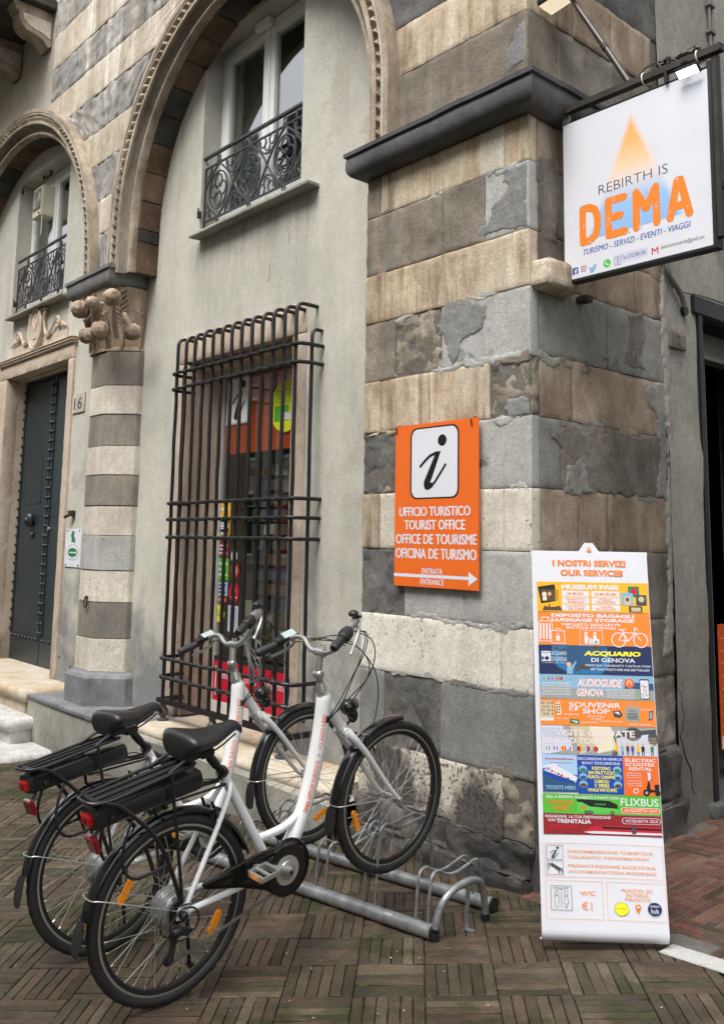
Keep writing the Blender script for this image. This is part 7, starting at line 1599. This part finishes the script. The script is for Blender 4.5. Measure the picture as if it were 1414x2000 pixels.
# lettering wrapped on the down tube
def on_tube(s, t, lift=.0009):
    L_ = 0; pos = None
    for a, b2 in zip(MAIN, MAIN[1:]):
        d = (b2-a).length
        if L_ + d >= s: pos = a.lerp(b2, (s-L_)/d); tg = (b2-a).normalized(); break
        L_ += d
    r = .0340 + lift - .0006; ph = t/r - .38
    bn_ = Vector((0,-1,0)); rw_ = tg.cross(bn_); rw_ = -rw_ if rw_.x > 0 else rw_
    return pos + bn_*r*math.cos(ph) + rw_*r*math.sin(-ph)
def wrap_text(s, s0, s1, h, mat, bold=.01):
    vs, fs = text_mesh(s, bold); mb = MB(); mb.add([on_tube(s0 + (s1-s0)*x, (.5-y)*h) for x, y in vs], fs); B(mb, 'lettering', mat, frame, smooth=False)
M['frameletter'] = P('orange_decal', srgb(240,110,50), .4)
wrap_text('DEMA UFFICIO TURISTICO', .470, .262, .0185, 'frameletter', .02); wrap_text('NOLEGGIO E-BIKE', .218, .075, .0185, 'frameletter', .02)
mb = MB(); mb.add([on_tube(.250,-.009), on_tube(.250,.009), on_tube(.230,0)], [(0,1,2)]); B(mb, 'decal_triangle', 'p_grey', frame, smooth=False)
# stem, bars, grips
stem = B(MB().lathe([(.026,0),(.024,.012),(.019,.030),(.017,.038)], (.786,0,.579), (-.10,0,.995), 20), 'stem_collar', 'silver')
B(MB().tube(smooth_pts([(.783,0,.612),(.779,0,.64),(.775,0,.655),(.783,0,.69),(.795,0,.735)]), [.015,.015,.015,.015,.015,.016,.016,.016,.017,.017,.017,.016,.016,.016,.016,.016,.016][:17] if len(smooth_pts([(0,0,0)]*5)) == 17 else .015, 14), 'stem', 'silver', stem)
B(MB().lathe([(.0,-.022),(.014,-.022),(.017,-.018),(.017,.018),(.014,.022),(0,.022)], (.774,0,.655), (0,1,0), 18).lathe([(0,.022),(.006,.022),(.006,.025),(0,.025)], (.774,0,.655), (0,-1,0), 12), 'stem_joint', 'silver', stem); B(MB().lathe([(.0,-.024),(.018,-.024),(.018,.024),(0,.024)], (.797,0,.743), (0,1,0), 18), 'bar_clamp', 'silver', stem)
B(MB().tube([(.807,-.012,.760),(.809,-.012,.772)], .004, 8).tube([(.807,.012,.760),(.809,.012,.772)], .004, 8), 'clamp_bolts', 'chrome', stem)
Lg, Ls = Vector((.672,.290,.724)), Vector((.800,.262,.750)); Rg, Rs = Vector((.632,-.280,.842)), Vector((.745,-.250,.880))
barp = smooth_pts([tuple(Ls), (.826,.225,.768), (.832,.18,.778), (.824,.13,.775), (.803,.085,.752), (.795,.045,.742), (.797,0,.742), (.800,-.045,.745), (.812,-.085,.770), (.822,-.13,.815), (.820,-.18,.862), (.795,-.225,.885), tuple(Rs)])
bar = B(MB().tube(barp, .0112, 14), 'handlebar', 'silver')
for a, b2, side in ((Ls, Lg, 'L'), (Rs, Rg, 'R')):
    d = (b2-a).normalized(); k = 14; rr = [.0155,.017,.0165,.016,.0165,.017,.0175,.018,.0182,.0185,.0185,.019,.0185,.014]
    B(MB().tube([a.lerp(b2, i/13) for i in range(14)], rr, 16), 'grip', 'rubber', bar)
    up = Vector((0,0,1)); sdv = d.cross(up).normalized(); up2 = sdv.cross(d)
    if side == 'L':
        # screen unit and brake lever
        c_ = a - d*.018; nn = (up2*.62 + Vector((-.78,-.10,0))).normalized(); uu = d.copy(); vv = nn.cross(uu).normalized(); nn = uu.cross(vv).normalized()
        if nn.z < 0: nn = -nn
        dsp = B(MB().obox(c_ + nn*.020 - d*.012, uu, vv, nn, .040, .028, .009), 'display', 'black', bar, bevel=.003); B(MB().obox(c_ + nn*.0285 - d*.016, uu, vv, nn, .030, .022, .0006), 'display_screen', 'screen', bar, smooth=False)
        B(MB().obox(a + nn*.014 + d*.022, uu, vv, nn, .013, .018, .010), 'button_pad', 'black', bar, bevel=.003)
        lv = smooth_pts([a - d*.045 + vv*0, a - d*.03 + Vector((.035,0,-.028)), a + d*.03 + Vector((.045,0,-.038)), a + d*.10 + Vector((.040,.004,-.040))]); B(MB().tube(lv, [.009]*4 + [.007]*(len(lv)-5) + [.0045], 8), 'brake_lever', 'silver', bar)
        B(MB().ball(a - d*.045, (.016,.016,.014), 12, 8), 'lever_clamp', 'silver', bar)
        for k in range(3): p = a.lerp(b2, .72 + .09*k) + Vector((-.012,0,.0135)); B(MB().lathe([(.0032,0),(.0032,.0008)], p, (-.6,-.2,.75), 8), 'grip_hole', 'dark', bar)
    else:
        B(MB().tube([a.lerp(b2, t) for t in (-.02,.0,.08,.16,.30,.40,.46)], [.017,.024,.026,.026,.0255,.023,.018], 20), 'twist_shifter', 'rubber', bar, auto=60)
        mb = MB()
        for k in range(22):
            an = 2*PI*k/22; o_ = (sdv*math.cos(an) + up2*math.sin(an)); mb.tube([a.lerp(b2,.12) + o_*.026, a.lerp(b2,.36) + o_*.0258], .0014, 4)
        B(mb, 'shifter_ribs', 'rubber', bar, kind='stuff')
        B(MB().obox(a - d*.035 + Vector((0,0,.010)), d, sdv, up2, .034, .016, .011), 'brake_body', 'silver', bar, bevel=.004)
        lv = smooth_pts([a - d*.05, a - d*.02 + Vector((.045,0,-.010)), a + d*.04 + Vector((.060,0,-.035)), a + d*.09 + Vector((.055,-.01,-.055))]); B(MB().tube(lv, [.008]*4 + [.0065]*(len(lv)-5) + [.0045], 8), 'brake_lever', 'silver', bar)
        B(MB().ball(a - d*.06 + Vector((0,.01,.038)), (.022,.022,.014), 16, 8).tube([a - d*.06, a - d*.06 + Vector((0,.01,.036))], .008, 8).obox(a - d*.06 + Vector((.0,-.02,.030)), (0,1,0), (1,0,0), (0,0,1), .012,.006,.005), 'bell', 'black', bar)
# cables
cabs = MB(); port = (.784,-.034,.470)
Lc, Rc = Ls + Vector((.05,-.02,-.01)), Rs + Vector((.06,.03,-.02))
def cable(p, r=.0024): cabs.tube(smooth_pts(p, 3), r, 6)
cable([tuple(Rc), (.90,-.20,.84), (.945,-.12,.72), (.93,-.03,.60), (.86,-.025,.52), port]); cable([(Rc.x,Rc.y+.02,Rc.z), (.92,-.17,.83), (.96,-.08,.70), (.945,-.01,.575), (.87,-.03,.505), (port[0],port[1],port[2]-.008)])
cable([tuple(Rc), (.93,-.20,.80), (.985,-.13,.66), (.965,-.05,.55), (.92,-.02,.49), (.90,-.01,.47)]); cable([(.83,.13,.775), (.87,.0,.775), (.895,-.12,.77), (.93,-.16,.70), (.97,-.10,.60), (.93,-.03,.53), (.85,-.033,.49), port])
cable([tuple(Lc), (.92,.20,.73), (.95,.10,.77), (.92,-.04,.78), (.96,-.12,.70), (1.06,-.06,.58), (1.10,-.01,.45), (1.06,-.005,.35), (1.00,-.02,.29)]); cable([(.83,.16,.765), (.86,.06,.785), (.86,-.02,.78), (.87,-.08,.765)])
B(cabs, 'control_cables', 'cable', bar)
# headlight
hl = B(MB().ball((.935,0,.470), (.038,.032,.034), 18, 12, fn=lambda d, a, ph: 1 + .25*max(0, -d.x)).ball((.948,0,.430), (.026,.024,.036), 14, 10), 'headlight', 'gloss'); B(MB().lathe([(.0,0),(.024,0),(.022,.006),(.0,.008)], (.968,0,.472), (1,0,-.15), 20), 'lens', 'silver', hl); B(MB().tube([(.905,0,.395),(.925,0,.405),(.945,0,.415)], .006, 8), 'lamp_bracket', 'darkmetal', hl)
# front brake and rear brake
for bx, bz, nm in ((.968,.268,'f'), (.205,.270,'r')):
    for s_ in (-1, 1):
        mb = MB().tube(smooth_pts([(bx,s_*.030,bz-.015),(bx+(.012 if nm == 'f' else -.006),s_*.038,bz+.02),(bx+(.02 if nm=='f' else -.02),s_*.034,bz+.065)]), .006, 8).obox((bx+(.01 if nm=='f' else -.01),s_*.024,bz+.012), (.6,0,.8), (0,1,0), (.8,0,-.6), .022,.006,.006); B(mb, 'brake_arm', 'darkmetal')
        B(MB().ball((bx,s_*.034,bz-.012), .008, 10, 6), 'brake_bolt', 'chrome')
    B(MB().tube([(bx+(.02 if nm=='f' else -.02),-.034,bz+.065),(bx+(.022 if nm=='f' else -.024),.034,bz+.068)], .0016, 5), 'brake_wire', 'chrome')
# saddle
mb = MB(); ns, nk = 26, 24; V = []
for i in range(ns+1):
    t = i/ns; x = .070 + .292*t; hw = .100*(1 - max(0,(t-.12))/.88)**1.15 + .019 if t > .12 else (.119 - .03*((.12-t)/.12)**2)
    if t > .8: hw *= 1 - .35*((t-.8)/.2)**2
    top = .600 + .030*math.cos(min(1, t/.55)*PI*.5)**2 - .006*math.sin(t*PI) - (.030*((t-.85)/.15)**2 if t > .85 else 0) - (.022*((.1-t)/.1)**2 if t < .1 else 0); bot = top - (.078 - .042*t)
    for k in range(nk):
        a = 2*PI*k/nk; c_, s_ = math.cos(a), math.sin(a); y = hw*math.copysign(abs(c_)**.75, c_); z = (top+bot)/2 + (top-bot)/2*math.copysign(abs(s_)**(.8 if s_ > 0 else .6), s_)
        if s_ > 0: z -= .007*math.exp(-(y/.016)**2)*(1 if .1 < t < .85 else 0)
        if s_ < 0: y *= .93
        V.append((x, y, z))
mb.add(V, [(i*nk+k, (i+1)*nk+k, (i+1)*nk+(k+1) % nk, i*nk+(k+1) % nk) for i in range(ns) for k in range(nk)] + [tuple(range(nk)), tuple(ns*nk+k for k in range(nk-1,-1,-1))]); sad = B(mb, 'saddle', 'saddle', auto=60)
B(MB().tube(smooth_pts([(.10,.03,.548),(.16,.022,.515),(.24,.022,.515),(.33,.012,.545)]), .0035, 6).tube(smooth_pts([(.10,-.03,.548),(.16,-.022,.515),(.24,-.022,.515),(.33,-.012,.545)]), .0035, 6), 'saddle_rails', 'darkmetal', sad)
B(MB().obox((.195,0,.512), (1,0,0), (0,1,0), (0,0,1), .030,.026,.014).obox((.12,0,.533), (1,0,0), (0,1,0), (0,0,1), .035,.055,.014), 'saddle_clamp', 'black', sad, bevel=.005)
sp = MB(); pa, pb = Vector((.205,0,.50)), Vector((.262,0,.415)); sp.tube([pa.lerp(pb,t) for t in [k/16 for k in range(17)]], [(.0185 if k % 2 else .0155) if 1 < k < 11 else .0145 for k in range(17)], 14); post = B(sp, 'seat_post', 'black', auto=60)
B(MB().lathe([(.023,-.012),(.024,.0),(.023,.012)], (.263,0,.413), (-.55,0,.83), 18).tube([(.258,-.028,.412),(.258,.028,.412)], .006, 8).tube([(.255,-.03,.414),(.24,-.034,.405),(.232,-.03,.40)], .004, 6), 'seat_clamp', 'black', post)
# rack with battery
rack = B(MB().tube(smooth_pts([(.125,-.030,.505),(.115,-.058,.508),(.02,-.066,.510),(-.10,-.068,.505),(-.22,-.068,.498),(-.275,-.060,.502),(-.300,-.035,.508),(-.302,0,.508),(-.300,.035,.508),(-.275,.060,.502),(-.22,.068,.498),(-.10,.068,.505),(.02,.066,.510),(.115,.058,.508),(.125,.030,.505)]), .0065, 8), 'carrier_rack', 'black')
B(MB().tube(smooth_pts([(.0,-.062,.512),(.07,-.060,.535),(.118,-.050,.540),(.130,0,.538),(.118,.050,.540),(.07,.060,.535),(.0,.062,.512)]), .0065, 8), 'rack_hoop', 'black', rack)
B(MB().obox((-.08,-.022,.506), (1,0,.02), (0,1,0), (0,0,1), .19,.009,.003).obox((-.08,.022,.506), (1,0,.02), (0,1,0), (0,0,1), .19,.009,.003).obox((-.08,0,.500), (1,0,.02), (0,1,0), (0,0,1), .19,.05,.003).obox((-.268,0,.500), (1,0,0), (0,1,0), (0,0,1), .010,.062,.004).obox((.105,0,.508), (1,0,0), (0,1,0), (0,0,1), .010,.055,.004), 'rack_deck', 'black', rack, bevel=.0015)
for s_ in (-1, 1):
    B(MB().tube([(.006,s_*.070,.505),(.004,s_*.078,.30),(.002,s_*.078,.045)], .0065, 8), 'rack_stay', 'black', rack)
    B(MB().tube(smooth_pts([(-.250,s_*.066,.498),(-.205,s_*.072,.478),(-.160,s_*.078,.425),(-.110,s_*.080,.365),(-.072,s_*.080,.300),(-.040,s_*.080,.215),(-.018,s_*.079,.12),(-.004,s_*.078,.045)]), .008, 8), 'rack_stay', 'black', rack)
    B(MB().tube(smooth_pts([(-.158,s_*.076,.415),(-.190,s_*.080,.370),(-.214,s_*.082,.310),(-.214,s_*.082,.255),(-.190,s_*.082,.215),(-.150,s_*.082,.203),(-.10,s_*.081,.203),(-.045,s_*.080,.205)]), .0058, 8), 'rack_guard', 'black', rack)
B(MB().tube([(-.03,-.03,.398),(.13,-.03,.385),(.262,-.022,.372)], .0045, 6).tube([(-.03,.03,.398),(.13,.03,.385),(.262,.022,.372)], .0045, 6).tube([(.12,0,.41),(.20,0,.395),(.27,0,.39)], .007, 8), 'rack_brace', 'black', rack)
mb = MB(); pr = [(-.053,.416),(-.047,.407),(-.03,.403),(.03,.403),(.047,.407),(.053,.416),(.055,.440),(.050,.462),(.038,.476),(.0,.480),(-.038,.476),(-.050,.462),(-.055,.440)]
sec = [(-.285,.90),(-.280,1),(-.20,1.0),(.12,1.0),(.142,.94),(.150,.80)]
V = []
for x, s_ in sec: V += [(x, y*s_, .435 + (z-.435)*s_ + x*-.01) for y, z in pr]
m_ = len(pr); mb.add(V, [(i*m_+k, (i+1)*m_+k, (i+1)*m_+(k+1) % m_, i*m_+(k+1) % m_) for i in range(len(sec)-1) for k in range(m_)] + [tuple(range(m_)), tuple((len(sec)-1)*m_+k for k in range(m_-1,-1,-1))]); batt = B(mb, 'battery', 'battery', rack, auto=25)
B(MB().obox((-.238,0,.450), (1,0,0), (0,1,0), (0,0,1), .046,.056,.027), 'battery_dock', 'battery', rack, bevel=.010); B(MB().obox((-.255,.012,.4835), (1,0,0), (0,1,0), (0,0,1), .016,.018,.001), 'charge_sticker', 'greybox', rack, smooth=False)
B(MB().lathe([(.011,0),(.011,.004),(.006,.006)], (-.225,-.060,.435), (0,-1,0), 16).lathe([(.007,0),(.007,.004)], (-.195,-.060,.440), (0,-1,0), 12), 'key_lock', 'darkmetal', rack)
tl = B(MB().obox((-.290,0,.438), (1,0,0), (0,1,0), (0,0,1), .009,.032,.018), 'tail_light', 'redbright', rack, bevel=.004); B(MB().obox((-.297,0,.438), (1,0,0), (0,1,0), (0,0,1), .005,.013,.012), 'lamp_lens', 'redlens', tl, bevel=.002)
B(MB().obox((-.276,0,.350), (.97,0,.22), (0,1,0), (-.22,0,.97), .010,.034,.030), 'rear_reflector', 'redlens', None, bevel=.004); B(MB().tube([(-.285,0,.355),(-.25,0,.39),(-.24,0,.42)], .006, 6), 'reflector_bracket', 'black')
# drive train
gd = MB(); pl_ = []
for k in range(25): a = math.radians(115 - 235*k/24); pl_.append((.475 + .104*math.cos(a), -.022 + .106*math.sin(a)))
pl_ += [(.36,-.058),(.25,.000),(.12,.050),(.098,.060),(.092,.072),(.10,.082),(.20,.078),(.33,.083)]
gd.prism(pl_, lambda a, b_: (a,-.085,b_), lambda a, b_: (a,-.089,b_)); guard = B(gd, 'chain_guard', 'smoke', smooth=False)
n_ = len(pl_); B(MB().tube([(a,-.080,b_) for a, b_ in pl_], .0065, 6, closed=True), 'guard_rim', 'gloss', guard)
B(MB().lathe([(.066,0),(.094,0),(.094,.002),(.066,.002)], (.463,-.0895,-.025), (0,-1,0), 40), 'guard_disc', 'gloss', guard)
B(MB().lathe([(.0,-.002),(.070,-.002),(.073,.001),(.070,.003),(.0,.003)], (.463,-.076,-.025), (0,-1,0), 40), 'chainring', 'darkmetal')
ck = B(MB().tube([(.463,-.102,-.025),(.38,-.108,.022),(.300,-.114,.062)], [.020,.013,.012], 14, flat=(0,-1,0)).lathe([(.0,0),(.040,.0),(.036,.010),(.024,.014),(.010,.018),(.0,.018)], (.463,-.090,-.025), (0,-1,0), 28), 'crank_arm', 'silver')
B(MB().lathe([(.0,0),(.009,0),(.009,.004),(0,.004)], (.463,-.119,-.025), (0,-1,0), 12), 'crank_bolt', 'darkmetal', ck)
B(MB().lathe([(.046,0),(.056,.002),(.056,.006),(.044,.006)], (.463,-.090,-.025), (0,-1,0), 32), 'spider', 'chrome', ck)
for sgn, cx_, cz_ in ((-1,.296,.064), (1,.63,-.114)):
    yb = sgn*.125; pd = B(MB().tube([(cx_, yb, cz_),(cx_, yb + sgn*.095, cz_)], .008, 10).obox((cx_+.038, yb+sgn*.05, cz_), (1,0,0), (0,1,0), (0,0,1), .006,.042,.012).obox((cx_-.038, yb+sgn*.05, cz_), (1,0,0), (0,1,0), (0,0,1), .006,.042,.012).obox((cx_, yb+sgn*.094, cz_), (1,0,0), (0,1,0), (0,0,1), .044,.004,.009).obox((cx_, yb+sgn*.008, cz_), (1,0,0), (0,1,0), (0,0,1), .036,.004,.009), 'pedal', 'silver', bevel=.002)
    for dx in (-1, 1): B(MB().obox((cx_+dx*.0448, yb+sgn*.05, cz_), (1,0,0), (0,1,0), (0,0,1), .0012,.026,.008), 'pedal_reflector', 'amber', pd, smooth=False)
B(MB().tube([(.463,.085,-.025),(.55,.10,-.07),(.63,.115,-.114)], [.018,.013,.012], 12, flat=(0,1,0)), 'crank_arm', 'silver')
cs = MB()
for k, r in enumerate((.026,.030,.034,.038,.043,.048)):
    y = -.060 + k*.0035; tz = []; n_ = 44
    for i in range(n_): a = 2*PI*i/n_; rr = r + (.0025 if i % 2 else 0); tz.append((rr*math.cos(a), rr*math.sin(a)))
    cs.prism(tz, lambda a, b_, y=y: (a, y, b_), lambda a, b_, y=y: (a, y+.0018, b_))
B(cs, 'cassette', 'darkmetal', smooth=False)
B(MB().lathe([(.012,0),(.016,.002),(.016,.020),(.010,.026),(0,.026)], (0,-.072,0), (0,-1,0), 14), 'axle_cap', 'black'); B(MB().tube([(0,.068,0),(0,.085,0)], .009, 10), 'axle_nut', 'chrome')
dl = B(MB().ball((-.035,-.088,-.040), (.026,.018,.020), 14, 10).obox((-.006,-.088,-.050), (.9,0,-.4), (0,1,0), (.4,0,.9), .028,.012,.012).obox((-.052,-.078,-.092), (.35,0,1), (0,1,0), (1,0,-.35), .048,.004,.010), 'derailleur', 'darkmetal', bevel=.003)
for cx_, cz_ in ((-.038,-.058), (-.068,-.132)): B(MB().lathe([(.0,-.004),(.019,-.004),(.022,-.002),(.022,.002),(.019,.004),(0,.004)], (cx_,-.070,cz_), (0,1,0), 20), 'jockey_wheel', 'black', dl)
B(MB().tube(smooth_pts([(-.005,-.080,.022),(-.06,-.098,.01),(-.072,-.102,-.03),(-.04,-.10,-.072),(.02,-.10,-.07),(.055,-.10,-.025),(.045,-.095,.02),(.0,-.085,.028)]), .0035, 6), 'derailleur_guard', 'black', dl)
B(MB().tube(smooth_pts([(-.05,-.09,-.045),(-.095,-.088,-.035),(-.098,-.08,.02),(-.05,-.078,.045),(.03,-.076,.03)]), .0028, 6), 'gear_cable', 'cable', dl)
ch = MB()
def chain_run(a, b2):
    a, b2 = Vector(a), Vector(b2); n_ = int((b2-a).length/.0127); d = (b2-a).normalized(); up = Vector((-d.z, 0, d.x))
    for i in range(n_):
        c_ = a + d*(i+.5)*.0127; w_ = .0035 if i % 2 else .0022
        for s_ in (-1, 1): ch.obox(c_ + Vector((0, s_*w_, 0)), d, up, (0,1,0), .0080, .0042, .0006)
        ch.tube([c_ + d*.00635 + Vector((0,-.0035,0)), c_ + d*.00635 + Vector((0,.0035,0))], .0035, 6)
chain_run((-.068,-.070,-.153), (.44,-.070,-.096)); chain_run((.0,-.058,.050), (.44,-.066,.045)); chain_run((-.05,-.070,-.045), (-.055,-.070,-.115))
B(ch, 'chain', 'chain', smooth=False, kind='stuff')
B(MB().tube([(.10,.075,-.005),(.115,.10,-.16),(.125,.13,-.325)], .0075, 8).obox((.128,.135,-.330), (1,0,0), (0,1,0), (0,0,1), .012,.018,.004), 'kickstand', 'black')
B(MB().tube(smooth_pts([(.255,-.02,.37),(.20,-.035,.42),(.14,-.03,.43),(.09,-.01,.40)]), .0022, 5), 'brake_cable', 'cable')
# second bicycle: copies that share the meshes
def copy_tree(o, parent=None):
    c_ = o.copy(); C.objects.link(c_); c_.parent = parent
    for ch_ in list(o.children): copy_tree(ch_, c_)
    return c_
b2 = copy_tree(bk); b2.matrix_local = bm2; b2['label'] = 'farther white step-through electric bicycle at the left, standing behind the nearer one'
for o in b2.children:
    if o.name.startswith('wheel'):          # the wheels stand turned to another angle
        cx_ = 1.138 if sum(v.co.x for v in o.data.vertices) / len(o.data.vertices) > .5 else 0.0
        if not cx_:
            rf = [q for q in o.children if q.name.startswith('spoke_reflector')]; bpy.data.objects.remove(rf[1])
        an = math.radians(-95) if cx_ else math.radians(75); t_ = Vector((cx_, 0, RW)); o.matrix_local = Matrix.Translation(t_) @ Matrix.Rotation(an, 4, 'Y') @ Matrix.Translation(-t_)
cl = MB(); R_ = random.Random(12)
base_ = bm2 @ Vector((.83,-.05,.72+RW))
for k in range(9):
    a = R_.uniform(-2.2, 1.0); p1_ = base_ + Vector((R_.uniform(.02,.07), R_.uniform(-.02,.04), R_.uniform(-.06,.03))) + Vector((math.cos(a)*.05, 0, math.sin(a)*.06)); cl.tube(smooth_pts([base_ + Vector((-.06,0,.06)), p1_ + Vector((0,0,.05)), p1_ + Vector((.03,0,-.04)), base_ + Vector((.02,.02,-.16))]), .0028, 6)
tag(cl.build('cable_lock', M['galv'], None, smooth=True), 'coiled grey cable lock looped over the farther bicycle handlebar', 'lock')

# ================================================================== BUILDINGS ACROSS THE STREET (seen mirrored in the windows)
def facade(label, x0, x1, y, z1, face, seed):
    t = thing('opposite_building', label, 'building', ((x0+x1)/2, y, 0)); R_ = random.Random(seed)
    f = (lambda a, b_, d: (a, y - d*face, b_)) 
    mb = MB(); mb.add([f(x0,-1,0), f(x1,-1,0), f(x1,z1,0), f(x0,z1,0), f(x0,-1,.6), f(x1,-1,.6), f(x1,z1,.6), f(x0,z1,.6)], [(0,1,2,3),(7,6,5,4),(3,2,6,7),(0,3,7,4),(1,5,6,2)]); mb.build('wall', M['plasterup'], t)
    for r in range(5):
        z = 1.2 + r*3.1; mb = MB(); P_ = [f(x0, z-.55, -.02), f(x1, z-.55, -.02), f(x1, z-.35, -.06), f(x0, z-.35, -.06), f(x0,z-.35,0), f(x1,z-.35,0), f(x1,z-.55,0), f(x0,z-.55,0)]; mb.add(P_, [(0,1,2,3),(3,2,5,4),(0,7,6,1)]); mb.build('string_course', M['mould'], t)
        x = x0 + 1.2
        while x < x1 - 1.6:
            w_ = 1.1; h_ = 1.9; q = [f(x,z,-.03), f(x+w_,z,-.03), f(x+w_,z+h_,-.03), f(x,z+h_,-.03)]
            wn = MB().add(q, [(0,1,2,3)]).build('window', M['dark'], t)
            MB().add([f(x-.1,z-.1,-.05), f(x+w_+.1,z-.1,-.05), f(x+w_+.1,z,-.05), f(x-.1,z,-.05)], [(0,1,2,3)]).add([f(x-.1,z+h_,-.05), f(x+w_+.1,z+h_,-.05), f(x+w_+.1,z+h_+.12,-.05), f(x-.1,z+h_+.12,-.05)], [(0,1,2,3)]).add([f(x+w_/2-.04,z,-.05), f(x+w_/2+.04,z,-.05), f(x+w_/2+.04,z+h_,-.05), f(x+w_/2-.04,z+h_,-.05)], [(0,1,2,3)]).build('frame', M['pvc'], wn)
            x += 2.7
    return t
facade('tall pale building across the street, seen only mirrored in the window panes', -40, 14, -12.0, 13.5, 1, 1)
t = thing('neighbouring_building', 'tall plain building on the far side of the alley, outside the frame', 'building', (3.2, 4, 0))
MB().box(3.6, 8, .9, 12, -1, 9).build('wall', M['plasterB'], t)
